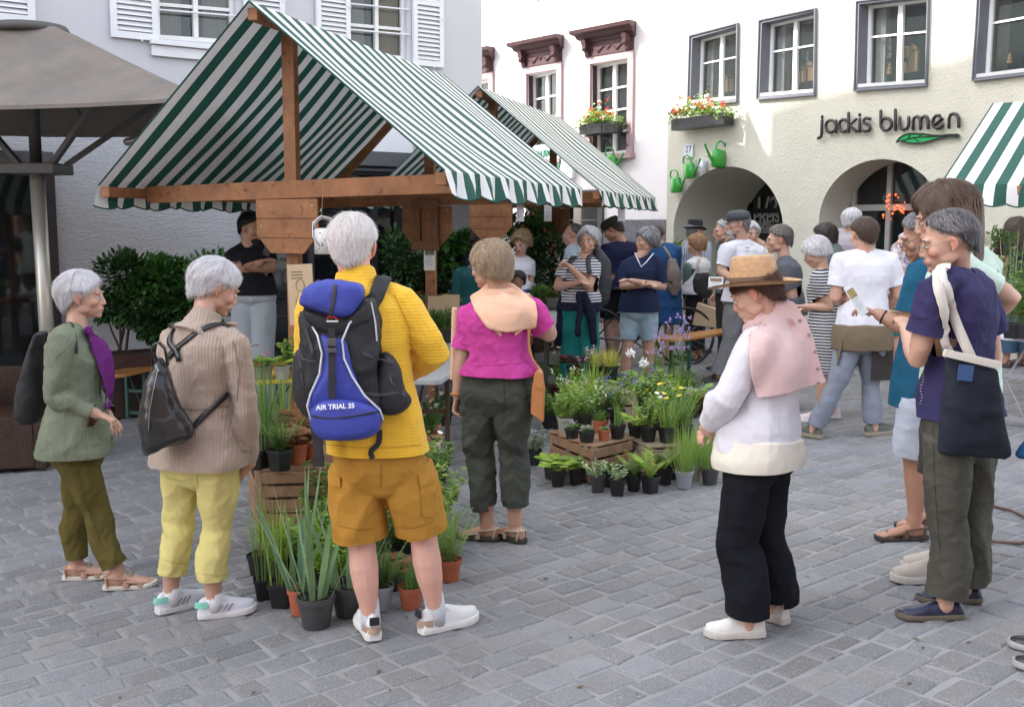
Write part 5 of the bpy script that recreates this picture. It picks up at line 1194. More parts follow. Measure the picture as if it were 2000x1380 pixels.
# 6 navy T
f6 = Fig(1.72, (1838, 1196), -66, 'f', dict(head=(1850, 472, .0), neck=(1868, 528, .04), shL=(1826, 570, -.13), shR=(1910, 566, .17), elL=(1792, 700, -.10), wrL=(1768, 640, .16), elR=(1940, 700, .2), wrR=(1850, 690, .35), hpL=(1850, 850, -.08), hpR=(1900, 845, .1), knL=(1850, 1010, -.06), knR=(1896, 1000, .1), anL=(1846, 1172, -.06), anR=(1882, 1152, .12)),
  head_yaw=-78, head_pitch=14, weight=1.04, toes=dict(L=heading(-82), R=heading(-80)))
p6 = person('person with cropped grey hair in a navy T-shirt and grey green trousers, foreground right', f6, 'warm', dict(m=cloth_mat('navy_violet_jersey', (.035, .030, .088)), sleeve=.62, hem=.10, infl=.020, flare=.0, sinf=.016, sflare=.016, folds=(.009, 11), name='t_shirt'), dict(m=cloth_mat('grey_green_corduroy', (.075, .073, .058), rib=(60, .2, .002, 'X')), infl=.024, kr=.085, hr=.080, len=1.93, folds=(.011, 14)),
   dict(style='crop', col=(.085, .08, .082), k='saltpepper', streak=.5, grey=(.35, (3.2, 3.2, 3.3)), n=2200), dict(style='leather', col=(.012, .018, .045), sole=(.12, .10, .07)), dict(L=dict(curl=.5)), specs=(.25, .2, .15), brow=(.1, .09, .09), seed=16)
# 7 mint T, long hair, behind 6
f7 = Fig(1.84, (1850, 1128), -70, 'f', dict(head=(1838, 424, .0), neck=(1880, 480, .06), shL=(1872, 520, -.12), shR=(1925, 520, .16), elL=(1975, 580, -.10), wrL=(1915, 640, .05), elR=(1850, 640, .3), wrR=(1820, 640, .4), hpL=(1858, 770, -.05), hpR=(1885, 770, .14), knL=(1838, 930, .0), knR=(1870, 930, .14), anL=(1832, 1108, -.04), anR=(1850, 1085, .12)),
  head_yaw=-80, head_pitch=18, toes=dict(L=heading(-84), R=heading(-84)))
p7 = person('tall person with long brown hair in a mint T-shirt, behind the navy T-shirt', f7, 'warm', dict(m=cloth_mat('mint_jersey', (.50, .62, .52)), sleeve=.7, hem=-.12, infl=.03, sinf=.02, folds=(.009, 10), name='t_shirt'), dict(m=cloth_mat('brown_grey_shorts', (.07, .055, .055)), infl=.03, hr=.1, len=.95, name='shorts'),
   dict(style='long', col=(.115, .07, .048), k='longbrown', streak=.3, n=2400, length=.42), dict(style='sneaker', col=(.42, .38, .33), sole=(.5, .46, .36)), seed=17)
# 8 blue T with leaflet
f8 = Fig(1.70, (1782, 1048), -80, 'm', dict(head=(1800, 462, .0), neck=(1822, 510, .04), shL=(1800, 535, -.12), shR=(1830, 535, .2), elL=(1772, 640, -.12), wrL=(1718, 616, -.05), elR=(1810, 640, .25), wrR=(1740, 615, .15), hpL=(1800, 770, -.08), hpR=(1812, 770, .12), knL=(1784, 890, -.05), knR=(1800, 880, .1), anL=(1784, 1030, -.05), anR=(1820, 1015, .15)),
  head_yaw=-76, head_pitch=22, weight=1.1, toes=dict(L=heading(-84), R=heading(-84)))
p8 = person('grey haired man in a petrol blue T-shirt reading a leaflet beside the navy T-shirt', f8, 'tan', dict(m=cloth_mat('petrol_jersey', (.012, .085, .155)), sleeve=.72, hem=-.1, infl=.026, sinf=.018, folds=(.008, 11), name='t_shirt'), dict(m=cloth_mat('pale_blue_shorts', (.42, .46, .54)), infl=.03, hr=.1, len=.98, name='shorts', folds=(.007, 13)),
   dict(style='short', col=(.13, .13, .135), k='midgrey', streak=.5, grey=(.4, (2.6, 2.6, 2.7)), n=1500), dict(style='sandal', col=(.085, .045, .028), sole=(.03, .028, .028)), dict(L=dict(curl=.7)), specs=(.04, .03, .03), brow=(.12, .12, .12), seed=18)
# ================================================================ THINGS WORN AND CARRIED
def surf_of(o):
 """BVH of a garment in world space"""
 from mathutils.bvhtree import BVHTree
 og = ORG[o.name]; me = o.data; return BVHTree.FromPolygons([v.co + og for v in me.vertices], [tuple(p.vertices) for p in me.polygons])
def drape(bvh, pts, off=.008):
 out = []
 for p in pts:
  h = bvh.find_nearest(p); out.append(h[0] + (h[1] * off) if h[0] else p)
 return out
def joined_surf(fig):
 from mathutils.bvhtree import BVHTree
 V_, F_ = [], []
 for k in ('top', 'bottom'):
  if k in fig.parts:
   o = fig.parts[k]; og = ORG[o.name]; b = len(V_); V_ += [v.co + og for v in o.data.vertices]; F_ += [tuple(i + b for i in p.vertices) for p in o.data.polygons]
 return BVHTree.FromPolygons(V_, F_)
def cast(bv, px, py, off=.003):
 h = bv.ray_cast(C0, ray(px, py).normalized()); return (h[0] + h[1] * off) if h[0] else None
def strap(mb, bvh, pts, w, th=.004, off=.006, n=18):
 """a flat strap laid over the clothes through the given points"""
 P_ = [Vector(p) for p in pts]; fine = []
 for i in range(len(P_) - 1):
  for k in range(n // (len(P_) - 1) + 1): fine.append(P_[i].lerp(P_[i + 1], k / (n // (len(P_) - 1) + 1)))
 fine.append(P_[-1]); res = []; nr = []
 for p in fine:
  h = bvh.ray_cast(C0, (p - C0).normalized()) if bvh else (None,)
  if not h[0] or (h[0] - p).length > .16: h = bvh.find_nearest(p) if bvh else (None,)
  if h[0] and (h[0] - p).length < .18: res.append(h[0] + h[1] * off); nr.append(h[1])
  else: res.append(p); nr.append(nr[-1] if nr else V(0, -1, 0))
 for _ in range(9): res = [res[0]] + [(res[i - 1] + res[i] * 2 + res[i + 1]) / 4 for i in range(1, len(res) - 1)] + [res[-1]]
 rings = []
 for i, p in enumerate(res):
  t = (res[min(i + 1, len(res) - 1)] - res[max(i - 1, 0)]).normalized(); n_ = (nr[i] - t * nr[i].dot(t)).normalized(); sd = t.cross(n_); rings.append([p - sd * w / 2, p - sd * w / 2 + n_ * th, p + n_ * th * 1.4, p + sd * w / 2 + n_ * th, p + sd * w / 2, p - n_ * th * .3])
 mb.loft(rings, True)
BLK = mat('black_nylon', (.014, .014, .016), .7, bump=[('noise', 140, .25, .002), ('noise', 14, .3, .02)]); BLUE = mat('royal_blue_nylon', (.035, .05, .30), .7, bump=[('noise', 140, .2, .002), ('noise', 12, .3, .02)]); PIPE = mat('reflective_piping', (.55, .57, .62), .4)
BLKL = mat('black_leather', (.012, .012, .013), .32, bump=[('noise', 120, .2, .002), ('noise', 10, .4, .03)], coat=.2)
# ---- the blue and black hiking backpack on the yellow sweater
def backpack():
 Yb = f3.o.y; fy = Yb - .145   # back panel depth
 X = lambda px, py, dy=0: P(px, py, fy + dy)
 t = thing('hiking_backpack', 'royal blue and black hiking backpack with grey piping on the yellow sweater', 'backpack', X(670, 860))
 def body(outl, y0, y1, bulge, m, name, n=24, vox=.008, fold=(.008, 12), parent=t, seed=2):
  """a stuffed shape from a pixel outline: rounded towards the viewer"""
  c = (sum(p[0] for p in outl) / len(outl), sum(p[1] for p in outl) / len(outl)); mb = MB(); rings = []
  for k, (f, dy) in enumerate(((.80, y0), (1, y0 - .02), (1, (y0 + y1) / 2), (.93, y1 + bulge * .35), (.75, y1 + bulge * .1), (.4, y1))):
   rings.append([X(c[0] + (p[0] - c[0]) * f, c[1] + (p[1] - c[1]) * f, dy) for p in outl])
  mb.loft(rings, True); return clothes(mb, vox, m, parent, name, fold, seed, 5)
 def curve(pts, n=6):
  out = []; N_ = len(pts)
  for i in range(N_):
   p0, p1, p2, p3 = pts[i - 1], pts[i], pts[(i + 1) % N_], pts[(i + 2) % N_]
   for k in range(n):
    u = k / n; out.append(tuple(.5 * ((2 * p1[j]) + (-p0[j] + p2[j]) * u + (2 * p0[j] - 5 * p1[j] + 4 * p2[j] - p3[j]) * u * u + (-p0[j] + 3 * p1[j] - 3 * p2[j] + p3[j]) * u ** 3) for j in (0, 1)))
  return out
 body(curve([(600, 600), (700, 580), (738, 600), (745, 680), (750, 800), (738, 845), (650, 858), (612, 838), (590, 760), (586, 660)]), .10, -.13, .08, BLK, 'main_bag', seed=3, fold=(.016, 13))
 body(curve([(585, 590), (596, 558), (640, 544), (700, 552), (714, 575), (700, 608), (672, 622), (630, 612), (600, 602)]), .05, -.175, .09, BLUE, 'lid', seed=4)
 body(curve([(592, 606), (640, 620), (672, 628), (708, 600), (728, 585), (732, 625), (700, 645), (664, 660), (625, 648), (598, 630)]), .03, -.155, .05, BLK, 'lid_skirt', seed=5)
 body(curve([(575, 700), (584, 684), (606, 690), (612, 760), (608, 812), (588, 800), (574, 760)]), .06, -.09, .06, BLK, 'side_pocket', seed=6)
 body(curve([(748, 688), (776, 706), (790, 760), (802, 775), (796, 798), (768, 812), (738, 800), (735, 740)]), .06, -.10, .06, BLK, 'side_pocket', seed=7)
 body(curve([(626, 650), (650, 662), (676, 660), (688, 700), (708, 760), (728, 792), (700, 800), (640, 800), (606, 800), (602, 775), (625, 730), (636, 690)]), .0, -.165, .03, BLUE, 'front_panel', seed=8)
 pk = body(curve([(605, 800), (625, 782), (668, 776), (720, 786), (746, 806), (742, 838), (718, 856), (655, 861), (622, 856), (606, 830)]), .0, -.215, .07, BLUE, 'front_pocket', seed=9, fold=(.004, 10))
 mb = MB()
 yv = -.19
 mb.tube([X(px, py, d) for px, py, d in ((607, 632, -.10), (620, 655, -.14), (629, 690, -.165), (624, 730, -.165), (606, 770, -.16), (600, 792, -.155), (607, 818, -.15))], .0045, 6); mb.build('piping', PIPE, t, smooth=True)
 mb = MB(); mb.tube([X(px, py, d) for px, py, d in ((700, 612, -.13), (682, 632, -.15), (668, 665, -.168), (672, 700, -.17), (688, 735, -.17), (712, 772, -.175), (742, 800, -.17), (748, 818, -.15))], .0045, 6); mb.build('piping', PIPE, t, smooth=True)
 mb = MB(); mb.tube([X(725, 592, -.12), X(733, 630, -.12), (X(736, 665, -.11))], .0035, 6); mb.build('piping', PIPE, t, smooth=True)
 mb = MB(); mb.tube([X(px, py, -.205 - .012 * math.sin((px - 607) / 138 * 3.14)) for px, py in ((610, 812), (640, 817), (675, 815), (710, 809), (740, 803))], .004, 6); mb.build('zip', BLK, pk, smooth=True)
 mb = MB(); a, b = X(648, 640, -.18), X(648, 778, -.185); mb.beam(a, b, .026, .003, up=(0, -1, 0)); mb.build('strap', BLK, t)
 mb = MB(); mb.box(X(648, 668, -.19), (.036, .014, .03)); mb.box(X(648, 684, -.19), (.038, .016, .018)); mb.build('buckle', mat('grey_buckle', (.06, .065, .08), .35), t, bevel=.003)
 me = text_mesh('AIR TRIAL 35', .026, (X(655, 794, -.232), V(1, 0, .06), V(0, .1, 1)), .0012, 'CENTER', .0007); link_mesh('lettering', me, mat('white_embroidery', (.75, .76, .8), .6), pk)
 mb = MB(); q = X(648, 622, -.185)
 mb.tube([q + V(-.018, 0, 0), q + V(-.008, -.002, .012), q + V(0, -.003, .002), q + V(.006, -.002, .008), q + V(.022, 0, -.004)], .0025, 5, mi=0); mb.box(q + V(.002, 0, -.010), (.045, .004, .006), mi=1); mb.build('badge', [mat('badge_red', (.4, .02, .03), .5), mat('badge_white', (.6, .6, .62), .5)], t)
 bp = [o for o in t.children if o.name.startswith(('main_bag', 'side_pocket', 'lid'))]; from mathutils.bvhtree import BVHTree; vv, ff = [], []
 for o in bp: b0 = len(vv); vv += [q.co + ORG[o.name] for q in o.data.vertices]; ff += [tuple(i + b0 for i in q.vertices) for q in o.data.polygons]
 bb = BVHTree.FromPolygons(vv, ff)
 for pts, w_ in (([(708, 690), (735, 700), (768, 708)], .012), ([(712, 768), (745, 772), (790, 764)], .012), ([(598, 640), (606, 668), (612, 690)], .012), ([(655, 556), (650, 590), (648, 620)], .014), ([(590, 700), (604, 704), (618, 706)], .010)):
  mb = MB(); strap(mb, bb, [P(a, b, fy - .14) for a, b in pts], w_, .002, .003); mb.build('webbing', mat('dark_webbing', (.035, .035, .04), .6), t)
 for pts in ([(758, 700), (764, 745), (790, 772)], [(585, 700), (590, 740), (602, 800)], [(604, 592), (650, 612), (704, 600)]):
  q = [cast(bb, a, b, .001) for a, b in pts]
  if all(q): mb = MB(); mb.tube(q, .0022, 5); mb.build('zip', mat('zip_grey', (.09, .09, .1), .4), t)
 sv = joined_surf(f3)
 mb = MB(); strap(mb, sv, [X(722, 600, -.02), X(742, 560, .02), P(752, 540, Yb + .02), P(748, 560, Yb + .12)], .062, .012, .01); mb.build('shoulder_strap', BLK, t, smooth=True)
 mb = MB(); strap(mb, sv, [X(610, 610, -.02), P(618, 560, Yb + .02), P(622, 570, Yb + .12)], .062, .012, .01); mb.build('shoulder_strap', BLK, t, smooth=True)
 mb = MB(); strap(mb, sv, [X(742, 838, -.0), X(742, 862, .02), P(735, 872, Yb - .17), P(722, 880, Yb - .17), P(728, 895, Yb - .17)], .022, .004, .006); mb.build('waist_strap', BLK, t)
 mb = MB(); mb.beam(P(612, 800, fy - .03), P(624, 898, fy - .06), .038, .012, up=(0, -1, 0)); mb.box(P(622, 900, fy - .065), (.045, .016, .045)); mb.build('waist_strap', BLK, t, bevel=.003)
backpack()
# ---- black leather rucksack on the beige cardigan
def leather_bag():
 Yb = f2.o.y - .2; X = lambda px, py, dy=0: P(px, py, Yb + dy)
 t = thing('leather_rucksack', 'black leather rucksack hanging low on the beige cardigan', 'rucksack', X(330, 870))
 mb = MB(); rings = []
 for py, xl, xr, dp in ((694, 306, 318, .02), (712, 298, 330, .045), (745, 287, 338, .07), (790, 277, 350, .085), (830, 275, 372, .09), (858, 278, 378, .085), (872, 282, 352, .07), (878, 288, 320, .03)):
  c = X((xl + xr) / 2, py); w = (xr - xl) / 2 * Yb / FPX; rings.append([c + V(math.cos(a) * w, 0, math.cos(a) * (-.0 if py < 840 else .03)) + V(0, math.copysign(abs(math.sin(a)) ** .8, math.sin(a)) * dp, 0) for a in [2 * math.pi * k / 24 for k in range(24)]])
 mb.loft(rings[::-1], True); clothes(mb, .007, BLKL, t, 'bag', (.014, 9), 4, 4)
 mb = MB(); mb.tube([X(300, 715, -.01), X(296, 690, -.03), X(300, 672, -.04), X(311, 669, -.04), X(322, 680, -.03), X(328, 712, -.01)], [(.012, .006)] * 6, 8, ref=(0, 1, 0)); mb.build('handle', BLKL, t, smooth=True)
 mb = MB(); mb.tube([X(308, 722, -.062), X(300, 760, -.085), X(292, 800, -.095), X(290, 840, -.092)], .0022, 6); mb.tube([X(303, 712, -.052), X(310, 724, -.064)], .003, 6); mb.build('zip', mat('steel_zip', (.4, .4, .4), .3, metal=.9), t)
 sv = joined_surf(f2)
 for pts in ([X(328, 700), P(360, 668, f2.o.y - .14), P(400, 640, f2.o.y - .12), P(440, 630, f2.o.y - .02), P(446, 640, f2.o.y + .1)], [X(308, 695), P(308, 660, f2.o.y - .1), P(318, 626, f2.o.y), P(330, 622, f2.o.y + .1)], [X(366, 850), P(395, 815, f2.o.y - .16), P(425, 785, f2.o.y - .16), P(442, 768, f2.o.y - .1)]):
  mb = MB(); strap(mb, sv, pts, .026, .005, .007); mb.build('strap', BLKL, t, smooth=True)
leather_bag()
# ---- small black sack on the green cardigan
def sack(name, label, pts, depth, Y, m, cat, fold=(.012, 9), vox=.008, strappts=None, fig=None, sw=.02, seed=5, group=None, mstrap=None):
 """soft bag from rows (py, xl, xr)"""
 X = lambda px, py, dy=0: P(px, py, Y + dy); t = thing(name, label, cat, X((pts[-1][1] + pts[-1][2]) / 2, pts[-1][0]), group)
 mb = MB(); rings = []; n = len(pts)
 for i, (py, xl, xr) in enumerate(pts):
  f = i / (n - 1); dp = depth * (.25 + .75 * math.sin(math.pi * min(1, .12 + f * .85)) ** .7); c = X((xl + xr) / 2, py); w = (xr - xl) / 2 * Y / FPX; rings.append([c + V(math.cos(a) * w, math.copysign(abs(math.sin(a)) ** .8, math.sin(a)) * dp, 0) for a in [2 * math.pi * k / 24 for k in range(24)]])
 mb.loft(rings[::-1], True); clothes(mb, vox, m, t, 'bag', fold, seed, 4)
 sv = joined_surf(fig) if fig else None
 for sp in (strappts or []):
  mb = MB(); strap(mb, sv, [X(a, b, d) for a, b, d in sp], sw, .004, .006); mb.build('strap', mstrap or m, t, smooth=True)
 return t, X
sack('small_rucksack', 'soft black cloth rucksack behind the sage green cardigan', [(650, 70, 86), (680, 58, 84), (720, 46, 88), (770, 34, 90), (810, 32, 84), (825, 42, 72)], .10, 5.42, BLK, 'rucksack', strappts=[[(82, 660, -.05), (104, 624, -.10), (130, 622, -.12), (146, 640, -.16), (148, 690, -.2)]], fig=f1, sw=.014)
# open cardigan front and purple blouse of the first woman
def blouse():
 sv = joined_surf(f1); m = cloth_mat('purple_blouse', (.13, .018, .15)); mb = MB()
 a, b = f1.D['neck'], f1.D['hip']
 L = [(168, 640, 168, 652), (172, 655, 186, 655), (178, 680, 206, 676), (186, 705, 218, 700), (196, 735, 222, 730), (204, 770, 219, 768), (206, 800, 214, 800)]
 rings = []
 for x0, y0, x1, y1 in L:
  p, q = P(x0, y0, f1.o.y - .06), P(x1, y1, f1.o.y + .06); rings.append([p, p.lerp(q, .5) + V(.006, -.03, 0), q, q + V(-.02, .08, 0), p + V(-.01, .1, 0)])
 mb.loft(rings, True); clothes(mb, .006, m, f1.t, 'blouse', (.006, 14), 3, 3)
blouse()
# ---- peach sweater over the pink shoulders
def shawl(fig, pts_rows, m, name, back=True, seed=3, th=.020, off=.016, fold=(.008, 14), extra=None):
 """cloth draped on the back: rows of pixel points pressed against the garment"""
 sv = joined_surf(fig); rows = []
 for row in pts_rows:
  r = []
  for px, py in row:
   o = C0; d = ray(px, py).normalized(); h = sv.ray_cast(o, d)
   p = h[0] if h[0] else P(px, py, fig.o.y)
   r.append(p)
  rows.append(r)
 # even out depth where rays missed
 mb = MB(); nr = len(rows); nc = len(rows[0]); g = []
 for r in rows: g.append([p - ray(0, 0) * 0 + V(0, -off, 0) for p in r])
 for _ in range(2):
  g2 = [[p.copy() for p in r] for r in g]
  for i in range(nr):
   for j in range(nc):
    nb = [g[a][b] for a, b in ((i - 1, j), (i + 1, j), (i, j - 1), (i, j + 1)) if 0 <= a < nr and 0 <= b < nc]; y = sum(p.y for p in nb) / len(nb); g2[i][j].y = min(g[i][j].y, .5 * g[i][j].y + .5 * y)
  g = g2
 T = [[p + V(0, -th, 0) for p in r] for r in g]; B = [[p + V(0, .01, 0) for p in r] for r in g]
 vs = [p for r in T for p in r] + [p for r in B for p in r]; n = nr * nc; fs = []
 for i in range(nr - 1):
  for j in range(nc - 1): a = i * nc + j; fs += [(a, a + 1, a + nc + 1, a + nc), (n + a + nc, n + a + nc + 1, n + a + 1, n + a)]
 bd = [j for j in range(nc)] + [i * nc + nc - 1 for i in range(1, nr)] + [(nr - 1) * nc + j for j in range(nc - 2, -1, -1)] + [i * nc for i in range(nr - 2, 0, -1)]
 for i in range(len(bd)): a, b = bd[i], bd[(i + 1) % len(bd)]; fs.append((a, n + a, n + b, b))
 mb.add(vs, fs)
 if extra: extra(mb)
 return clothes(mb, .0055, m, fig.t, name, fold, seed, 4, (1, 1, .35))
def rows_lerp(ctrl, nc=14, nr=14):
 """ctrl: list of (left pts.. right pts) rows of the same length -> dense rows"""
 out = []
 for k in range(nr):
  f = k / (nr - 1) * (len(ctrl) - 1); i = min(int(f), len(ctrl) - 2); u = f - i; a, b = ctrl[i], ctrl[i + 1]; row = []
  for j in range(nc):
   g = j / (nc - 1) * (len(a) - 1); q = min(int(g), len(a) - 2); w = g - q
   pa = (a[q][0] + (a[q + 1][0] - a[q][0]) * w, a[q][1] + (a[q + 1][1] - a[q][1]) * w); pb = (b[q][0] + (b[q + 1][0] - b[q][0]) * w, b[q][1] + (b[q + 1][1] - b[q][1]) * w); row.append((pa[0] + (pb[0] - pa[0]) * u, pa[1] + (pb[1] - pa[1]) * u))
  out.append(row)
 return out
PEACH = cloth_mat('peach_knit', (.74, .46, .31), sheen=.2)
def neck_roll(fig, m, name, r=.028, up=.012, rad=1.0):
 nk = fig.D['neck']; d = (fig.D['head'] - nk).normalized(); x = fig.ax_s; y = Z.cross(x).normalized(); R0 = (.060 if fig.sex == 'm' else .064) * rad; mb = MB()
 mb.tube([nk + d * up + x * math.cos(a) * R0 * 1.15 + y * math.sin(a) * R0 - Z * (.030 * max(0, math.sin(a))) for a in [2 * math.pi * k / 20 for k in range(21)]], [(r, r * .8)] * 21, 10, rnd_=False); return mb
shawl(f4, rows_lerp([[(938, 566), (952, 552), (975, 545), (1000, 552), (1018, 566)], [(918, 578), (945, 565), (975, 560), (1012, 566), (1046, 588)], [(928, 605), (950, 600), (980, 598), (1015, 600), (1050, 612)], [(944, 630), (960, 630), (985, 632), (1020, 626), (1048, 636)], [(953, 640), (970, 645), (990, 648), (1015, 644), (1046, 640)]], 18, 16), PEACH, 'shoulder_sweater', seed=6, fold=(.005, 9), extra=lambda mb: (mb.v.extend([]) or None))
mb = neck_roll(f4, PEACH, 'x', .026, .01); clothes(mb, .0055, PEACH, f4.t, 'sweater_neck_roll', (.006, 18), 4, 3)
for i, q in enumerate(([(962, 642), (985, 642), (980, 656), (977, 657)], [(1004, 645), (1026, 640), (1012, 652), (1006, 656)])):
 mb = MB(); mb.prism([P(a, b, f4.o.y - .165) for a, b in q], V(0, .012, 0)); mb.build('sweater_cuff', PEACH, f4.t, bevel=.003)
# arm sleeve of that sweater hangs in front of the left side
mb = MB(); mb.beam(P(888, 600, f4.o.y + .12), P(884, 742, f4.o.y + .12), .03, .03); mb.build('hanging_sleeve', PEACH, f4.t, bevel=.01)
def slim_bag():
 m = mat('tan_orange_leather', (.52, .20, .06), .4, bump=[('noise', 90, .15, .002)], coat=.15); Y = f4.o.y - .12; X = lambda px, py, dy=0: P(px, py, Y + dy)
 t = thing('shoulder_bag', 'flat tan orange leather shoulder bag on the right hip of the pink top', 'handbag', X(1048, 822))
 mb = MB(); mb.prism([X(a, b, -.03) for a, b in ((1044, 728), (1050, 722), (1058, 728), (1062, 760), (1060, 826), (1036, 808), (1038, 760))], V(.01, .075, 0)); mb.build('bag', m, t, bevel=.008)
 mb = MB(); mb.prism([X(a, b, -.036) for a, b in ((1048, 730), (1057, 733), (1061, 762), (1048, 758))], V(0, .006, 0)); mb.build('flap', m, t, bevel=.002)
 mb = MB(); strap(mb, joined_surf(f4), [X(1050, 728), X(1044, 690, -.02), P(1037, 640, f4.o.y - .15), P(1034, 590, f4.o.y - .12), P(1030, 575, f4.o.y - .02), P(1030, 585, f4.o.y + .1)], .020, .004, .024); mb.build('strap', m, t)
slim_bag()
mb = MB(); w = f4.D['wrL']; mb.tube([w + V(math.cos(a) * .034, math.sin(a) * .034, .01) for a in [2 * math.pi * k / 16 for k in range(17)]], .006, 6, rnd_=False); mb.build('bracelet', mat('amber_bracelet', (.45, .16, .02), .35), f4.t, smooth=True)
# ---- straw hat, pink cardigan of the hat woman
def hat(fig, label_part, m, band, tilt=12, crown=.105, cr=.083, brim=.150, z0=.035, mesh='straw_hat', curl=.02):
 c, x, y, z, q = fig.D['head'], fig.hr, fig.hf, fig.hu, fig.hs; a = R(tilt); y2 = (y * math.cos(a) - z * math.sin(a)).normalized(); z2 = x.cross(y2).normalized(); z2 = z2 if z2.z > 0 else -z2
 y2 = heading(math.degrees(math.atan2(y.x, y.y))); y2 = (y2 * math.cos(R(4)) - Z * math.sin(R(4))).normalized(); z2 = x.cross(y2).normalized(); z2 = z2 if z2.z > 0 else -z2
 o = c + z * (z0 * q) - y * (.012 * q); mb = MB(); n = 40
 prof = [(brim, .0), (brim * .86, -.004), (cr * 1.12, .002), (cr * 1.02, .012), (cr * 1.0, crown * .5), (cr * .93, crown * .88), (cr * .84, crown * .98), (cr * .6, crown * 1.0), (.02, crown * .93)]
 def ring(r, h, add=0):
  out = []
  for k in range(n):
   t = 2 * math.pi * k / n; rr = r * (1 + .10 * abs(math.sin(t)) ); up = curl * max(0, (r - cr * 1.1) / (brim - cr * 1.1)) * (math.cos(t) ** 2 - .35 * math.sin(t))
   out.append(o + x * (math.cos(t) * rr * q) + y2 * (math.sin(t) * rr * q) + z2 * ((h + up + add) * q))
  return out
 mb.loft([ring(r, h) for r, h in prof] + [ring(.02, crown * .9)] + [ring(max(.02, r - .004), h, -.004) for r, h in prof[::-1]], False); ht = mb.build(mesh, m, fig.t, smooth=True)
 mb = MB(); mb.loft([ring(cr * 1.035, .012), ring(cr * 1.03, .034), ring(cr * .99, .034), ring(cr * .99, .012)], False, close=True); mb.build('hat_band', band, ht, smooth=True); return ht
STRAW = mat('brown_straw', (.47, .29, .15), .7, var=(40, .3), bump=[('wave', 60, .5, .003, 'Z', .3), ('noise', 200, .5, .002)])
hat(f5, '', STRAW, mat('brown_band', (.10, .055, .03), .7), crown=.122, cr=.090, brim=.182)
ROSE = cloth_mat('pale_rose_knit', (.66, .475, .46), sheen=.25)
shawl(f5, rows_lerp([[(1478, 606), (1500, 590), (1525, 584), (1548, 590)], [(1462, 640), (1490, 620), (1530, 610), (1570, 620)], [(1456, 680), (1495, 670), (1545, 660), (1588, 660)], [(1464, 730), (1500, 725), (1550, 715), (1598, 700)], [(1474, 778), (1510, 772), (1560, 758), (1612, 745)]], 18, 18), ROSE, 'shoulder_cardigan', seed=8, th=.02, fold=(.006, 9))
mb = neck_roll(f5, ROSE, 'x', .034, .015, 1.15); clothes(mb, .0055, ROSE, f5.t, 'cardigan_neck_roll', (.008, 16), 4, 3)
bt = mat('pearl_button', (.30, .25, .22), .25)
for px, py in ((1562, 626), (1580, 654), (1592, 686), (1597, 720), (1598, 748)):
 h = None
 mb = MB(); p = P(px, py, f5.o.y - .22);
 sv_ = surf_of([o for o in f5.t.children if o.name.startswith('shoulder_cardigan')][0]); d = ray(px, py).normalized(); h = sv_.ray_cast(C0, d)
 if h[0]: mb.lathe(h[0], [(.0005, .005), (.006, .005), (.0075, .002), (.007, -.001)], 12, (h[1].orthogonal().normalized(), h[1].cross(h[1].orthogonal()).normalized(), h[1])); mb.build('button', bt, f5.t)
# cream blouse tails under the sweater
sv = joined_surf(f5); CREAM = cloth_mat('cream_silk', (.66, .63, .54), rough=.5); mb = MB(); f5.torso(mb, -.09, .17, .028, .0, 8); clothes(mb, .006, CREAM, f5.t, 'blouse', (.006, 12), 4, 3, cuts=[(f5.spine(-.035), V(0, 0, -1), .4)])
# ---- tote bag
def tote():
 Y = f6.o.y - .20; X = lambda px, py, dy=0: P(px, py, Y + dy); DN = mat('dark_denim', (.008, .012, .024), .85, bump=[('noise', 200, .4, .002), ('noise', 9, .4, .03)]); CV = mat('cream_canvas', (.68, .64, .56), .9, bump=[('noise', 200, .4, .0015)])
 t = thing('tote_bag', 'dark denim tote bag with cream straps on the navy T-shirt', 'tote bag', X(1900, 895))
 mb = MB(); rings = []
 for py, xl, xr, sl_, dp in ((700, 1844, 1948, 22, .015), (740, 1842, 1955, 18, .04), (800, 1838, 1966, 10, .055), (860, 1834, 1976, 0, .05), (886, 1834, 1980, 4, .03), (893, 1850, 1968, 6, .012)):
  rings.append([X((xl + xr) / 2 + math.cos(a) * (xr - xl) / 2, py + sl_ * math.cos(a), 0) + V(0, math.sin(a) * dp, 0) for a in [2 * math.pi * k / 28 for k in range(28)]])
 mb.loft(rings[::-1], True); clothes(mb, .007, DN, t, 'bag', (.012, 8), 7, 4)
 mb = MB(); a, b = X(1843, 688, -.028), X(1953, 714, -.028); mb.beam(a, b, .012, .030, up=(0, 0, 1)); a, b = X(1843, 688, .02), X(1950, 712, .03); mb.beam(a, b, .01, .030, up=(0, 0, 1)); mb.build('rim_band', CV, t, bevel=.002)
 sv = joined_surf(f6)
 mb = MB(); strap(mb, sv, [X(1862, 705, -.04), X(1846, 640, -.03), X(1836, 590, -.03), X(1828, 548, .0), P(1834, 530, f6.o.y - .08), P(1850, 528, f6.o.y)], .044, .004, .012, 30); mb.build('strap', CV, t, smooth=True)
 mb = MB(); strap(mb, sv, [X(1896, 712, -.045), X(1878, 650, -.035), X(1856, 590, -.035), X(1834, 545, .0), P(1838, 528, f6.o.y - .08), P(1855, 528, f6.o.y)], .040, .004, .020, 30); mb.build('strap', CV, t, smooth=True)
 mb = MB(); mb.box(X(1886, 728, -.065), (.058, .006, .062), (V(1, 0, -.1).normalized(), V(0, 1, 0), V(.1, 0, 1).normalized())); mb.build('patch', mat('blue_patch', (.04, .09, .22), .8), t)
tote()
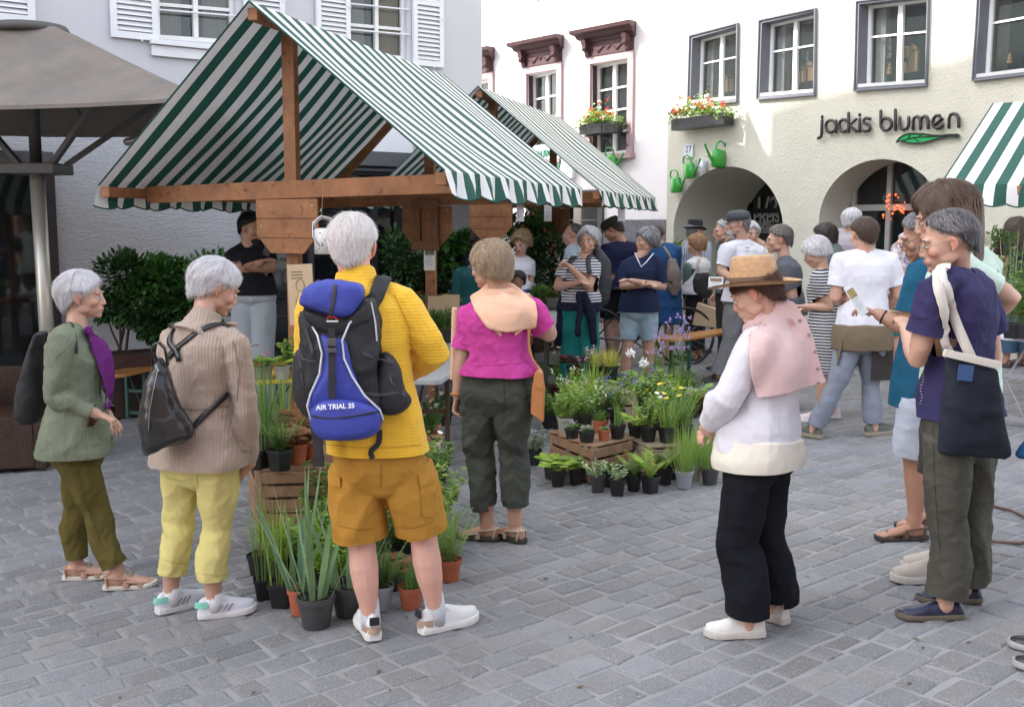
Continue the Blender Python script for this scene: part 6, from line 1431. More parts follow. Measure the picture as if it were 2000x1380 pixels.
# white stitched side seam of the navy T-shirt
mb = MB()
for k in range(17):
 u = k / 16; px, py = 1806 - 8 * u + 2 * math.sin(k), 692 + 96 * u; d = ray(px, py).normalized(); h = surf_of(f6.parts['top']).ray_cast(C0, d) if k == 0 else sv6.ray_cast(C0, d)
 if k == 0: sv6 = surf_of(f6.parts['top'])
 if h[0]: mb.tube([h[0] + h[1] * .002, h[0] + h[1] * .003 + V(.016, 0, .002)], .0018, 5)
mb.build('side_stitching', mat('white_thread', (.7, .7, .7), .7), f6.t)
def paper(name, label, c, w, h, ax, ay, cat='leaflet', pic=(.18, .2, .12), m=None, lines=True, picbox=(.5, .12), par=None):
 """printed sheet: a thin card, picture and lines of print"""
 x = Vector(ax).normalized(); y = Vector(ay); y = (y - x * y.dot(x)).normalized(); n = x.cross(y); c = Vector(c); t = thing(name, label, cat, c)
 mb = MB(); mb.box(c, (w, h, .0012), (x, y, n)); mb.build('sheet', m or mat('white_paper', (.74, .74, .73), .6), t)
 if pic: mb = MB(); mb.box(c + y * h * (.5 - picbox[1] - .14), (w * .8, h * .28, .002), (x, y, n)); mb.build('picture', mat('print_%d' % int(pic[0] * 999), pic, .5, var=(60, .8)), t)
 if lines:
  mb = MB(); k = 0
  for i in range(6): mb.box(c + y * h * (.08 - i * .075) - x * w * (.05 * (i % 2)), (w * (.7 - .12 * (i % 3)), h * .012, .002), (x, y, n))
  mb.build('print', mat('grey_print', (.2, .2, .2), .7), t)
 return t
p_ = f8.D['wrL'] + V(-.12, -.03, .09); paper('leaflet', 'folded white leaflet with an ochre picture held by the petrol T-shirt man', P(1672, 586, f8.o.y - .08), .065, .17, V(.8, -.25, -.75) * 0 + V(.75, .5, .35), V(-.72, 0, .7), pic=(.35, .25, .08))
mb = MB(); w = f8.D['wrL'] + (f8.D['elL'] - f8.D['wrL']).normalized() * .02; d = (f8.D['elL'] - f8.D['wrL']).normalized(); x = d.orthogonal().normalized(); y = d.cross(x); mb.tube([w + x * math.cos(a) * .031 + y * math.sin(a) * .031 for a in [2 * math.pi * k / 16 for k in range(17)]], [(.004, .010)] * 17, 8, ref=d, rnd_=False); mb.build('watch_strap', BLK, f8.t, smooth=True)
# ---- pockets and seams
def seam(fig, part, pts, r=.0016, m=None, n=10, name='seam'):
 bv = surf_of(fig.parts[part]); out = []
 for i in range(len(pts) - 1):
  for k in range(n): u = k / n; q = cast(bv, pts[i][0] + (pts[i + 1][0] - pts[i][0]) * u, pts[i][1] + (pts[i + 1][1] - pts[i][1]) * u, .0005); out += [q] if q else []
 if len(out) > 2: mb = MB(); mb.tube(out, r, 5); mb.build(name, m, fig.parts[part])
def pocket(fig, part, quad, th=.007, m=None, name='pocket'):
 bv = surf_of(fig.parts[part]); mb = MB(); n = 6; g = []
 for i in range(n):
  for j in range(n):
   u, v = j / (n - 1), i / (n - 1); q = [quad[0][k] * (1 - u) * (1 - v) + quad[1][k] * u * (1 - v) + quad[2][k] * u * v + quad[3][k] * (1 - u) * v for k in (0, 1)]; p = cast(bv, q[0], q[1], -.004)
   if not p: return
   g.append(p)
 T = [p + V(0, -th - .004, 0) for p in g]; fs = []; N_ = n * n
 for i in range(n - 1):
  for j in range(n - 1): a = i * n + j; fs += [(a, a + 1, a + n + 1, a + n), (N_ + a + n, N_ + a + n + 1, N_ + a + 1, N_ + a)]
 bd = list(range(n)) + [i * n + n - 1 for i in range(1, n)] + [(n - 1) * n + j for j in range(n - 2, -1, -1)] + [i * n for i in range(n - 2, 0, -1)]
 for i in range(len(bd)): a, b = bd[i], bd[(i + 1) % len(bd)]; fs.append((a, N_ + a, N_ + b, b))
 mb.add(T + g, fs); mb.build(name, m or fig.parts[part].data.materials[0], fig.parts[part], smooth=False)
OD = mat('ochre_stitch', (.22, .10, .015), .8); GD = mat('dark_stitch', (.03, .033, .028), .8); YD = mat('lemon_stitch', (.42, .36, .12), .8); KD = mat('brown_grey_stitch', (.04, .038, .03), .8)
pocket(f3, 'bottom', [(822, 935), (846, 930), (850, 1005), (826, 1010)]); pocket(f3, 'bottom', [(819, 925), (848, 918), (850, 940), (822, 948)], .013, name='pocket_flap'); pocket(f3, 'bottom', [(644, 925), (664, 930), (664, 950), (646, 944)], .012, name='pocket_flap')
seam(f3, 'bottom', [(744, 905), (744, 955)], .002, OD); seam(f3, 'bottom', [(661, 1026), (700, 1034), (735, 1032)], .0015, OD); seam(f3, 'bottom', [(770, 1030), (810, 1030), (852, 1016)], .0015, OD)
pocket(f4, 'bottom', [(940, 752), (982, 748), (984, 785), (944, 790)], .004); seam(f4, 'bottom', [(985, 740), (984, 800), (980, 830)], .002, GD); seam(f4, 'bottom', [(915, 845), (945, 842)], .002, GD); seam(f4, 'bottom', [(924, 975), (965, 980)], .002, GD)
seam(f2, 'bottom', [(320, 1092), (345, 1100), (372, 1100)], .0015, YD); seam(f2, 'bottom', [(396, 1120), (425, 1124), (450, 1122)], .0015, YD); seam(f2, 'bottom', [(385, 912), (386, 950)], .0018, YD)
seam(f6, 'bottom', [(1822, 830), (1826, 950), (1838, 1100)], .0018, KD); seam(f1, 'bottom', [(142, 890), (168, 980), (205, 1080)], .0016, mat('olive_stitch', (.05, .04, .01), .8))
seam(f1, 'top', [(150, 660), (120, 690), (108, 700)], .0015, mat('sage_seam', (.10, .12, .08), .9)); seam(f3, 'top', [(770, 575), (800, 640), (806, 690)], .002, mat('mustard_seam', (.45, .25, .02), .9)); seam(f3, 'top', [(640, 868), (700, 874), (760, 874), (828, 868)], .002, MATS['mustard_seam'])
seam(f2, 'top', [(455, 665), (468, 720), (462, 790)], .0025, mat('taupe_seam', (.22, .17, .14), .9)); seam(f2, 'top', [(320, 790), (380, 800), (455, 792)], .0025, MATS['taupe_seam']); seam(f2, 'top', [(472, 880), (495, 884)], .003, MATS['taupe_seam'])
seam(f4, 'top', [(900, 672), (920, 674)], .0018, mat('magenta_seam', (.30, .03, .16), .9)); seam(f4, 'top', [(925, 715), (980, 712), (1035, 706)], .0018, MATS['magenta_seam'])
seam(f6, 'top', [(1775, 618), (1800, 622), (1815, 622)], .0018, mat('navy_seam', (.018, .015, .05), .9))
for sd in 'LR':
 a, d = f3.D['an' + sd], f3.toes[sd]; x = V(d.y, -d.x, 0); mb = MB(); mb.box(V(a.x, a.y, gz(a.x) + .094) - d * .088, (.012, .042, .036), (d, x, Z)); mb.build('heel_tab', BLK, [o for o in f3.t.children if o.name.startswith('shoe')][0 if sd == 'L' else 1], bevel=.004)
# ================================================================ THE CROWD FURTHER BACK
def J_(**k): return k
WT = cloth_mat('white_cotton', (.68, .68, .73))
def far(label, h, foot, yaw, sex, J, top, bottom, hair, skin='warm', shoes=None, seed=1, **k):
 hy = k.pop('head_yaw', None); hp = k.pop('head_pitch', 6); w = k.pop('weight', 1.05); toes = k.pop('toes', None)
 f = Fig(h, foot, yaw, sex, J, head_yaw=hy, head_pitch=hp, weight=w, near=False, toes=toes)
 person(label, f, skin, top, bottom, hair, shoes or dict(style='leather', col=(.03, .025, .02), sole=(.05, .05, .05)), seed=seed, group=None, **k); return f
DGREY = (.09, .09, .09)
# apron man
b1 = far('man in a white T-shirt and brown waist apron striding with his back turned', 1.74, (1645, 852), 8, 'm', dict(head=(1686, 458, .0), neck=(1690, 492, 0), shL=(1645, 512, 0), shR=(1736, 512, 0), elL=(1632, 578, -.02), wrL=(1660, 606, .2), elR=(1752, 574, 0), wrR=(1725, 610, .2), hpL=(1662, 662, 0), hpR=(1704, 662, 0), knL=(1632, 752, -.05), knR=(1700, 752, .05), anL=(1590, 836, 0), anR=(1706, 842, 0)),
  dict(m=WT, sleeve=.72, hem=.02, infl=.022, sinf=.02, sflare=.01, folds=(.010, 12), name='t_shirt'), dict(m=cloth_mat('blue_grey_trousers', (.20, .225, .27)), infl=.02, kr=.072, hr=.066, len=1.9, folds=(.009, 13)), dict(style='short', col=(.075, .045, .03), k='brown', streak=.3), 'fair', dict(style='sneaker', col=(.10, .10, .085), sole=(.28, .25, .18)), seed=31, toes=dict(L=heading(-30), R=heading(70)), head_yaw=-14, face=False)
mb = MB(); b1.torso(mb, -.14, .16, .042, .0, 8); clothes(mb, .009, cloth_mat('khaki_apron', (.17, .13, .085)), b1.t, 'apron', (.006, 12), 3, 2)
mb = MB(); rings = []
for f in (0, .33, .66, 1): y = 640 + 104 * f; rings.append([P(1706 - 6 * f, y, b1.o.y - .13 + .02 * f), P(1746 - 2 * f, y - 2, b1.o.y - .02), P(1746 - 2 * f, y - 2, b1.o.y + .02), P(1706 - 6 * f, y, b1.o.y - .10 + .02 * f)])
mb.loft(rings, True); ap = mb.build('apron_panel', cloth_mat('dark_brown_apron', (.045, .038, .036)), b1.t)
mb = MB(); rings = []
for f in (0, .5, 1): y = 640 + 72 * f; rings.append([P(1634 - 6 * f, y, b1.o.y - .0), P(1652 - 16 * f, y, b1.o.y - .13), P(1652 - 16 * f, y, b1.o.y - .10), P(1634 - 6 * f, y, b1.o.y + .03)])
mb.loft(rings, True); mb.build('apron_panel', MATS['khaki_apron'], b1.t)
# striped dress
STRD = striped_cloth('black_white_striped_dress', (.016, .016, .02), (.6, .6, .62), 13, 'Z', .58, 1.2)
b2 = far('white haired woman in a black and white striped dress looking down', 1.56, (1608, 822), -70, 'f', dict(head=(1592, 494, 0), neck=(1606, 528, 0), shL=(1598, 545, -.12), shR=(1640, 545, .14), elL=(1622, 600, -.14), wrL=(1574, 598, -.08), elR=(1600, 600, .2), wrR=(1568, 604, .15), hpL=(1612, 680, -.06), hpR=(1630, 680, .08), anL=(1600, 808, -.03), anR=(1625, 804, .1)),
  dict(m=STRD, sleeve=.55, hem=-.3, infl=.03, sinf=.018, flare=.02, folds=(.006, 11), name='dress'), dict(m=STRD, skirt=.30, infl=.02, hem=.0, name='skirt', folds=(.004, 10)), dict(style='bob', col=(.66, .65, .64), k='white'), 'warm', dict(style='sneaker', col=(.6, .5, .48), sole=(.6, .6, .6)), seed=32, head_yaw=-75, head_pitch=34, weight=1.15, specs=(.2, .05, .05))
b3 = far('woman in a grey T-shirt with pinned up greying hair, in profile', 1.68, (1535, 800), -84, 'f', dict(head=(1520, 468, 0), neck=(1532, 504, 0), shL=(1532, 522, -.12), shR=(1545, 520, .14), elL=(1552, 592, -.12), wrL=(1530, 640, .0)), dict(m=cloth_mat('slate_jersey', (.10, .105, .125)), sleeve=.6, hem=-.05, infl=.018, folds=(.007, 12), name='t_shirt'), dict(m=cloth_mat('dark_jeans', (.03, .035, .05)), infl=.012), dict(style='tight', col=(.17, .15, .13), k='ashbrown', streak=.4), 'warm', seed=33, specs=(.03, .03, .03))
mb = MB(); c = b3.D['head']; mb.ell(c - b3.hf * .085 + Z * .055, .045, nu=14, nv=10); clothes(mb, .006, HAIRM['ashbrown'], b3.t, 'hair_bun', (.008, 40), 3, 1)
b4 = far('man in a grey flat cap and white T-shirt holding a leaflet, grey beard', 1.80, (1412, 742), -112, 'm', dict(head=(1440, 436, 0), neck=(1450, 470, .03), shL=(1478, 492, .08), shR=(1420, 490, -.1), elR=(1408, 530, -.12), wrR=(1432, 546, -.22), elL=(1484, 560, .05), wrL=(1440, 552, -.22), hpL=(1456, 592, .06), hpR=(1436, 592, -.06), knL=(1450, 662, .05), knR=(1425, 662, -.05), anL=(1447, 722, .12), anR=(1400, 730, -.05)),
  dict(m=WT, sleeve=.72, hem=.02, infl=.022, sinf=.02, folds=(.009, 12), name='t_shirt'), dict(m=cloth_mat('light_grey_trousers', (.19, .195, .20)), infl=.022, kr=.08, hr=.078, folds=(.010, 13)), dict(style='hat', col=(.32, .31, .3), k='greyhair'), 'warm', seed=34, head_yaw=-95, head_pitch=2, specs=(.15, .05, .05), toes=dict(R=heading(-120), L=heading(-110)), weight=1.1)
def cap(fig, m, name='flat_cap', peak=True):
 c, x, y, z, q = fig.D['head'], fig.hr, fig.hf, fig.hu, fig.hs; mb = MB(); o = c + z * .052 * q - y * .012 * q
 mb.lathe(o, [(.098 * q, -.02 * q), (.102 * q, .012 * q), (.098 * q, .04 * q), (.08 * q, .062 * q), (.04 * q, .072 * q), (.005, .074 * q)], 24, (x, y * 1.12, z));
 if peak: mb.loft([[o + x * (math.cos(a) * .075 * q) + y * ((.075 + math.sin(a) * .075) * q) + z * (h - .015 * math.cos(a) ** 2) * q for a in [math.pi * k / 10 for k in range(11)]] for h in (-.012, -.004)], True)
 return mb.build(name, m, fig.t, smooth=True)
cap(b4, cloth_mat('slate_cap', (.075, .08, .09)))
mb = MB(); c, y = b4.D['head'], b4.hf; mb.ell(c + (b4.hf * .07 - b4.hu * .088) * b4.hs, tuple(v * b4.hs for v in (.042, .038, .036)), (b4.hr, b4.hf, b4.hu), 14, 10); clothes(mb, .006, mat('grey_beard', (.38, .36, .34), .9, bump=[('noise', 120, .6, .003)]), b4.t, 'beard', (.006, 60), 2, 1)
mb = MB(); [mb.box(P(1460, 484 + 5 * i, b4.o.y - .19), (.045 - .015 * i, .002, .008)) for i in range(2)]; mb.build('print', mat('dark_print', (.1, .12, .14), .7), b4.t)
paper('leaflet', 'small printed leaflet in the hand of the man in the flat cap', P(1398, 552, b4.o.y - .34), .15, .12, V(.8, -.3, 0), V(.2, .1, 1), pic=(.25, .16, .1))
far('grey haired man with glasses half hidden behind the grey flat cap', 1.74, (1418, 722), -100, 'm', dict(head=(1412, 452, 0)), dict(m=cloth_mat('green_grey_vest', (.10, .13, .11)), sleeve=.7, folds=(.006, 12)), dict(m=cloth_mat('charcoal_trousers', (.03, .03, .03))), dict(style='short', col=(.42, .42, .41), k='silver'), 'warm', seed=35, specs=(.2, .1, .1))
far('white haired woman with sunglasses pushed up, behind the white T-shirt shoulder', 1.66, (1480, 720), 170, 'f', dict(head=(1466, 456, 0)), dict(m=cloth_mat('cream_top', (.5, .48, .42)), sleeve=.7), dict(m=MATS['charcoal_trousers']), dict(style='bob', col=(.6, .59, .57), k='white'), 'warm', seed=36)
b5 = far('woman with ginger brown hair, white top and green sleeves carrying a black tote', 1.62, (1357, 702), -60, 'f', dict(head=(1358, 478, 0), neck=(1362, 502, 0), shL=(1345, 520, -.08), shR=(1374, 520, .08), elR=(1388, 552, .0), wrR=(1388, 588, -.05), elL=(1342, 552, -.05), wrL=(1338, 588, .1)), dict(m=cloth_mat('white_lace', (.62, .62, .62)), sleeve=.1, hem=-.08, infl=.02, flare=.03, name='top', folds=(.008, 14)), dict(m=striped_cloth('zebra_trousers', (.012, .012, .014), (.012, .012, .014), 9), infl=.024, kr=.08, hr=.09, len=1.85), dict(style='bob', col=(.32, .17, .08), k='ginger', streak=.35), 'warm', dict(style='sandal', col=(.5, .3, .2), sole=(.05, .04, .04)), seed=37)
for sd in 'LR':
 mb = MB(); p, r = b5.arm_pts(sd, 1.7, .014); mb.tube([b5.D['sh' + sd].lerp(b5.D['neck'], .3)] + p, [.04] + r, 14); clothes(mb, .009, cloth_mat('sage_cotton', (.13, .20, .155)), b5.t, 'sleeve', (.006, 14), 4, 2)
sack('tote_bag', 'black canvas tote hanging from the ginger haired woman\'s shoulder', [(532, 1358, 1384), (545, 1352, 1390), (570, 1354, 1392), (583, 1366, 1390)], .05, b5.o.y - .2, BLK, 'tote bag', vox=.01, strappts=[[(1364, 534, 0), (1362, 512, -.02), (1368, 502, 0)]], fig=b5, sw=.03, mstrap=mat('beige_webbing', (.42, .38, .3), .8))
def paper_bag():
 Y = b5.o.y - .35; t = thing('paper_bag', 'brown paper carrier bag held by the ginger haired woman', 'paper bag', P(1376, 630, Y)); mb = MB()
 mb.loft([[P(a, b, Y + d) for a, b, d in r] for r in ([(1352, 634, -.08), (1400, 640, -.06), (1402, 626, .1), (1356, 622, .08)], [(1362, 592, -.05), (1402, 606, -.03), (1402, 602, .05), (1366, 590, .03)])], True); mb.build('bag', mat('kraft_paper', (.45, .33, .21), .75, bump=[('noise', 12, .4, .01)]), t)
 mb = MB(); mb.tube([P(1372, 594, Y), P(1374, 584, Y), P(1384, 582, Y), P(1388, 598, Y)], .004, 5); mb.build('handle', MATS['kraft_paper'], t)
paper_bag()
b6 = far('man in a black felt hat behind the ginger haired woman', 1.70, (1356, 690), 60, 'm', dict(head=(1358, 452, 0)), dict(m=striped_cloth('checked_shirt', (.5, .5, .55), (.15, .18, .25), 18, 'X'), sleeve=1.6), dict(m=MATS['charcoal_trousers']), dict(style='hat', col=(.2, .19, .18), k='greyhair2'), 'warm', seed=38)
hat(b6, '', mat('black_felt', (.012, .012, .014), .9), mat('black_band', (.02, .02, .02), .5), crown=.11, cr=.088, brim=.135, mesh='felt_hat')
# V neck woman, arms crossed
JEANB = cloth_mat('pale_denim', (.30, .40, .46)); NV = cloth_mat('navy_jersey', (.014, .022, .055))
b7 = far('grey haired woman in a navy V-neck top and pale denim shorts with folded arms', 1.66, (1246, 762), 196, 'f', dict(head=(1262, 470, 0), neck=(1250, 500, 0), shR=(1222, 520, .02), shL=(1286, 516, .0), elR=(1216, 558, -.03), wrR=(1262, 556, -.24), elL=(1296, 560, -.03), wrL=(1232, 548, -.27), hpR=(1232, 610, .02), hpL=(1264, 610, -.02), knR=(1224, 690, -.02), knL=(1268, 690, -.02), anR=(1216, 752, 0), anL=(1262, 758, .02)),
  dict(m=NV, sleeve=.85, hem=.0, infl=.02, sinf=.014, folds=(.008, 13), name='top', neckline=.10), dict(m=JEANB, infl=.022, hr=.088, len=.66, name='shorts', folds=(.007, 13)), dict(style='bob', col=(.17, .17, .18), k='darkgrey', streak=.45, grey=(.4, (2.4, 2.4, 2.4))), 'warm', dict(style='sandal', col=(.3, .26, .2), sole=(.1, .08, .06)), seed=39, head_yaw=-104, head_pitch=4, weight=1.1)
mb = MB(); y_ = b7.o.y - .155; mb.tube([P(1240, 494, y_ + .07), P(1248, 512, y_ + .01), P(1252, 521, y_), P(1262, 512, y_), P(1276, 495, y_ + .07)], .006, 6); mb.build('white_neck_trim', WT, b7.t); mb = MB(); mb.tube([b7.D['wrR'] + V(math.cos(a) * .012, math.cos(a) * .01, math.sin(a) * .03) + V(.0, 0, 0) for a in [2 * math.pi * k / 12 for k in range(13)]], .007, 6); mb.build('watch', BLK, b7.t)
mb = MB(); mb.prism([P(a, b, y_ + .045) for a, b in ((1241, 496), (1275, 496), (1253, 520))], V(0, .03, 0));
DRB = cloth_mat('cobalt_linen', (.018, .065, .17))
b8 = far('dark haired woman in a knee length blue dress with a taupe bag, back turned', 1.68, (1290, 712), 20, 'f', dict(head=(1282, 462, 0), elR=(1318, 536, .02), wrR=(1316, 548, .2)), dict(m=DRB, sleeve=1.0, hem=-.3, infl=.04, flare=.03, sinf=.02, name='dress'), dict(m=DRB, skirt=.30, infl=.04, hem=.18, name='skirt', folds=(.01, 10)), dict(style='tight', col=(.06, .04, .03), k='darkbrown', streak=.3), 'warm', dict(style='sandal', col=(.3, .25, .2), sole=(.1, .08, .06)), seed=40, face=False)
sack('shoulder_bag', 'taupe slouchy shoulder bag against the blue dress', [(506, 1304, 1320), (530, 1302, 1328), (560, 1304, 1330), (578, 1310, 1324)], .06, b8.o.y - .22, mat('taupe_leather', (.19, .15, .125), .5, bump=[('noise', 14, .4, .02)]), 'handbag', vox=.01, strappts=[[(1312, 510, 0), (1306, 496, 0), (1296, 482, .05)]], fig=b8, sw=.03)
# striped top woman pointing
STT = striped_cloth('navy_white_stripes', (.02, .022, .035), (.66, .66, .68), 12.5, 'Z', .5, .3); TEAL = cloth_mat('teal_linen', (.012, .17, .155))
b9 = far('white haired woman in a striped T-shirt and teal trousers pointing with one finger', 1.66, (1132, 790), 196, 'f', dict(head=(1149, 470, 0), neck=(1140, 500, 0), shR=(1106, 520, .04), shL=(1162, 520, -.0), elR=(1088, 560, -.02), wrR=(1128, 553, -.22), elL=(1150, 560, -.14), wrL=(1112, 520, -.30), hpR=(1116, 608, .02), hpL=(1148, 608, -.02)),
  dict(m=STT, sleeve=.6, hem=.02, infl=.018, sinf=.016, sflare=.01, folds=(.006, 13), name='t_shirt', neckline=.05), dict(m=TEAL, infl=.024, kr=.095, hr=.11, len=1.9, folds=(.010, 11)), dict(style='bob', col=(.50, .50, .51), k='silverw', streak=.2), 'warm', seed=41, head_yaw=200, head_pitch=2, hands=dict(L=dict(point=True, curl=.9, d=V(-.75, -.3, .35), palm=V(-.2, -.8, -.5))))
mb = MB(); b9.torso(mb, -.0, .16, .036, .0, 6); mb.tube([P(1130, 575, b9.o.y - .17), P(1132, 610, b9.o.y - .20), P(1130, 650, b9.o.y - .2)], [.03, .035, .03], 10); mb.tube([P(1144, 575, b9.o.y - .17), P(1156, 620, b9.o.y - .18), P(1160, 668, b9.o.y - .15)], [.03, .045, .04], 10); mb.tube([P(1098, 585, b9.o.y - .0), P(1094, 640, b9.o.y), P(1092, 668, b9.o.y)], [.03, .045, .04], 10); clothes(mb, .009, cloth_mat('ink_blue_jumper', (.010, .012, .03)), b9.t, 'tied_jumper', (.01, 12), 4, 3)
sack('daypack', 'dark grey daypack on the striped T-shirt woman', [(488, 1160, 1176), (510, 1158, 1190), (550, 1158, 1196), (585, 1162, 1192), (598, 1168, 1186)], .11, b9.o.y + .1, mat('charcoal_nylon', (.035, .037, .042), .7), 'backpack', vox=.01, strappts=[[(1164, 500, -.1), (1156, 492, -.14), (1148, 505, -.26), (1150, 540, -.28)], [(1120, 492, -.2), (1116, 505, -.26), (1112, 530, -.26)]], fig=b9, sw=.045)
b10 = far('man in a navy polo and dark cap bending his head, black shorts', 1.84, (1195, 712), -70, 'm', dict(head=(1196, 448, 0), shL=(1188, 488, -.14), shR=(1238, 486, .14), elL=(1180, 545, -.16), wrL=(1150, 575, -.05)), dict(m=cloth_mat('navy_polo', (.012, .015, .05)), sleeve=.75, hem=-.08, infl=.03, sinf=.02, name='polo_shirt'), dict(m=cloth_mat('black_shorts', (.01, .01, .012)), infl=.03, hr=.1, len=.85, name='shorts'), dict(style='hat', col=(.05, .035, .03), k='darkcrop'), 'warm', dict(style='sneaker', col=(.5, .42, .36), sole=(.6, .6, .6)), seed=42, head_pitch=30, weight=1.3)
cap(b10, cloth_mat('dark_olive_cap', (.03, .032, .022)), 'baseball_cap')
b11 = far('bald man with grey sides facing left behind the striped T-shirt', 1.74, (1118, 728), -80, 'm', dict(head=(1118, 458, 0)), dict(m=cloth_mat('pale_blue_shirt', (.36, .44, .50)), sleeve=1.0, name='shirt'), dict(m=MATS['charcoal_trousers']), dict(style='bald', col=(.16, .15, .14), k='greyfringe'), 'warm', seed=43)
b12 = far('stallholder with curly blond hair in a white T-shirt leaning over her table', 1.64, (1018, 730), 205, 'f', dict(head=(1018, 474, -.1), neck=(1016, 500, 0), shR=(990, 515, .03), shL=(1036, 514, -.0), elL=(1036, 556, -.05), wrL=(1030, 590, -.15), elR=(988, 556, -.05), wrR=(992, 592, -.15)), dict(m=WT, sleeve=.6, hem=-.03, infl=.02, name='t_shirt', neckline=.05), dict(m=MATS['charcoal_trousers']), dict(style='curly', col=(.36, .25, .13), k='curlyblond', streak=.4), 'fair', seed=44, head_pitch=24)
b13 = far('man in a dark blue shirt standing under the second stall roof', 1.78, (930, 722), 30, 'm', dict(head=(932, 462, 0)), dict(m=cloth_mat('midnight_shirt', (.022, .03, .06)), sleeve=1.9, infl=.025, name='shirt'), dict(m=MATS['charcoal_trousers']), dict(style='crop', col=(.1, .08, .07), k='darkcrop2'), 'warm', seed=45, weight=1.1, face=False)
b13b = far('woman in a bottle green top bending behind the pink T-shirt', 1.5, (915, 745), -40, 'f', dict(head=(935, 545, 0)), dict(m=cloth_mat('bottle_green_top', (.015, .085, .085)), sleeve=1.2, infl=.02, name='top'), dict(m=MATS['charcoal_trousers']), dict(style='short', col=(.1, .08, .06), k='brown2'), 'warm', seed=46)
b14 = far('small dark haired child behind the table with the blue lidded tub', 1.22, (1010, 770), 185, 'f', dict(head=(1012, 548, 0)), dict(m=cloth_mat('child_shirt', (.3, .32, .36)), sleeve=.7, name='shirt'), dict(m=MATS['charcoal_trousers']), dict(style='bob', col=(.04, .025, .02), k='childhair'), 'tan', seed=47)
b15 = far('bearded young stallholder in a black T-shirt and pale jeans with folded arms', 1.88, (496, 832), 150, 'm', dict(head=(492, 446, 0), neck=(488, 476, 0), shR=(462, 498, .02), shL=(520, 496, 0), elR=(468, 530, -.04), wrR=(512, 512, -.22), elL=(530, 522, -.04), wrL=(488, 524, -.24), hpR=(478, 580, 0), hpL=(512, 580, 0), knR=(476, 680, 0), knL=(514, 680, 0)), dict(m=cloth_mat('black_jersey', (.009, .009, .012)), sleeve=.62, hem=.02, infl=.022, sinf=.016, name='t_shirt'), dict(m=cloth_mat('bleached_denim', (.36, .40, .43)), infl=.03, kr=.095, hr=.095), dict(style='short', col=(.012, .010, .010), k='black'), 'olive', seed=48, head_yaw=120, head_pitch=14)
mb = MB(); mb.ell(b15.D['head'] + (b15.hf * .062 - b15.hu * .085) * b15.hs, tuple(v * b15.hs for v in (.046, .046, .042)), (b15.hr, b15.hf, b15.hu), 14, 10); clothes(mb, .006, mat('black_beard', (.012, .010, .010), .9), b15.t, 'beard', (.006, 60), 2, 1)
t = thing('mobile_phone', 'dark phone held up by the bearded stallholder', 'phone', P(523, 482, b15.o.y - .3)); mb = MB(); mb.box(P(523, 483, b15.o.y - .3), (.075, .009, .15), (V(.8, -.5, -.3).normalized(), V(.5, .85, 0).normalized(), V(.3, -.1, 1).normalized())); mb.build('case', BLACKP, t, bevel=.003)
b16 = far('white haired man in a fine checked shirt in front of the right arch', 1.80, (1650, 712), -150, 'm', dict(head=(1666, 430, 0)), dict(m=striped_cloth('fine_check', (.42, .38, .40), (.30, .27, .31), 34, 'X'), sleeve=.7, infl=.025, name='shirt'), dict(m=MATS['charcoal_trousers']), dict(style='short', col=(.68, .67, .66), k='white'), 'warm', seed=49, head_yaw=60, weight=1.1)
b17 = far('white haired woman in a floral blouse beyond the apron man', 1.60, (1748, 718), -86, 'f', dict(head=(1768, 476, 0)), dict(m=mat('floral_blouse', (.55, .5, .52), .8, var=(30, .6), two=((.25, .2, .3), 28, .55, .6)), sleeve=.7, name='blouse'), dict(m=MATS['teal_linen'], len=1.2), dict(style='short', col=(.72, .71, .70), k='white'), 'pink', dict(style='sneaker', col=(.6, .6, .6), sole=(.6, .6, .6)), seed=50, specs=(.3, .2, .1))
b18 = far('dark haired woman with sunglasses on her head behind the striped dress', 1.68, (1612, 742), -60, 'f', dict(head=(1608, 462, 0)), dict(m=cloth_mat('grey_green_top', (.14, .17, .16)), sleeve=.7, name='top'), dict(m=MATS['charcoal_trousers']), dict(style='bob', col=(.05, .035, .03), k='darkbrown2'), 'warm', seed=51)
b19 = far('person in loose blue jeans and brown boots at the right edge', 1.72, (1978, 715), -20, 'f', dict(head=(1982, 452, 0)), dict(m=cloth_mat('washed_black', (.04, .04, .045)), sleeve=.7, name='shirt'), dict(m=cloth_mat('mid_denim', (.06, .12, .19)), infl=.04, kr=.11, hr=.09, len=1.8), dict(style='long', col=(.07, .045, .035), k='longbrown2', length=.25), 'warm', dict(style='leather', col=(.10, .045, .03), sole=(.05, .03, .02)), seed=52)
# somebody almost wholly outside the frame on the right
f9 = Fig(1.72, (2085, 1290), -70, 'f', head_yaw=-60, near=False)
person('person at the right edge of whom only a dark shoe shows', f9, 'warm', dict(m=MATS['washed_black'], sleeve=1.5), dict(m=MATS['dark_jeans'], len=1.9), dict(style='bob', col=(.05, .035, .03), k='darkbrown3'), dict(style='leather', col=(.02, .02, .022), sole=(.35, .35, .35)), seed=53)
sack('blue_bag', 'corner of a bright blue cloth bag at the right edge', [(850, 2010, 2040), (872, 1992, 2060), (890, 1982, 2070), (898, 1990, 2060)], .06, 4.3, cloth_mat('denim_blue_bag', (.03, .11, .25)), 'bag')
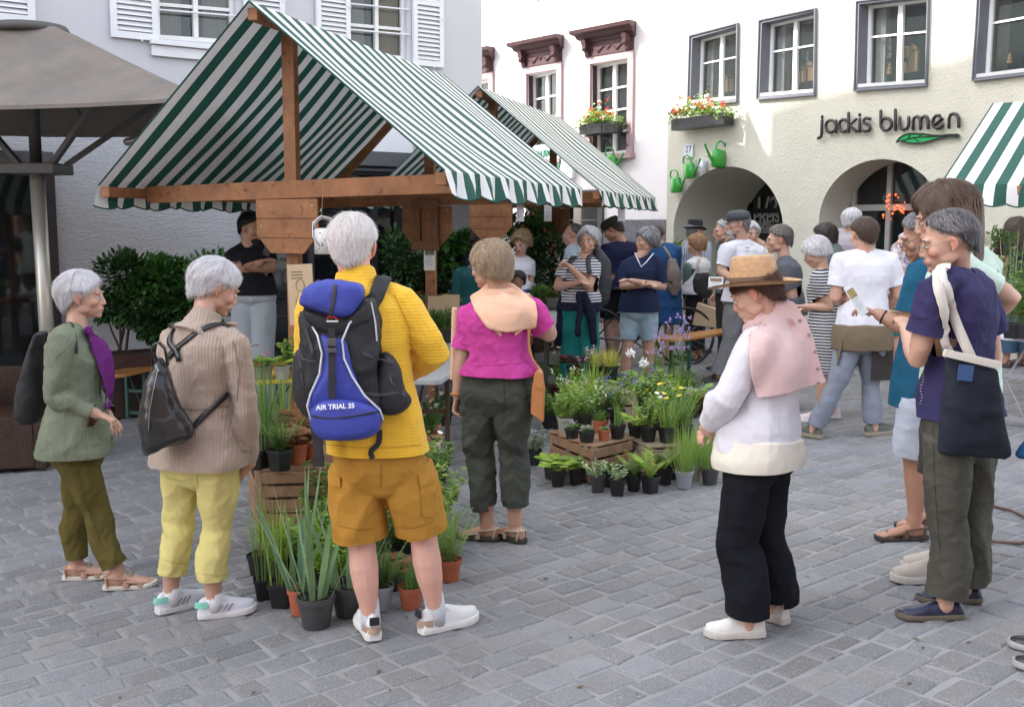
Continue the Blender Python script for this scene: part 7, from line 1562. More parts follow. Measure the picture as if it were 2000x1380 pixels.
# ================================================================ PLANTS
LM = dict(fresh=leaf_mat('leaf_fresh_green', (.26, .40, .09)), mid=leaf_mat('leaf_mid_green', (.15, .27, .065)), dark=leaf_mat('leaf_dark_green', (0.032, 0.090, 0.023), tr=.15), glau=leaf_mat('leaf_blue_green', (.27, .40, .24), tr=.45), lime=leaf_mat('leaf_lime', (0.348, 0.522, 0.072)),
  gold=leaf_mat('leaf_gold', (0.600, 0.600, 0.145)), red=leaf_mat('leaf_dark_red', (0.102, 0.017, 0.020)), bronze=leaf_mat('leaf_bronze', (0.290, 0.145, 0.058)), grey=leaf_mat('leaf_grey_green', (0.319, 0.392, 0.261)), vari=leaf_mat('leaf_variegated', (0.435, 0.551, 0.319)))
def petal(c, n=None):
 return mat('petal_' + c[0], c[1], .6, attr=True)
PET = {k: mat('petal_' + k, v, .6) for k, v in dict(white=(.78, .78, .74), pink=(.62, .12, .30), lilac=(.42, .30, .62), blue=(.16, .14, .55), yellow=(.80, .58, .04), red=(.62, .03, .02), orange=(.75, .16, .02), palepink=(.65, .40, .50)).items()}
class Leaf:
 def __init__(s, seed): s.mb = MB(); s.r = random.Random(seed)
 def tint(s, a=.3): v = s.r.uniform(1 - a, 1 + a); s.mb.cc = (v * s.r.uniform(.85, 1.15), v, v * s.r.uniform(.8, 1.1))
 def blade(s, p, d, L, w, bend=.3, seg=4, fold=.25, taper=.7):
  """long leaf: arches over by bend"""
  d = d.normalized(); sd = d.cross(Z); sd = sd.normalized() if sd.length > .01 else V(1, 0, 0); pts = []; q = p.copy(); dd = d.copy()
  for k in range(seg + 1):
   f = k / seg; ww = w * (1 - f ** (1 / max(.05, 1 - taper)) if f < 1 else 0) * (1 if f > 0 else .7); pts.append((q.copy(), max(ww, .0004)))
   dd = (dd + V(d.x, d.y, 0) * bend / seg - Z * bend * .8 * f / seg * 2).normalized(); q = q + dd * (L / seg)
  vs = []
  up = sd.cross(d)
  for q, ww in pts: vs += [q - sd * ww / 2, q - up * ww * fold, q + sd * ww / 2]
  s.mb.add(vs, [(k * 3 + j, k * 3 + j + 1, k * 3 + j + 4, k * 3 + j + 3) for k in range(seg) for j in (0, 1)])
 def leaf(s, p, d, n, L, w, round_=.5):
  """oval leaf, slightly folded"""
  d = d.normalized(); sd = d.cross(n); sd = sd.normalized() if sd.length > .01 else V(1, 0, 0); n = sd.cross(d)
  a = [p, p + d * L * .3 + sd * w * .5 - n * w * .08, p + d * L * .7 + sd * w * (.5 * round_ + .2) - n * w * .12, p + d * L - n * L * .12, p + d * L * .7 - sd * w * (.5 * round_ + .2) - n * w * .12, p + d * L * .3 - sd * w * .5 - n * w * .08, p + d * L * .5 + n * w * .06]
  s.mb.add(a, [(0, 1, 6), (1, 2, 6), (2, 3, 6), (3, 4, 6), (4, 5, 6), (5, 0, 6)])
 def stem(s, p, q, r):
  d = (q - p); sd = d.orthogonal().normalized() * r; s2 = d.normalized().cross(sd); s.mb.add([p + sd, p - sd * .5 + s2 * .87, p - sd * .5 - s2 * .87, q + sd * .6, q - sd * .3 + s2 * .5, q - sd * .3 - s2 * .5], [(0, 1, 4, 3), (1, 2, 5, 4), (2, 0, 3, 5)])
def plant(kind, c, r, h, seed, mname='fresh', flower=None, fn=6):
 """foliage mesh above point c (soil centre), spread r, height h; returns (foliage MB, flower MB or None)"""
 L = Leaf(seed); g = L.r; fl = None; U = g.uniform
 def rdir(up=1.0, out=1.0): a = U(0, 6.283); return V(math.cos(a) * out, math.sin(a) * out, up)
 tips = []
 if kind == 'grass':
  for _ in range(int(46 + 60 * r / .1)):
   L.tint(.3); a = U(0, 6.283); rr = r * U(0, .45); p = c + V(math.cos(a) * rr, math.sin(a) * rr, 0); a2 = a + U(-.6, .6); t = U(.0, .55); L.blade(p, V(math.cos(a2) * t, math.sin(a2) * t, 1), h * U(.55, 1.05), U(.003, .006), U(.1, 1.1), 4, .2)
 elif kind == 'reed':
  for _ in range(17):
   L.tint(.25); a = U(0, 6.283); rr = r * U(0, .5); p = c + V(math.cos(a) * rr, math.sin(a) * rr, 0); t = U(0, .16); L.blade(p, V(math.cos(a) * t, math.sin(a) * t, 1), h * U(.5, 1.05), U(.004, .009), U(0, .3), 5, .2)
 elif kind == 'chive':
  for _ in range(110):
   L.tint(.25); a = U(0, 6.283); rr = r * U(0, .6); p = c + V(math.cos(a) * rr, math.sin(a) * rr, 0); t = U(0, .42); L.blade(p, V(math.cos(a) * t, math.sin(a) * t, 1), h * U(.6, 1.05), .0042, U(0, .25), 3, .4)
 elif kind == 'iris':
  for k in range(int(5 + 30 * r)):
   L.tint(.14); a = U(0, 6.283); o = U(-.4, .4); p = c + V(o * r, U(-.2, .2) * r, 0); L.blade(p, V(o * 1.05 + U(-.06, .06), U(-.15, .15), 1), h * U(.62, 1.05), U(.036, .052), U(0, .1), 5, .05, .6)
 elif kind in ('bushy', 'herb', 'mini'):
  n = {'bushy': 26, 'herb': 34, 'mini': 16}[kind]; lw = {'bushy': (.020, .034), 'herb': (.011, .020), 'mini': (.010, .018)}[kind]
  for _ in range(n):
   d = rdir(1, U(.05, .75)); Ls = h * U(.55, 1.0); p = c + V(d.x, d.y, 0) * r * .35; d = d.normalized(); L.tint(.15); tip = p + d * Ls + V(0, 0, -.1 * Ls * (1 - d.z)); L.stem(p, tip, .0014); m = int(7 + Ls / .018)
   tips.append(tip)
   for k in range(m):
    f = .2 + .8 * k / m; q = p.lerp(tip, f); L.tint(.32); ld = rdir(U(-.1, .8), 1); w = U(*lw); L.leaf(q, ld, V(0, 0, 1) + rdir(0, .3), w * U(1.2, 1.7), w)
 elif kind == 'feather':
  for _ in range(22):
   d = rdir(1, U(.05, .8)).normalized(); Ls = h * U(.6, 1.0); p = c + V(d.x, d.y, 0) * r * .3; L.tint(.2); tip = p + d * Ls; L.stem(p, tip, .0015); tips.append(tip)
   for k in range(22):
    f = .12 + .88 * k / 22; q = p.lerp(tip, f); L.tint(.25)
    for s_ in (-1, 1): ld = d.cross(Z).normalized() * s_ + d * .5 + rdir(0, .3); L.blade(q, ld, .036 * (1.15 - f) + .012, .0045, .2, 2, .1)
 elif kind == 'fern':
  for _ in range(13):
   a = U(0, 6.283); d = V(math.cos(a) * .55, math.sin(a) * .55, 1).normalized(); Ls = h * U(.65, 1.05); q = c.copy(); dd = d.copy(); L.tint(.22)
   for k in range(16):
    f = k / 16; sd = dd.cross(Z).normalized(); w = Ls * .16 * math.sin(math.pi * min(1, .12 + f * .9)) + .004
    for s_ in (-1, 1): L.leaf(q, sd * s_ + dd * .4, Z, w, w * .42, .3)
    q2 = q + dd * Ls / 16; L.stem(q, q2, .0016); q = q2; dd = (dd + V(d.x, d.y, 0) * .07 - Z * .05 * f).normalized()
 elif kind in ('lettuce', 'hosta', 'rosette', 'heuchera'):
  n, ll, ww = {'lettuce': (16, .085, .055), 'hosta': (13, .15, .10), 'rosette': (20, .11, .045), 'heuchera': (34, .055, .06)}[kind]
  for i in range(n):
   a = i * 2.4 + U(-.3, .3); el = U(.3, 1.5) if kind != 'rosette' else U(.15, 1.0); d = V(math.cos(a), math.sin(a), el); Ls = h * U(.45, .95); L.tint(.2); p = c + V(0, 0, .0); tip = p + d.normalized() * Ls * .7
   L.stem(p, tip, .002); L.leaf(tip, V(d.x, d.y, .35), Z - V(d.x, d.y, 0) * .4, ll * U(.8, 1.25) * (r / .1) ** .5, ww * U(.8, 1.2) * (r / .1) ** .5, .75)
 if flower:
  fl = MB(); fc, ft = flower;
  for i in range(fn):
   if tips and ft != 'tall': q = g.choice(tips) + V(U(-.01, .01), U(-.01, .01), U(0, .02))
   else:
    a = U(0, 6.283); q = c + V(math.cos(a) * r * U(.1, 1.0), math.sin(a) * r * U(.1, 1.0), h * U(.75, 1.25)); L.tint(.1); L.stem(c + V(U(-.02, .02), U(-.02, .02), 0), q, .0014)
   if ft == 'ball':
    for _ in range(26): d = rdir(U(-1, 1), 1).normalized(); p = q + d * U(.012, .026); fl.ell(p, .0055, nu=5, nv=3)
   elif ft == 'daisy':
    n_ = rdir(1.2, .5).normalized(); x = n_.orthogonal().normalized(); y = n_.cross(x)
    for k in range(9): a = k * .698; d = x * math.cos(a) + y * math.sin(a); e = d.cross(n_) * .005; fl.add([q, q + d * .012 - e, q + d * .020, q + d * .012 + e], [(0, 1, 2, 3)])
    fl.ell(q + n_ * .001, (.005, .005, .003), nu=6, nv=4)
   else:
    for _ in range(5 if ft != 'dot' else 3): p = q + V(U(-.012, .012), U(-.012, .012), U(-.035, .01)); fl.ell(p, (.008, .008, .007) if ft != 'dot' else .0055, nu=6, nv=4)
 return L.mb, fl
POTM = dict(black=mat('black_pot_plastic', (.012, .012, .013), .42, bump=[('noise', 60, .1, .002)]), grey=mat('dark_grey_pot', (.045, .045, .046), .5), light=mat('light_grey_pot', (.26, .27, .29), .5), taupe=mat('taupe_pot', (.30, .28, .24), .5), terra=mat('terracotta_plastic', (.36, .10, .045), .55, var=(12, .12)), clay=mat('clay_pot', (.50, .22, .14), .8, var=(10, .15)))
SOIL = mat('potting_soil', (.028, .018, .012), .95, bump=[('noise', 120, 1, .01)])
PN = [0]
def pot(label, c, col, w, h, kind, ph, leafm='fresh', square=None, flower=None, fn=6, spread=None, tag_=False, group='potted plants for sale'):
 """one potted plant; c is the point under the pot"""
 PN[0] += 1; sd = PN[0] * 13 + 5; g = random.Random(sd); square = (col == 'black') if square is None else square
 t = thing('potted_plant', label, 'potted plant', c, group); rot = g.uniform(0, 1.5); x, y = V(math.cos(rot), math.sin(rot), 0), V(-math.sin(rot), math.cos(rot), 0); c = Vector(c)
 mb = MB(); r = w / 2
 prof = [(r * .72, .0), (r * .74, .004), (r * .93, h * .80), (r * .94, h * .82), (r * 1.03, h * .83), (r * 1.03, h), (r * .95, h), (r * .92, h * .86)]
 if square:
  rings = []
  for rr, hh in prof: rings.append([c + x * (math.copysign(abs(math.cos(a)) ** .35, math.cos(a)) * rr * .92) + y * (math.copysign(abs(math.sin(a)) ** .35, math.sin(a)) * rr * .92) + Z * hh for a in [2 * math.pi * k / 24 for k in range(24)]])
  mb.loft(rings, True)
 else: mb.lathe(c, prof, 22, (x, y, Z))
 mb.build('pot', POTM[col], t)
 mb = MB(); mb.lathe(c, [(r * .90, h * .84), (r * .6, h * .87), (.004, h * .885)], 14); mb.build('soil', SOIL, t)
 f, fl = plant(kind, c + Z * h * .86, (spread or w), ph, sd, leafm, flower, fn)
 f.build('foliage', LM[leafm], t, cols=True)
 if fl and fl.v: fl.build('flowers', PET[flower[0]], t)
 if tag_: mb = MB(); mb.beam(c + Z * h * .8 + x * r * .5, c + Z * (h + .07) + x * r * .6, .014, .0012, up=(0, -1, 0)); mb.build('plant_label', mat('white_plant_label', (.75, .75, .75), .5), t)
 return t
def GP(px, py): p = G(px, py); return p
def HP(px, py, h): p = at_h(px, py, h); return V(p.x, p.y, gz(p.x) + h)
def crate(label, corner, u, v, w, d, z0, h, m=CRATE, slats=3, group='slatted wooden crates', rim=True, lidded=False):
 """slatted crate; corner = nearest corner on the ground, u along the right-hand face, v along the left-hand face"""
 u = V(u[0], u[1], 0).normalized(); v = V(v[0], v[1], 0).normalized(); c0 = V(corner[0], corner[1], 0); g = gz(c0.x) + z0 + .004
 t = thing('wooden_crate', label, 'crate', (c0.x, c0.y, g), group); th = .011; sh = h / slats * .78
 for i in range(slats):
  z = g + h * (i + .5) / slats
  for a, b, n in ((c0, c0 + u * w, -v), (c0 + v * d, c0 + v * d + u * w, v), (c0, c0 + v * d, -u), (c0 + u * w, c0 + u * w + v * d, u)):
   mb = MB(); dd = (b - a).normalized(); e = .0 if abs(dd.dot(u)) > .5 else th * .55; mb.beam(a + dd * e + V(0, 0, z) + n * 0, b - dd * e + V(0, 0, z), th, sh); mb.build('slat', m, t, bevel=.0015)
 for a in (c0 + u * .02 + v * .02, c0 + u * (w - .02) + v * .02, c0 + u * .02 + v * (d - .02), c0 + u * (w - .02) + v * (d - .02)):
  mb = MB(); mb.box(a + V(0, 0, g + h / 2), (.026, .026, h - .004), (u, v, Z)); mb.build('corner_post', m, t)
 if lidded:
  n = 4
  for k in range(n): mb = MB(); y = d * (k + .5) / n; mb.beam(c0 + v * y + V(0, 0, g + h + .007), c0 + v * y + u * w + V(0, 0, g + h + .007), d / n * .9, .012); mb.build('top_board', m, t, bevel=.0015)
 mb = MB(); mb.box(c0 + u * w / 2 + v * d / 2 + V(0, 0, g + .01), (w - .03, d - .03, .012), (u, v, Z)); mb.build('base', m, t)
 return t
# ---- left display
cu, cv = (.99, .12), (-.30, .955)
crate('reddish slatted crate at the bottom of the left stack, behind the iris pots', (-1.33, 5.62), cu, cv, .46, .62, 0, .24, slats=3)
crate('reddish slatted crate on top of the left stack, holding terracotta pots', (-1.33, 5.62), cu, cv, .46, .62, .245, .22, slats=3, lidded=True)
crate('reddish slatted crate behind the left stack beside the beige cardigan', (-1.53, 6.27), cu, cv, .46, .6, 0, .24, slats=3)
b = .475
for a in [
('small black pot with thin upright reeds, leftmost on the ground by the left crates', GP(515, 1168), 'black', .10, .10, 'reed', .34, 'mid'),
('square black pot with tall pale reeds left of the irises', GP(550, 1182), 'black', .125, .115, 'reed', .46, 'fresh'),
('terracotta pot with sword shaped iris leaves half behind the dark grey pot', GP(588, 1197), 'terra', .12, .12, 'iris', .62, 'glau'),
('large dark grey pot with broad blue green iris leaves, nearest to the viewer', GP(618, 1222), 'grey', .165, .14, 'iris', .58, 'glau'),
('dark grey pot with iris leaves against the left leg in ochre shorts', GP(682, 1200), 'grey', .16, .14, 'iris', .42, 'glau'),
('light grey pot with feathery seedling between the bare legs', GP(743, 1188), 'light', .125, .115, 'feather', .26, 'mid'),
('terracotta pot with a sparse grassy tuft between the bare legs', GP(803, 1186), 'terra', .12, .105, 'grass', .14, 'mid'),
('terracotta pot of tall bright green feathery foliage right of the ochre shorts', GP(879, 1132), 'terra', .12, .11, 'feather', .36, 'fresh'),
('black pot of bright green feathery foliage behind the terracotta pot by the ochre shorts', GP(858, 1095), 'black', .12, .11, 'feather', .34, 'fresh'),
('black pot with toothed yellow green leaves behind the irises', GP(640, 1140), 'black', .12, .11, 'bushy', .26, 'lime'),
('black pot with leafy stems in front of the crate corner', GP(592, 1128), 'black', .12, .11, 'bushy', .22, 'fresh'),
('black pot of leafy green stems behind the left bare calf', GP(700, 1130), 'black', .12, .11, 'bushy', .38, 'mid'),
('black pot with bushy foliage and small white flowers by the left shorts leg', GP(665, 1085), 'black', .12, .11, 'bushy', .46, 'mid', None, ('white', 'daisy'), 10),
('black pot with fern like stems between the knees', GP(748, 1110), 'black', .12, .11, 'feather', .36, 'mid'),
('black pot with dark serrated leaves between the knees', GP(785, 1095), 'black', .12, .11, 'bushy', .32, 'mid'),
('black pot with mid green leaves behind the right bare calf', GP(822, 1080), 'black', .12, .11, 'bushy', .36, 'fresh'),
('black pot with lime leaves farthest back between the shorts', GP(760, 1040), 'black', .12, .11, 'bushy', .42, 'lime'),
('black pot with tall leafy stems just left of the crotch of the shorts', GP(715, 1050), 'black', .12, .11, 'bushy', .48, 'mid'),
('black pot with loose green stems beside the right shorts leg', GP(850, 1050), 'black', .12, .11, 'bushy', .34, 'fresh'),
('black pot of yellow green grass in front of the stacked crates', GP(545, 1130), 'black', .12, .11, 'grass', .30, 'lime'),
('black pot of blond reeds at the left corner of the stacked crates', GP(508, 1120), 'black', .12, .11, 'reed', .4, 'fresh'),
('black pot of tall green herb stems close to the crate front', GP(622, 1100), 'black', .12, .11, 'herb', .26, 'fresh'),
('small black pot of pink flowers on the paving beside the grey green trousers', GP(860, 942), 'black', .11, .11, 'herb', .17, 'mid', None, ('palepink', 'dot'), 16),
('round clay pot spilling small white flowers behind the yellow sweater', GP(838, 892), 'clay', .20, .19, 'herb', .32, 'mid', False, ('white', 'daisy'), 30),
('clay pot half hidden behind the white flowered one', GP(842, 865), 'clay', .16, .16, 'herb', .26, 'dark', False),
('black pot of wispy dark herbs under the grey table', GP(870, 830), 'black', .12, .11, 'herb', .24, 'dark', None, ('white', 'daisy'), 16),
('black pot of feathery green on the left crate stack, front edge', HP(547, 917, b), 'black', .125, .115, 'feather', .22, 'mid'),
('black pot of tall grass on the left crate stack at its left end', HP(507, 915, b), 'black', .12, .11, 'reed', .55, 'mid'),
('terracotta pot of bronze leaves on the left crate stack', HP(581, 905, b), 'terra', .12, .115, 'heuchera', .17, 'bronze'),
('terracotta pot of bronze leaves touching the blue backpack', HP(612, 898, b), 'terra', .12, .115, 'heuchera', .18, 'bronze', None, ('white', 'daisy'), 6),
('black pot of long grass at the back of the left crate stack', HP(520, 880, b), 'black', .12, .11, 'grass', .50, 'mid'),
('black pot of bronze foliage at the back of the left crate stack', HP(590, 870, b), 'black', .12, .11, 'heuchera', .24, 'bronze'),
('black pot of thin green stems behind the left crate stack', HP(555, 870, b), 'black', .12, .11, 'reed', .42, 'fresh'),
('black pot of tall feathery stems behind the left thigh of the ochre shorts', GP(690, 1030), 'black', .12, .11, 'feather', .5, 'fresh'),
('black pot of spreading mint behind the right thigh of the ochre shorts', GP(820, 1020), 'black', .13, .11, 'bushy', .46, 'mid'),
('black pot of tangled lime stems in the deepest row behind the shorts', GP(775, 1000), 'black', .13, .11, 'herb', .5, 'lime', None, ('white', 'daisy'), 8),
('black pot of low dark bronze leaves between the terracotta and light grey pots', GP(770, 1150), 'black', .11, .10, 'heuchera', .13, 'bronze'),
('black pot of loose yellow green sprigs right of the dark grey iris pot', GP(652, 1165), 'black', .11, .10, 'herb', .24, 'lime'),
('grey seedling pot with a pink flowered primrose on the yellow table', HP(519, 741, .72), 'taupe', .10, .10, 'lettuce', .13, 'fresh', True, ('pink', 'daisy'), 4),
('grey seedling pot with lettuce seedlings on the yellow table', HP(551, 741, .72), 'taupe', .10, .10, 'lettuce', .11, 'lime', True),
('grey seedling pot with a leafy sprig next to the yellow sweater', HP(577, 736, .72), 'taupe', .10, .10, 'bushy', .20, 'fresh', True),
('grey seedling pot with bright leaves at the left end of the yellow table', HP(497, 744, .72), 'taupe', .10, .10, 'lettuce', .12, 'fresh', True),
]: pot(*a[:8], square=a[8] if len(a) > 8 else None, flower=a[9] if len(a) > 9 else None, fn=a[10] if len(a) > 10 else 6)
# ---- right display
F_ = G(1155, 947); Lc = G(1058, 905); Rc = G(1236, 922); du = Rc - F_; dv = Lc - F_
crate('brown slatted crate nearest the viewer in the right display', F_, du, dv, .43, .62, 0, .24, slats=3, lidded=True, m=CRATE)
F2 = G(1284, 938); crate('weathered grey slatted crate right of the brown one', F2 + V(-.03, .1, 0), (.96, .28), dv, .44, .55, 0, .19, m=CRATE2, slats=2, lidded=True)
F3 = G(1150, 842); crate('pale crate at the back of the right display under the golden grass', F3, (.98, .18), dv, .42, .4, 0, .30, m=CRATE2, slats=3, lidded=True)
c1, c2, c3 = .255, .205, .315
for a in [
('black pot of grey green lavender, leftmost of the right display', GP(1045, 907), 'black', .10, .11, 'herb', .20, 'grey', None, ('lilac', 'dot'), 8),
('black pot with broad lime leaves at the left corner of the brown crate', GP(1077, 935), 'black', .10, .11, 'lettuce', .13, 'lime'),
('black pot with large pale green leaves in front of the brown crate', GP(1089, 948), 'black', .11, .11, 'lettuce', .15, 'lime'),
('black pot with one young leafy stem before the brown crate', GP(1126, 944), 'black', .105, .11, 'lettuce', .12, 'fresh'),
('dark grey pot of cream edged leaves at the brown crate corner', GP(1167, 960), 'grey', .105, .11, 'mini', .13, 'vari', True),
('black pot of cream edged sprigs, nearest of the right display', GP(1205, 967), 'black', .105, .11, 'mini', .11, 'vari'),
('black pot with low dark sprigs behind the cream edged pair', GP(1190, 950), 'black', .10, .105, 'mini', .10, 'mid'),
('black pot with a pale fern left of the middle front', GP(1238, 957), 'black', .105, .11, 'fern', .22, 'fresh'),
('black pot with an upright yellow green fern in the middle front', GP(1270, 962), 'black', .11, .11, 'fern', .26, 'lime'),
('black pot with a small fern right of the upright one', GP(1297, 945), 'black', .10, .11, 'fern', .20, 'fresh'),
('black pot with a white plant label beside the chives', GP(1312, 935), 'black', .10, .11, 'mini', .10, 'mid'),
('light grey pot of tall chives at the front of the right display', GP(1336, 952), 'light', .12, .115, 'chive', .34, 'fresh'),
('taupe pot of chives right of the light grey pot', GP(1358, 938), 'taupe', .12, .11, 'chive', .28, 'fresh', False),
('dark grey pot of green grass against the black trousers', GP(1386, 945), 'grey', .12, .11, 'chive', .24, 'fresh'),
('taupe pot of fine grass behind the chives', GP(1372, 925), 'taupe', .12, .11, 'chive', .26, 'mid', False),
('black pot of bronze sprigs low before the weathered crate', GP(1225, 940), 'black', .10, .10, 'fern', .17, 'bronze'),
('taupe pot of bushy pale green oregano on the brown crate', HP(1103, 845, c1), 'taupe', .11, .11, 'herb', .20, 'fresh', True),
('small black pot with a low purple green cushion on the brown crate', HP(1117, 857, c1), 'black', .09, .075, 'mini', .06, 'mid', None, ('lilac', 'dot'), 4),
('small black pot with a low cushion at the front of the brown crate', HP(1146, 864, c1), 'black', .10, .08, 'mini', .06, 'grey'),
('small terracotta pot of bare soil on the brown crate', HP(1179, 859, c1), 'terra', .085, .075, 'mini', .02, 'mid'),
('black pot with young green stems at the right end of the brown crate', HP(1206, 855, c1), 'black', .10, .095, 'reed', .18, 'mid'),
('terracotta pot rim behind the small bare terracotta pot', HP(1172, 842, c1), 'terra', .10, .08, 'grass', .10, 'mid'),
('black pot of airy green herbs in the middle of the brown crate', HP(1142, 840, c1), 'black', .11, .11, 'herb', .25, 'fresh', None, ('white', 'dot'), 6),
('black pot of feathery dill at the back of the brown crate', HP(1175, 828, c1), 'black', .11, .11, 'feather', .28, 'mid'),
('black pot of oregano behind the taupe pot on the brown crate', HP(1125, 826, c1), 'black', .11, .11, 'herb', .26, 'lime', None, ('palepink', 'dot'), 10),
('black pot of blue flowered stems at the back of the brown crate', HP(1205, 828, c1), 'black', .11, .11, 'herb', .28, 'fresh', None, ('blue', 'dot'), 14),
('black pot of lime seedlings at the left end of the weathered crate', HP(1240, 855, c2), 'black', .11, .10, 'lettuce', .16, 'lime'),
('black pot of airy stems and white flowers on the weathered crate', HP(1266, 862, c2), 'black', .11, .11, 'herb', .26, 'fresh', None, ('white', 'daisy'), 6, True),
('black pot with a white plant label at the front of the weathered crate', HP(1302, 863, c2), 'black', .11, .11, 'grass', .22, 'fresh', None, ('yellow', 'daisy'), 5, True),
('black pot of blue green grass at the right end of the weathered crate', HP(1334, 858, c2), 'black', .12, .11, 'grass', .22, 'mid'),
('black pot of yellow daisies at the back of the weathered crate', HP(1285, 838, c2), 'black', .11, .11, 'herb', .26, 'fresh', None, ('yellow', 'daisy'), 10),
('black pot of leafy herbs at the back right of the weathered crate', HP(1318, 838, c2), 'black', .11, .11, 'herb', .24, 'mid', None, ('lilac', 'dot'), 6),
('black pot of grey grass right of the weathered crate', GP(1365, 900), 'black', .12, .11, 'grass', .24, 'mid'),
('terracotta pot of agave like pale leaves at the right rear', GP(1374, 806), 'terra', .17, .15, 'rosette', .20, 'fresh', False),
('black pot of small leaves below the agave like plant', GP(1384, 812), 'black', .11, .11, 'mini', .08, 'mid'),
('black pot of trailing green in front of the bench leg', GP(1350, 815), 'black', .13, .12, 'herb', .18, 'fresh'),
('grey pot of golden grass in the rear middle', GP(1310, 805), 'light', .14, .13, 'grass', .34, 'lime'),
('grey pot of yellow flowers behind the weathered crate', GP(1285, 820), 'light', .14, .13, 'bushy', .28, 'fresh', None, ('yellow', 'daisy'), 9),
('terracotta pot of dark red leaves left of the pale crate', GP(1108, 800), 'terra', .16, .14, 'heuchera', .22, 'red'),
('dark pot of dark red leaves behind the orange handbag', GP(1082, 805), 'black', .15, .14, 'heuchera', .24, 'red'),
('black pot of large green hosta leaves behind the orange handbag', GP(1076, 780), 'black', .15, .14, 'hosta', .30, 'mid'),
('black pot of gold edged hosta leaves in the rear middle', GP(1245, 810), 'black', .17, .16, 'hosta', .38, 'lime', None, ('white', 'ball'), 0),
('black pot of golden striped grass on the pale crate, left one of two', HP(1163, 742, c3), 'black', .13, .13, 'grass', .20, 'gold'),
('black pot of golden striped grass on the pale crate, right one of two', HP(1192, 742, c3), 'black', .13, .13, 'grass', .20, 'gold'),
('black pot of dark bronze leaves on the pale crate', HP(1122, 742, c3), 'black', .15, .13, 'heuchera', .22, 'red', None, ('white', 'dot'), 0),
('black pot of tall thin stems with tiny white flowers at the back left', GP(1090, 790), 'black', .13, .12, 'reed', .55, 'mid', None, ('white', 'tall'), 16),
('black pot of yellow flowering grass beside the dark red leaves', GP(1140, 812), 'black', .12, .12, 'reed', .42, 'lime', None, ('palepink', 'tall'), 8),
('black pot of tall violet bellflowers in front of the beer bench', GP(1328, 800), 'black', .14, .13, 'reed', .60, 'mid', None, ('lilac', 'tall'), 26),
('black pot of violet bellflowers beside the folded arms woman', GP(1290, 795), 'black', .14, .13, 'reed', .50, 'fresh', None, ('lilac', 'tall'), 14),
('black pot of deep blue flowers next to the gold edged hosta', GP(1222, 815), 'black', .13, .12, 'bushy', .30, 'mid', None, ('blue', 'dot'), 16),
('black pot with tall stems topped by white flower balls', GP(1262, 830), 'black', .13, .12, 'reed', .46, 'fresh', None, ('white', 'ball'), 0),
('black pot of pink thrift between the crates', GP(1150, 825), 'black', .13, .12, 'grass', .26, 'mid', None, ('pink', 'tall'), 10),
('black pot of dense green herbs left of the brown crate rear', GP(1095, 850), 'black', .13, .12, 'herb', .30, 'fresh'),
('black pot of white flowered cress behind the taupe oregano pot', HP(1112, 812, c1), 'black', .12, .11, 'herb', .3, 'fresh', None, ('white', 'dot'), 12),
('black pot of wispy meadow grass at the far corner of the brown crate', HP(1158, 806, c1), 'black', .12, .11, 'grass', .34, 'lime'),
('black pot of violet sage at the rear of the weathered crate', HP(1262, 822, c2), 'black', .12, .11, 'bushy', .34, 'mid', None, ('blue', 'dot'), 14),
('black pot of airy yellow green stems behind the weathered crate', GP(1335, 838), 'black', .13, .12, 'feather', .36, 'lime'),
('black pot of leafy stems between the pale crate and the hosta', GP(1205, 800), 'black', .13, .12, 'bushy', .34, 'fresh'),
('black pot of tall pink topped grass behind the hosta', GP(1275, 785), 'black', .13, .12, 'reed', .44, 'fresh', None, ('palepink', 'tall'), 10),
('terracotta pot of trailing herbs left of the agave like plant', GP(1345, 790), 'terra', .15, .13, 'herb', .24, 'mid', False),
('black pot of frilly green leaves at the left rear beside the handbag', GP(1072, 835), 'black', .13, .12, 'herb', .3, 'mid'),
('black pot of fresh grass between the two low crates', GP(1243, 905), 'black', .11, .11, 'reed', .34, 'lime'),
]: pot(*a[:8], square=a[8] if len(a) > 8 else None, flower=(a[9] if len(a) > 9 and a[10] else None), fn=a[10] if len(a) > 10 else 6, tag_=(len(a) > 11 and a[11]))
# two stems with white flower balls
for px, py in ((1232, 690), (1257, 708)):
 q = P(px, py, 8.1); c = G(1258, 835)
 t = thing('allium_stem', 'white ball shaped flower head on a tall stem, %s' % ('higher left one' if px == 1232 else 'lower right one'), 'flower', (q.x, q.y, gz(q.x)), 'white flower balls'); L = Leaf(px); L.stem(V(q.x + .03, q.y, gz(q.x) + .1), q, .003); L.mb.build('stem', LM['mid'], t, cols=True)
 mb = MB(); g = random.Random(px)
 for _ in range(50): d = V(g.gauss(0, 1), g.gauss(0, 1), g.gauss(0, .8)).normalized(); mb.ell(q + d * g.uniform(.022, .04), .007, nu=5, nv=3)
 mb.build('flower_head', PET['white'], t)
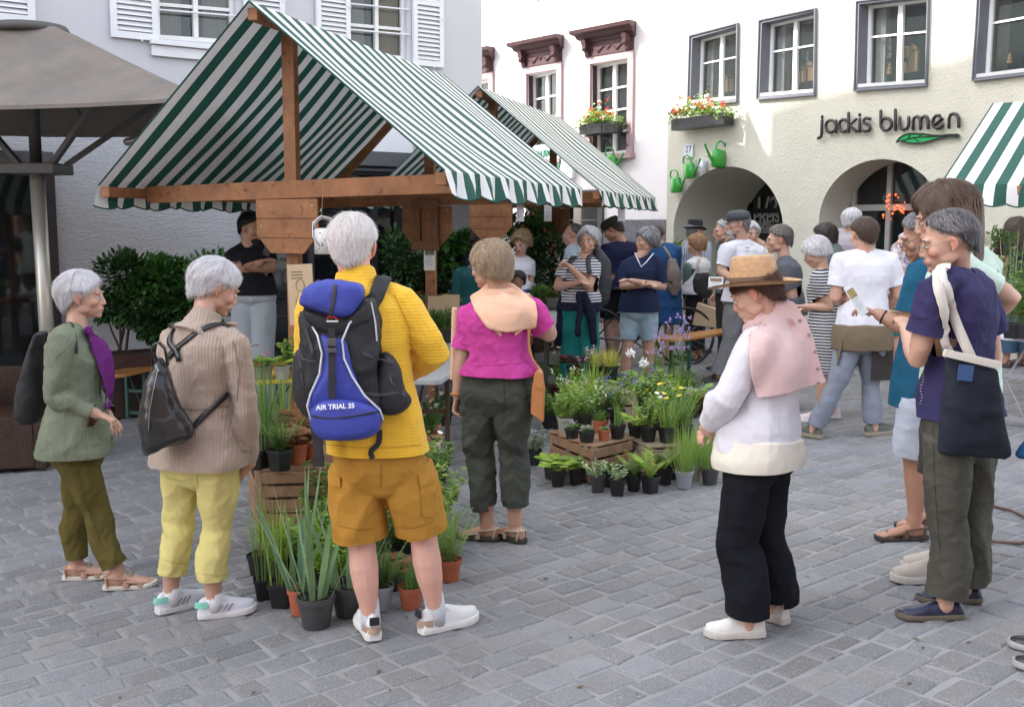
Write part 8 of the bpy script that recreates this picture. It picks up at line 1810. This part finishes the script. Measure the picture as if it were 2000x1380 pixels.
# ---- herbs, trays and signs on the stall tables
def tray(label, px0, px1, py, h, Y=None, leafm='mid', fl=None, kind='herb', ph=.16, colr='black', cat='plant tray'):
 a, b_ = HP(px0, py, h), HP(px1, py, h); c = (a + b_) / 2; w = (b_ - a).length; t = thing('plant_tray', label, cat, c)
 mb = MB(); mb.box(c + Z * .05, (w, .24, .10)); mb.build('tray', POTM[colr], t, bevel=.006); L = MB()
 n = max(2, int(w / .09)); F = MB()
 for i in range(n):
  for j in (-.06, .06):
   f, fm = plant(kind, a.lerp(b_, (i + .5) / n) + V(0, j, .10), .10, ph, int(px0 + i * 7 + j * 100), leafm, fl, 3); o = len(L.v); L.v += f.v; L.cols += f.cols; L.f += [[k + o for k in q] for q in f.f]; L.mi += f.mi
   if fm: o = len(F.v); F.v += fm.v; F.cols += fm.cols; F.f += [[k + o for k in q] for q in fm.f]; F.mi += fm.mi
 L.build('foliage', LM[leafm], t, cols=True)
 if F.v: F.build('flowers', PET[fl[0]], t)
tray('tray of dark green herbs below the kraft paper signs', 815, 885, 665, .74, ph=.2, leafm='mid')
tray('tray of green herbs behind the first herb tray', 800, 880, 640, .74, ph=.26, leafm='mid', fl=('orange', 'dot'))
tray('tray of fresh green seedlings near the curly haired stallholder', 1040, 1066, 603, .76, leafm='mid', ph=.2)
tray('grey tray of mixed seedlings beside the pointing woman', 1068, 1104, 598, .76, leafm='fresh', ph=.1, colr='taupe', fl=('pink', 'dot'))
KR = mat('kraft_card', (.48, .36, .22), .8, var=(8, .08))
yy = at_h(850, 650, .74).y
paper('paper_sign', 'left kraft paper sign with handwriting above the herb tray', P(852, 604, yy + .02), .16, .25, V(1, -.1, 0), V(0, .1, 1), 'sign', None, KR)
paper('paper_sign', 'right kraft paper sign with handwriting above the herb tray', P(880, 602, yy + .0), .17, .26, V(1, -.1, 0), V(0, .1, 1), 'sign', None, KR)
s1 = Vector((-1.715, 7.23, 0)) + VD.normalized() * .45
bd = thing('price_board', 'kraft paper board with handwriting leaning on the front post', 'sign', P(590, 630, 7.1)); x, y = V(1, -.2, .05).normalized(), V(-.02, .05, 1); y = (y - x * y.dot(x)).normalized(); n = x.cross(y)
c = P(588, 575, 7.12); mb = MB(); mb.box(c, (.175, .012, .40), (x, n, y)); mb.build('board', KR, bd); mb = MB()
mb.tube([c - n * -.009 + x * (math.cos(a) * .03) + y * (.06 + math.sin(a) * .04) for a in [2 * math.pi * k / 16 for k in range(17)]], .0015, 4); mb.tube([c + n * .009 + x * (math.cos(a) * .035) + y * (-.05 + math.sin(a) * .04) for a in [2 * math.pi * k / 16 for k in range(17)]], .0015, 4)
for k in range(3): mb.box(c + n * .008 + y * (.15 - k * .02) - x * .02, (.08, .002, .004), (x, n, y))
mb.build('writing', mat('ink_brown', (.08, .05, .03), .7), bd)
for i, (px, py, Y, w, h, lb) in enumerate(((839, 503, 10.18, .115, .24, 'white care leaflet with a plant photo on the second post of the nearest stall'), (1091, 476, 14.9, .12, .24, 'white care leaflet with a plant photo on the far post of the second stall'))):
 paper('care_leaflet', lb, P(px, py, Y), w, h, V(1, -.3, 0), V(.05, 0, 1), 'leaflet', (.12, .16, .07))
for px, lb in ((1016, 'left'), (1070, 'second'), (1214, 'right')):
 paper('price_card', 'small white price card hanging under the second stall beam, %s one' % lb, P(px, 416, 12.6 if px > 1050 else 12.3), .09, .19, V(1, -.3, 0), V(0, 0, 1), 'sign', None)
t = thing('storage_tub', 'white tub with a blue lid on the back stall table', 'tub', HP(1022, 600, .78)); c = HP(1022, 600, .78); mb = MB(); mb.lathe(c, [(.10, 0), (.12, .16), (.12, .17)], 20); mb.build('tub', WHITEP, t, smooth=True); mb = MB(); mb.lathe(c, [(.128, .165), (.13, .20), (.11, .21)], 20); mb.build('lid', mat('blue_plastic', (.02, .05, .22), .35), t)
t = thing('seed_tray', 'red shallow seed tray on the yellow table', 'tray', HP(535, 722, .72)); c = HP(535, 722, .72); mb = MB(); mb.box(c + Z * .035, (.36, .2, .07)); mb.build('tray', mat('red_plastic', (.35, .02, .03), .4), t, bevel=.006)
# ---- shrubs
def shrub(label, px, py, Y, rx, rz, base_z, leafm='dark', n=2600, size=(.05, .085), cat='shrub', ry=None, flower=None, stem=True, lumps=9, narrow=.42):
 c = P(px, py, Y); t = thing('laurel_shrub', label, cat, V(c.x, c.y, base_z), 'shrubs along the house'); L = Leaf(int(px)); g = L.r; ry = ry or rx * .8
 cl = [(c + V(g.uniform(-1, 1) * rx * .6, g.uniform(-1, 1) * ry * .5, g.uniform(-.8, .8) * rz * .7), g.uniform(.3, .6)) for _ in range(lumps)]
 st = MB(); root = V(c.x, c.y, base_z)
 for q, s_ in cl: st.tube([root + V(g.uniform(-.05, .05), g.uniform(-.05, .05), 0), root.lerp(q, .5) + V(g.uniform(-.08, .08), 0, 0), q], [.014, .010, .004], 6)
 st.build('stems', mat('shrub_bark', (.06, .04, .025), .9), t)
 for _ in range(n):
  q, s_ = g.choice(cl); d = V(g.gauss(0, 1), g.gauss(0, 1), g.gauss(0, 1)).normalized(); rr = s_ * g.uniform(.55, 1.05); p = q + V(d.x * rx * rr, d.y * ry * rr, d.z * rz * rr); L.tint(.35); s2 = g.uniform(*size)
  ld = (d + V(g.uniform(-.5, .5), g.uniform(-.5, .5), g.uniform(-.3, .6))).normalized(); L.leaf(p, ld, V(g.uniform(-.4, .4), g.uniform(-.4, .4), 1), s2, s2 * narrow, .5)
 L.mb.build('foliage', LM[leafm], t, cols=True)
 if flower:
  mb = MB()
  for _ in range(26): q, s_ = g.choice(cl); d = V(g.gauss(0, 1), -abs(g.gauss(0, 1)), g.gauss(0, 1)).normalized(); mb.ell(q + V(d.x * rx, d.y * ry, d.z * rz) * s_, .018, nu=6, nv=4)
  mb.build('flowers', PET[flower], t)
LM['laurel'] = leaf_mat('leaf_laurel', (0.051, 0.167, 0.026), tr=.2)
pa, q1 = planter('long rusty brown planter box under the bushy laurel', 290, 10.7, 1.5, .62)
shrub('lush green laurel bush left of the bearded stallholder', 352, 532, 10.9, .60, .44, q1.z, 'laurel', 4200, (.06, .10))
shrub('thinner dark rhododendron left of the lush laurel', 235, 560, 10.8, .36, .42, q1.z, 'dark', 1500, (.06, .11), lumps=6)
shrub('dark low shrub between the two bushes by the wall', 300, 600, 10.7, .45, .35, q1.z, 'dark', 1500, (.06, .10), lumps=6)
pa, q2 = planter('brown planter box behind the second stall post', 860, 12.9, .9, .5)
shrub('bright laurel standard behind the care leaflet', 868, 480, 12.9, .42, .32, q2.z, 'laurel', 2200, (.06, .10), lumps=7)
shrub('dark climbing shrub below the bright laurel', 850, 560, 12.9, .55, .6, q2.z - .2, 'dark', 2400, (.06, .10), lumps=10)
pa, q3 = planter('brown planter box behind the curly haired stallholder', 1040, 14.6, 1.3, .5)
shrub('laurel top behind the curly haired stallholder', 1028, 452, 14.7, .32, .26, q3.z, 'laurel', 1100, (.07, .10), lumps=5)
shrub('dark hedge with orange berries left of the bald man', 1064, 520, 14.6, .5, .7, q3.z - .2, 'dark', 2400, (.06, .10), flower='orange')
shrub('small green shrub left of the doorway behind the shoppers', 800, 500, 12.5, .3, .5, .3, 'dark', 1200, (.06, .10), lumps=5)
shrub('green potted bush beside the cream house corner', 1312, 500, 14.5, .14, .2, .8, 'mid', 500, (.05, .08), lumps=4)
# ---- stall at the right edge: tall silvery plants over a white cloth
for px, py, lm, kd, ph, lb in ((1975, 600, 'grey', 'reed', .8, 'tall silvery stems at the right edge stall'), (1990, 600, 'mid', 'bushy', .6, 'leafy plants among the silvery stems'), (1960, 560, 'grey', 'reed', .6, 'pale seed heads behind the mint T-shirt'), (1995, 560, 'fresh', 'bushy', .35, 'violet flowered plant at the right edge')):
 pot(lb, HP(px, py + 60, .72), 'black', .14, .12, kd, ph, lm, flower=('blue', 'dot') if 'violet' in lb else None)
bench('table under a white patterned cloth at the right edge stall', HP(1950, 660, .7), HP(2100, 640, .7), w=.6, h=.7, name='stall_table', cat='table', top=mat('white_table_cloth', (.6, .6, .66), .8), legdark=(.3, .3, .33))
shrub('vine climbing the post of the right edge stall', 1955, 490, 8.7, .16, .22, .8, 'mid', 260, (.03, .05), lumps=5)
shrub('hanging green leaves under the right edge stall board', 1948, 462, 8.6, .09, .08, 1.5, 'mid', 120, (.03, .05), lumps=4)
# ---- flower boxes on the houses
def flower_box(label, pl, x0, x1, py, flowers, iron=False, seed=1):
 a, b_ = pl.hit(x0, py) + pl.n * .16, pl.hit(x1, py) + pl.n * .16; c = (a + b_) / 2; w = (b_ - a).length; t = thing('window_box', label, 'flower box', c); g = random.Random(seed)
 mb = MB(); mb.box(c, (w, .19, .17), (pl.u, pl.n, Z)); mb.build('box', BLACKP, t, bevel=.008)
 L = Leaf(seed)
 for _ in range(900):
  u = g.gauss(0, .42); u = max(-1.1, min(1.1, u * 1.4)); q = c + pl.u * (u * w / 2) + pl.n * g.uniform(-.1, .2) + Z * (.10 + abs(g.gauss(0, .09)) * (1.2 - abs(u) * .6) - (.12 * g.random() if abs(u) > .8 else 0)); L.tint(.35); d = V(g.uniform(-1, 1), g.uniform(-1, 1), g.uniform(-.2, 1)); s = g.uniform(.025, .05); L.leaf(q, d, Z + V(g.uniform(-.5, .5), g.uniform(-.5, .5), 0), s, s * .8, .8)
 L.mb.build('foliage', LM['fresh'], t, cols=True)
 for col, n in flowers:
  mb = MB()
  for _ in range(n):
   u = g.uniform(-1, 1); q = c + pl.u * (u * w / 2) + pl.n * g.uniform(-.02, .22) + Z * (.14 + abs(g.gauss(0, .1)))
   for _ in range(9): mb.ell(q + V(g.gauss(0, .018), g.gauss(0, .018), g.gauss(0, .014)), g.uniform(.008, .014), nu=5, nv=4)
  mb.build('flowers', PET[col], t)
 if iron:
  mb = MB(); z = -.1
  for o in (-.1, .14):
   mb.tube([c - pl.u * (w / 2 + .12) + pl.n * o + Z * (-.09), c + pl.u * (w / 2 + .12) + pl.n * o + Z * (-.09)], .008, 6); mb.tube([c - pl.u * (w / 2 + .12) + pl.n * o + Z * (.02), c + pl.u * (w / 2 + .12) + pl.n * o + Z * (.02)], .006, 6)
  for s_ in (-1, -.4, .3, 1):
   e = c + pl.u * (s_ * (w / 2 + .1)); mb.tube([e - pl.n * .16 - Z * .38, e - pl.n * .1 - Z * .3, e + pl.n * .05 - Z * .16, e + pl.n * .14 - Z * .09, e + pl.n * .14 + Z * .03], .008, 6)
  mb.build('iron_cradle', DARKMET, t)
flower_box('black window box of red and white geraniums on the cream house', PR, 1336, 1440, 240, (('red', 18), ('orange', 12), ('white', 16)), seed=3)
flower_box('window box of red and white flowers in an iron cradle on the white house', PM, 1152, 1222, 252, (('red', 10), ('orange', 6), ('white', 10)), True, seed=4)
# ---- watering cans on the wall
def watering_can(label, c, u, up, out, s, col, back=False):
 m = mat('can_%s' % ('green' if col[2] < .3 else 'white'), col, .3, coat=.3); t = thing('watering_can', label, 'watering can', c, 'watering cans fixed to the wall')
 u = Vector(u).normalized(); up = Vector(up).normalized(); n = Vector(out).normalized(); T = lambda a, b, d=0: Vector(c) + (u * a + up * b + n * d) * s
 mb = MB(); mb.loft([[T(0, b) + (u * math.cos(k) * r * s + n * math.sin(k) * r * .62 * s) for k in [2 * math.pi * i / 20 for i in range(20)]] for r, b in ((.10, -.13), (.118, -.115), (.12, 0), (.11, .09), (.085, .12), (.07, .125))], True); mb.build('tank', m, t, smooth=True)
 mb = MB(); mb.tube([T(-.09, .09), T(-.14, .16), T(-.11, .24), T(-.02, .25), T(.05, .20), T(.06, .12)], [(.012 * s, .018 * s)] * 6, 8); mb.build('handle', m, t, smooth=True)
 mb = MB(); mb.tube([T(.08, -.08), T(.17, .0), T(.25, .10), T(.27, .13)], [.028 * s, .02 * s, .015 * s, .02 * s], 10); mb.build('spout', m, t, smooth=True)
G_ = (.03, .30, .03)
for (px, py, rot, col, lb) in ((1330, 361, 4, G_, 'bright green watering can lowest left on the arch curve'), (1356, 333, 6, G_, 'bright green watering can second on the arch curve')):
 c = PR.hit(px, py) + PR.n * .1; a = R(rot); u = PR.u * math.cos(a) + Z * math.sin(a); watering_can(lb, c, u, -PR.u * math.sin(a) + Z * math.cos(a), PR.n, .92, col)
c = PR.hit(1389, 325) + PR.n * .14; t = watering_can('white watering can seen end on between the green ones', c, PR.n, Z, -PR.u, .62, (.6, .62, .68))
c = PR.hit(1415, 310) + PR.n * .12; watering_can('bright green watering can hung upright above the left arch', c, (PR.n + Z * .2), Z * 1 + PR.u * .05, -PR.u, 1.0, G_)
c = PM.hit(1203, 318) + PM.n * .12; watering_can('green watering can on the white house wall near the second stall roof', c, PM.u, Z, PM.n, 1.0, G_)
def hanging_can():
 c = P(637, 462, 7.45); t = thing('watering_can', 'white enamel can with a flower pattern hanging from the front beam on a cord', 'watering can', c); x = V(1, 0, 0)
 mb = MB(); mb.lathe(c - Z * .12, [(.055, 0), (.082, .002), (.082, .165), (.074, .175), (.04, .18)], 28); mb.build('tank', mat('white_enamel', (.72, .72, .7), .25, coat=.4), t, smooth=True)
 mb = MB(); mb.tube([c + V(-.03, -.075, -.06), c + V(-.075, -.05, .0), c + V(-.08, -.02, .09), c + V(-.03, 0, .135), c + V(.03, 0, .12), c + V(.06, 0, .06)], [(.004, .015)] * 6, 8); mb.build('handle', mat('brushed_steel', (.5, .5, .52), .25, metal=.9), t, smooth=True)
 mb = MB(); g = random.Random(2)
 for _ in range(16): a = g.uniform(3.3, 6.1); q = c + V(math.cos(a) * .083, math.sin(a) * .083, g.uniform(-.1, .04)); mb.ell(q, (.007, .003, .004), nu=6, nv=4)
 mb.build('flower_pattern', mat('enamel_motif', (.08, .09, .06), .5), t)
 mb = MB(); mb.tube([c + V(-.03, 0, .135), P(632, 352, 7.42)], .002, 5); mb.build('cord', mat('jute', (.42, .28, .12), .9), t)
hanging_can()
# ---- bicycle parked behind the nearest stall, another behind the folded arms woman
def bicycle(label, c, ang, s=1.0):
 t = thing('bicycle', label, 'bicycle', c, 'parked bicycles'); d = heading(ang); n = V(d.y, -d.x, 0); T = lambda a, b, o=0: Vector(c) + d * a * s + Z * b * s + n * o * s
 for a in (-.53, .53):
  mb = MB(); mb.tube([T(a + math.cos(k) * .34, .35 + math.sin(k) * .34) for k in [2 * math.pi * i / 36 for i in range(37)]], .018, 8, rnd_=False); w = mb.build('wheel', BLACKP, t, smooth=True)
  mb = MB()
  for i in range(16): k = 2 * math.pi * i / 16; mb.tube([T(a, .35, .02 * (-1) ** i), T(a + math.cos(k) * .325, .35 + math.sin(k) * .325)], .0013, 4, rnd_=False)
  mb.build('spokes', mat('spoke_steel', (.5, .5, .5), .3, metal=.9), w)
 mb = MB()
 for p, q, r in (((-.53, .35), (-.08, .30), .012), ((-.53, .35), (-.16, .78), .009), ((-.08, .30), (-.2, .88), .016), ((-.08, .30), (.36, .72), .022), ((-.17, .76), (.34, .84), .016), ((.53, .35), (.33, .95), .016)): mb.tube([T(*p), T(*q)], r, 8)
 mb.build('frame', mat('black_bike_paint', (.015, .015, .018), .25, coat=.5), t, smooth=True)
 mb = MB(); mb.tube([T(.25, 1.02, -.32), T(.33, 1.0, -.15), T(.34, .98, 0), T(.33, 1.0, .15), T(.25, 1.02, .32)], .013, 8); mb.build('handlebar', DARKMET, t, smooth=True)
 mb = MB(); mb.tube([T(-.34, .93), T(-.2, .93), T(-.06, .92)], [(.06, .025), (.05, .025), (.02, .02)], 10, ref=n); mb.build('saddle', BLACKP, t, smooth=True)
 mb = MB(); mb.tube([T(-.08 + math.cos(k) * .09, .30 + math.sin(k) * .09, .04) for k in [2 * math.pi * i / 20 for i in range(21)]], .006, 5); mb.tube([T(-.08, .30, .06), T(.06, .2, .06)], .01, 6); mb.box(T(.09, .19, .1), (.08, .08, .02)); mb.build('crank', mat('crank_metal', (.2, .2, .2), .35, metal=.8), t)
c = P(590, 440, 9.6); bicycle('black bicycle parked between the bearded stallholder and the yellow sweater', V(c.x, c.y, gz(c.x)), 150)
c = P(1255, 440, 12.6); bicycle('black bicycle standing behind the woman with folded arms', V(c.x, c.y, gz(c.x)), 85)
# ---- cable, leaf litter
mb = MB(); mb.tube([G(*p) + Z * .012 for p in ((1780, 990), (1840, 984), (1900, 986), (1935, 990), (1975, 1000), (2010, 1016), (2040, 1034), (2030, 1056), (1990, 1064), (1950, 1062), (1915, 1056), (1880, 1040))], .009, 8); o = mb.build('power_cable', mat('brown_cable', (.16, .10, .08), .6), smooth=True); tag(o, 'brown power cable looping over the paving behind the grey green trousers', 'cable')
mb = MB(); g = random.Random(8)
for _ in range(70):
 q = G(g.uniform(60, 1950), g.uniform(880, 1375)); a = g.uniform(0, 6.28); s = g.uniform(.006, .02); x = V(math.cos(a), math.sin(a), SLOPE * math.cos(a)); y = V(-math.sin(a), math.cos(a), 0); mb.add([q + Z * .004, q + x * s + y * s * .4 + Z * .008, q + x * s * 2 + Z * .006, q + x * s - y * s * .4 + Z * .005], [(0, 1, 2, 3)])
o = mb.build('leaf_litter', mat('dry_leaves', (.10, .065, .03), .9)); tag(o, kind='stuff')
# decorations behind the first floor panes of the cream house
def deco(label, px, py, items, pl=PR, back=.42):
 c = pl.hit(px, py, back); t = thing('window_ornament', label, 'ornament', c)
 BR = mat('pale_wood_ornament', (.42, .27, .13), .7); GO = mat('straw_ball', (.5, .38, .12), .6); WF = mat('white_frost', (.6, .62, .64), .8)
 for nm, x, y, s in items:
  q = pl.hit(x, y, .3); mb = MB()
  if nm == 'house': mb.box(q + Z * s * .5, (s * .5, .04, s), (pl.u, pl.n, Z)); mb.prism([q + Z * s + pl.u * s * .28, q + Z * s * 1.3, q + Z * s - pl.u * s * .28], pl.n * .04); mb.build('wooden_house', BR, t)
  if nm == 'tree': mb.lathe(q, [(s * .3, 0), (s * .18, s * .3), (s * .25, s * .32), (s * .12, s * .6), (s * .18, s * .62), (.004, s)], 12); mb.build('wooden_tree', BR, t)
  if nm == 'ball': mb.ell(q, s, nu=14, nv=10); mb.build('ball', GO, t)
  if nm == 'spike':
   g = random.Random(int(x))
   for k in range(40): f = g.random(); mb.ell(q + Z * s * f + pl.u * g.uniform(-1, 1) * .03 * (1 - f), .012, nu=5, nv=4)
   mb.build('frosted_spike', WF, t)
deco('pale wooden houses and frosted spikes behind the third window', 1750, 140, (('house', 1722, 145, .18), ('tree', 1737, 145, .16), ('spike', 1737, 115, .3), ('ball', 1773, 102, .075), ('tree', 1768, 143, .14), ('house', 1784, 140, .26), ('ball', 1725, 118, .04)))
deco('row of pale wooden houses behind the second window', 1540, 160, (('house', 1528, 165, .22), ('spike', 1533, 140, .25), ('house', 1560, 162, .14), ('house', 1572, 160, .17), ('spike', 1577, 136, .24), ('house', 1584, 158, .2)))
deco('wooden tree and houses behind the first window', 1400, 180, (('tree', 1390, 184, .3), ('house', 1418, 180, .2), ('house', 1430, 178, .14)))
deco('grey potted plant behind the fourth window', 1990, 120, (('tree', 1972, 124, .12),))
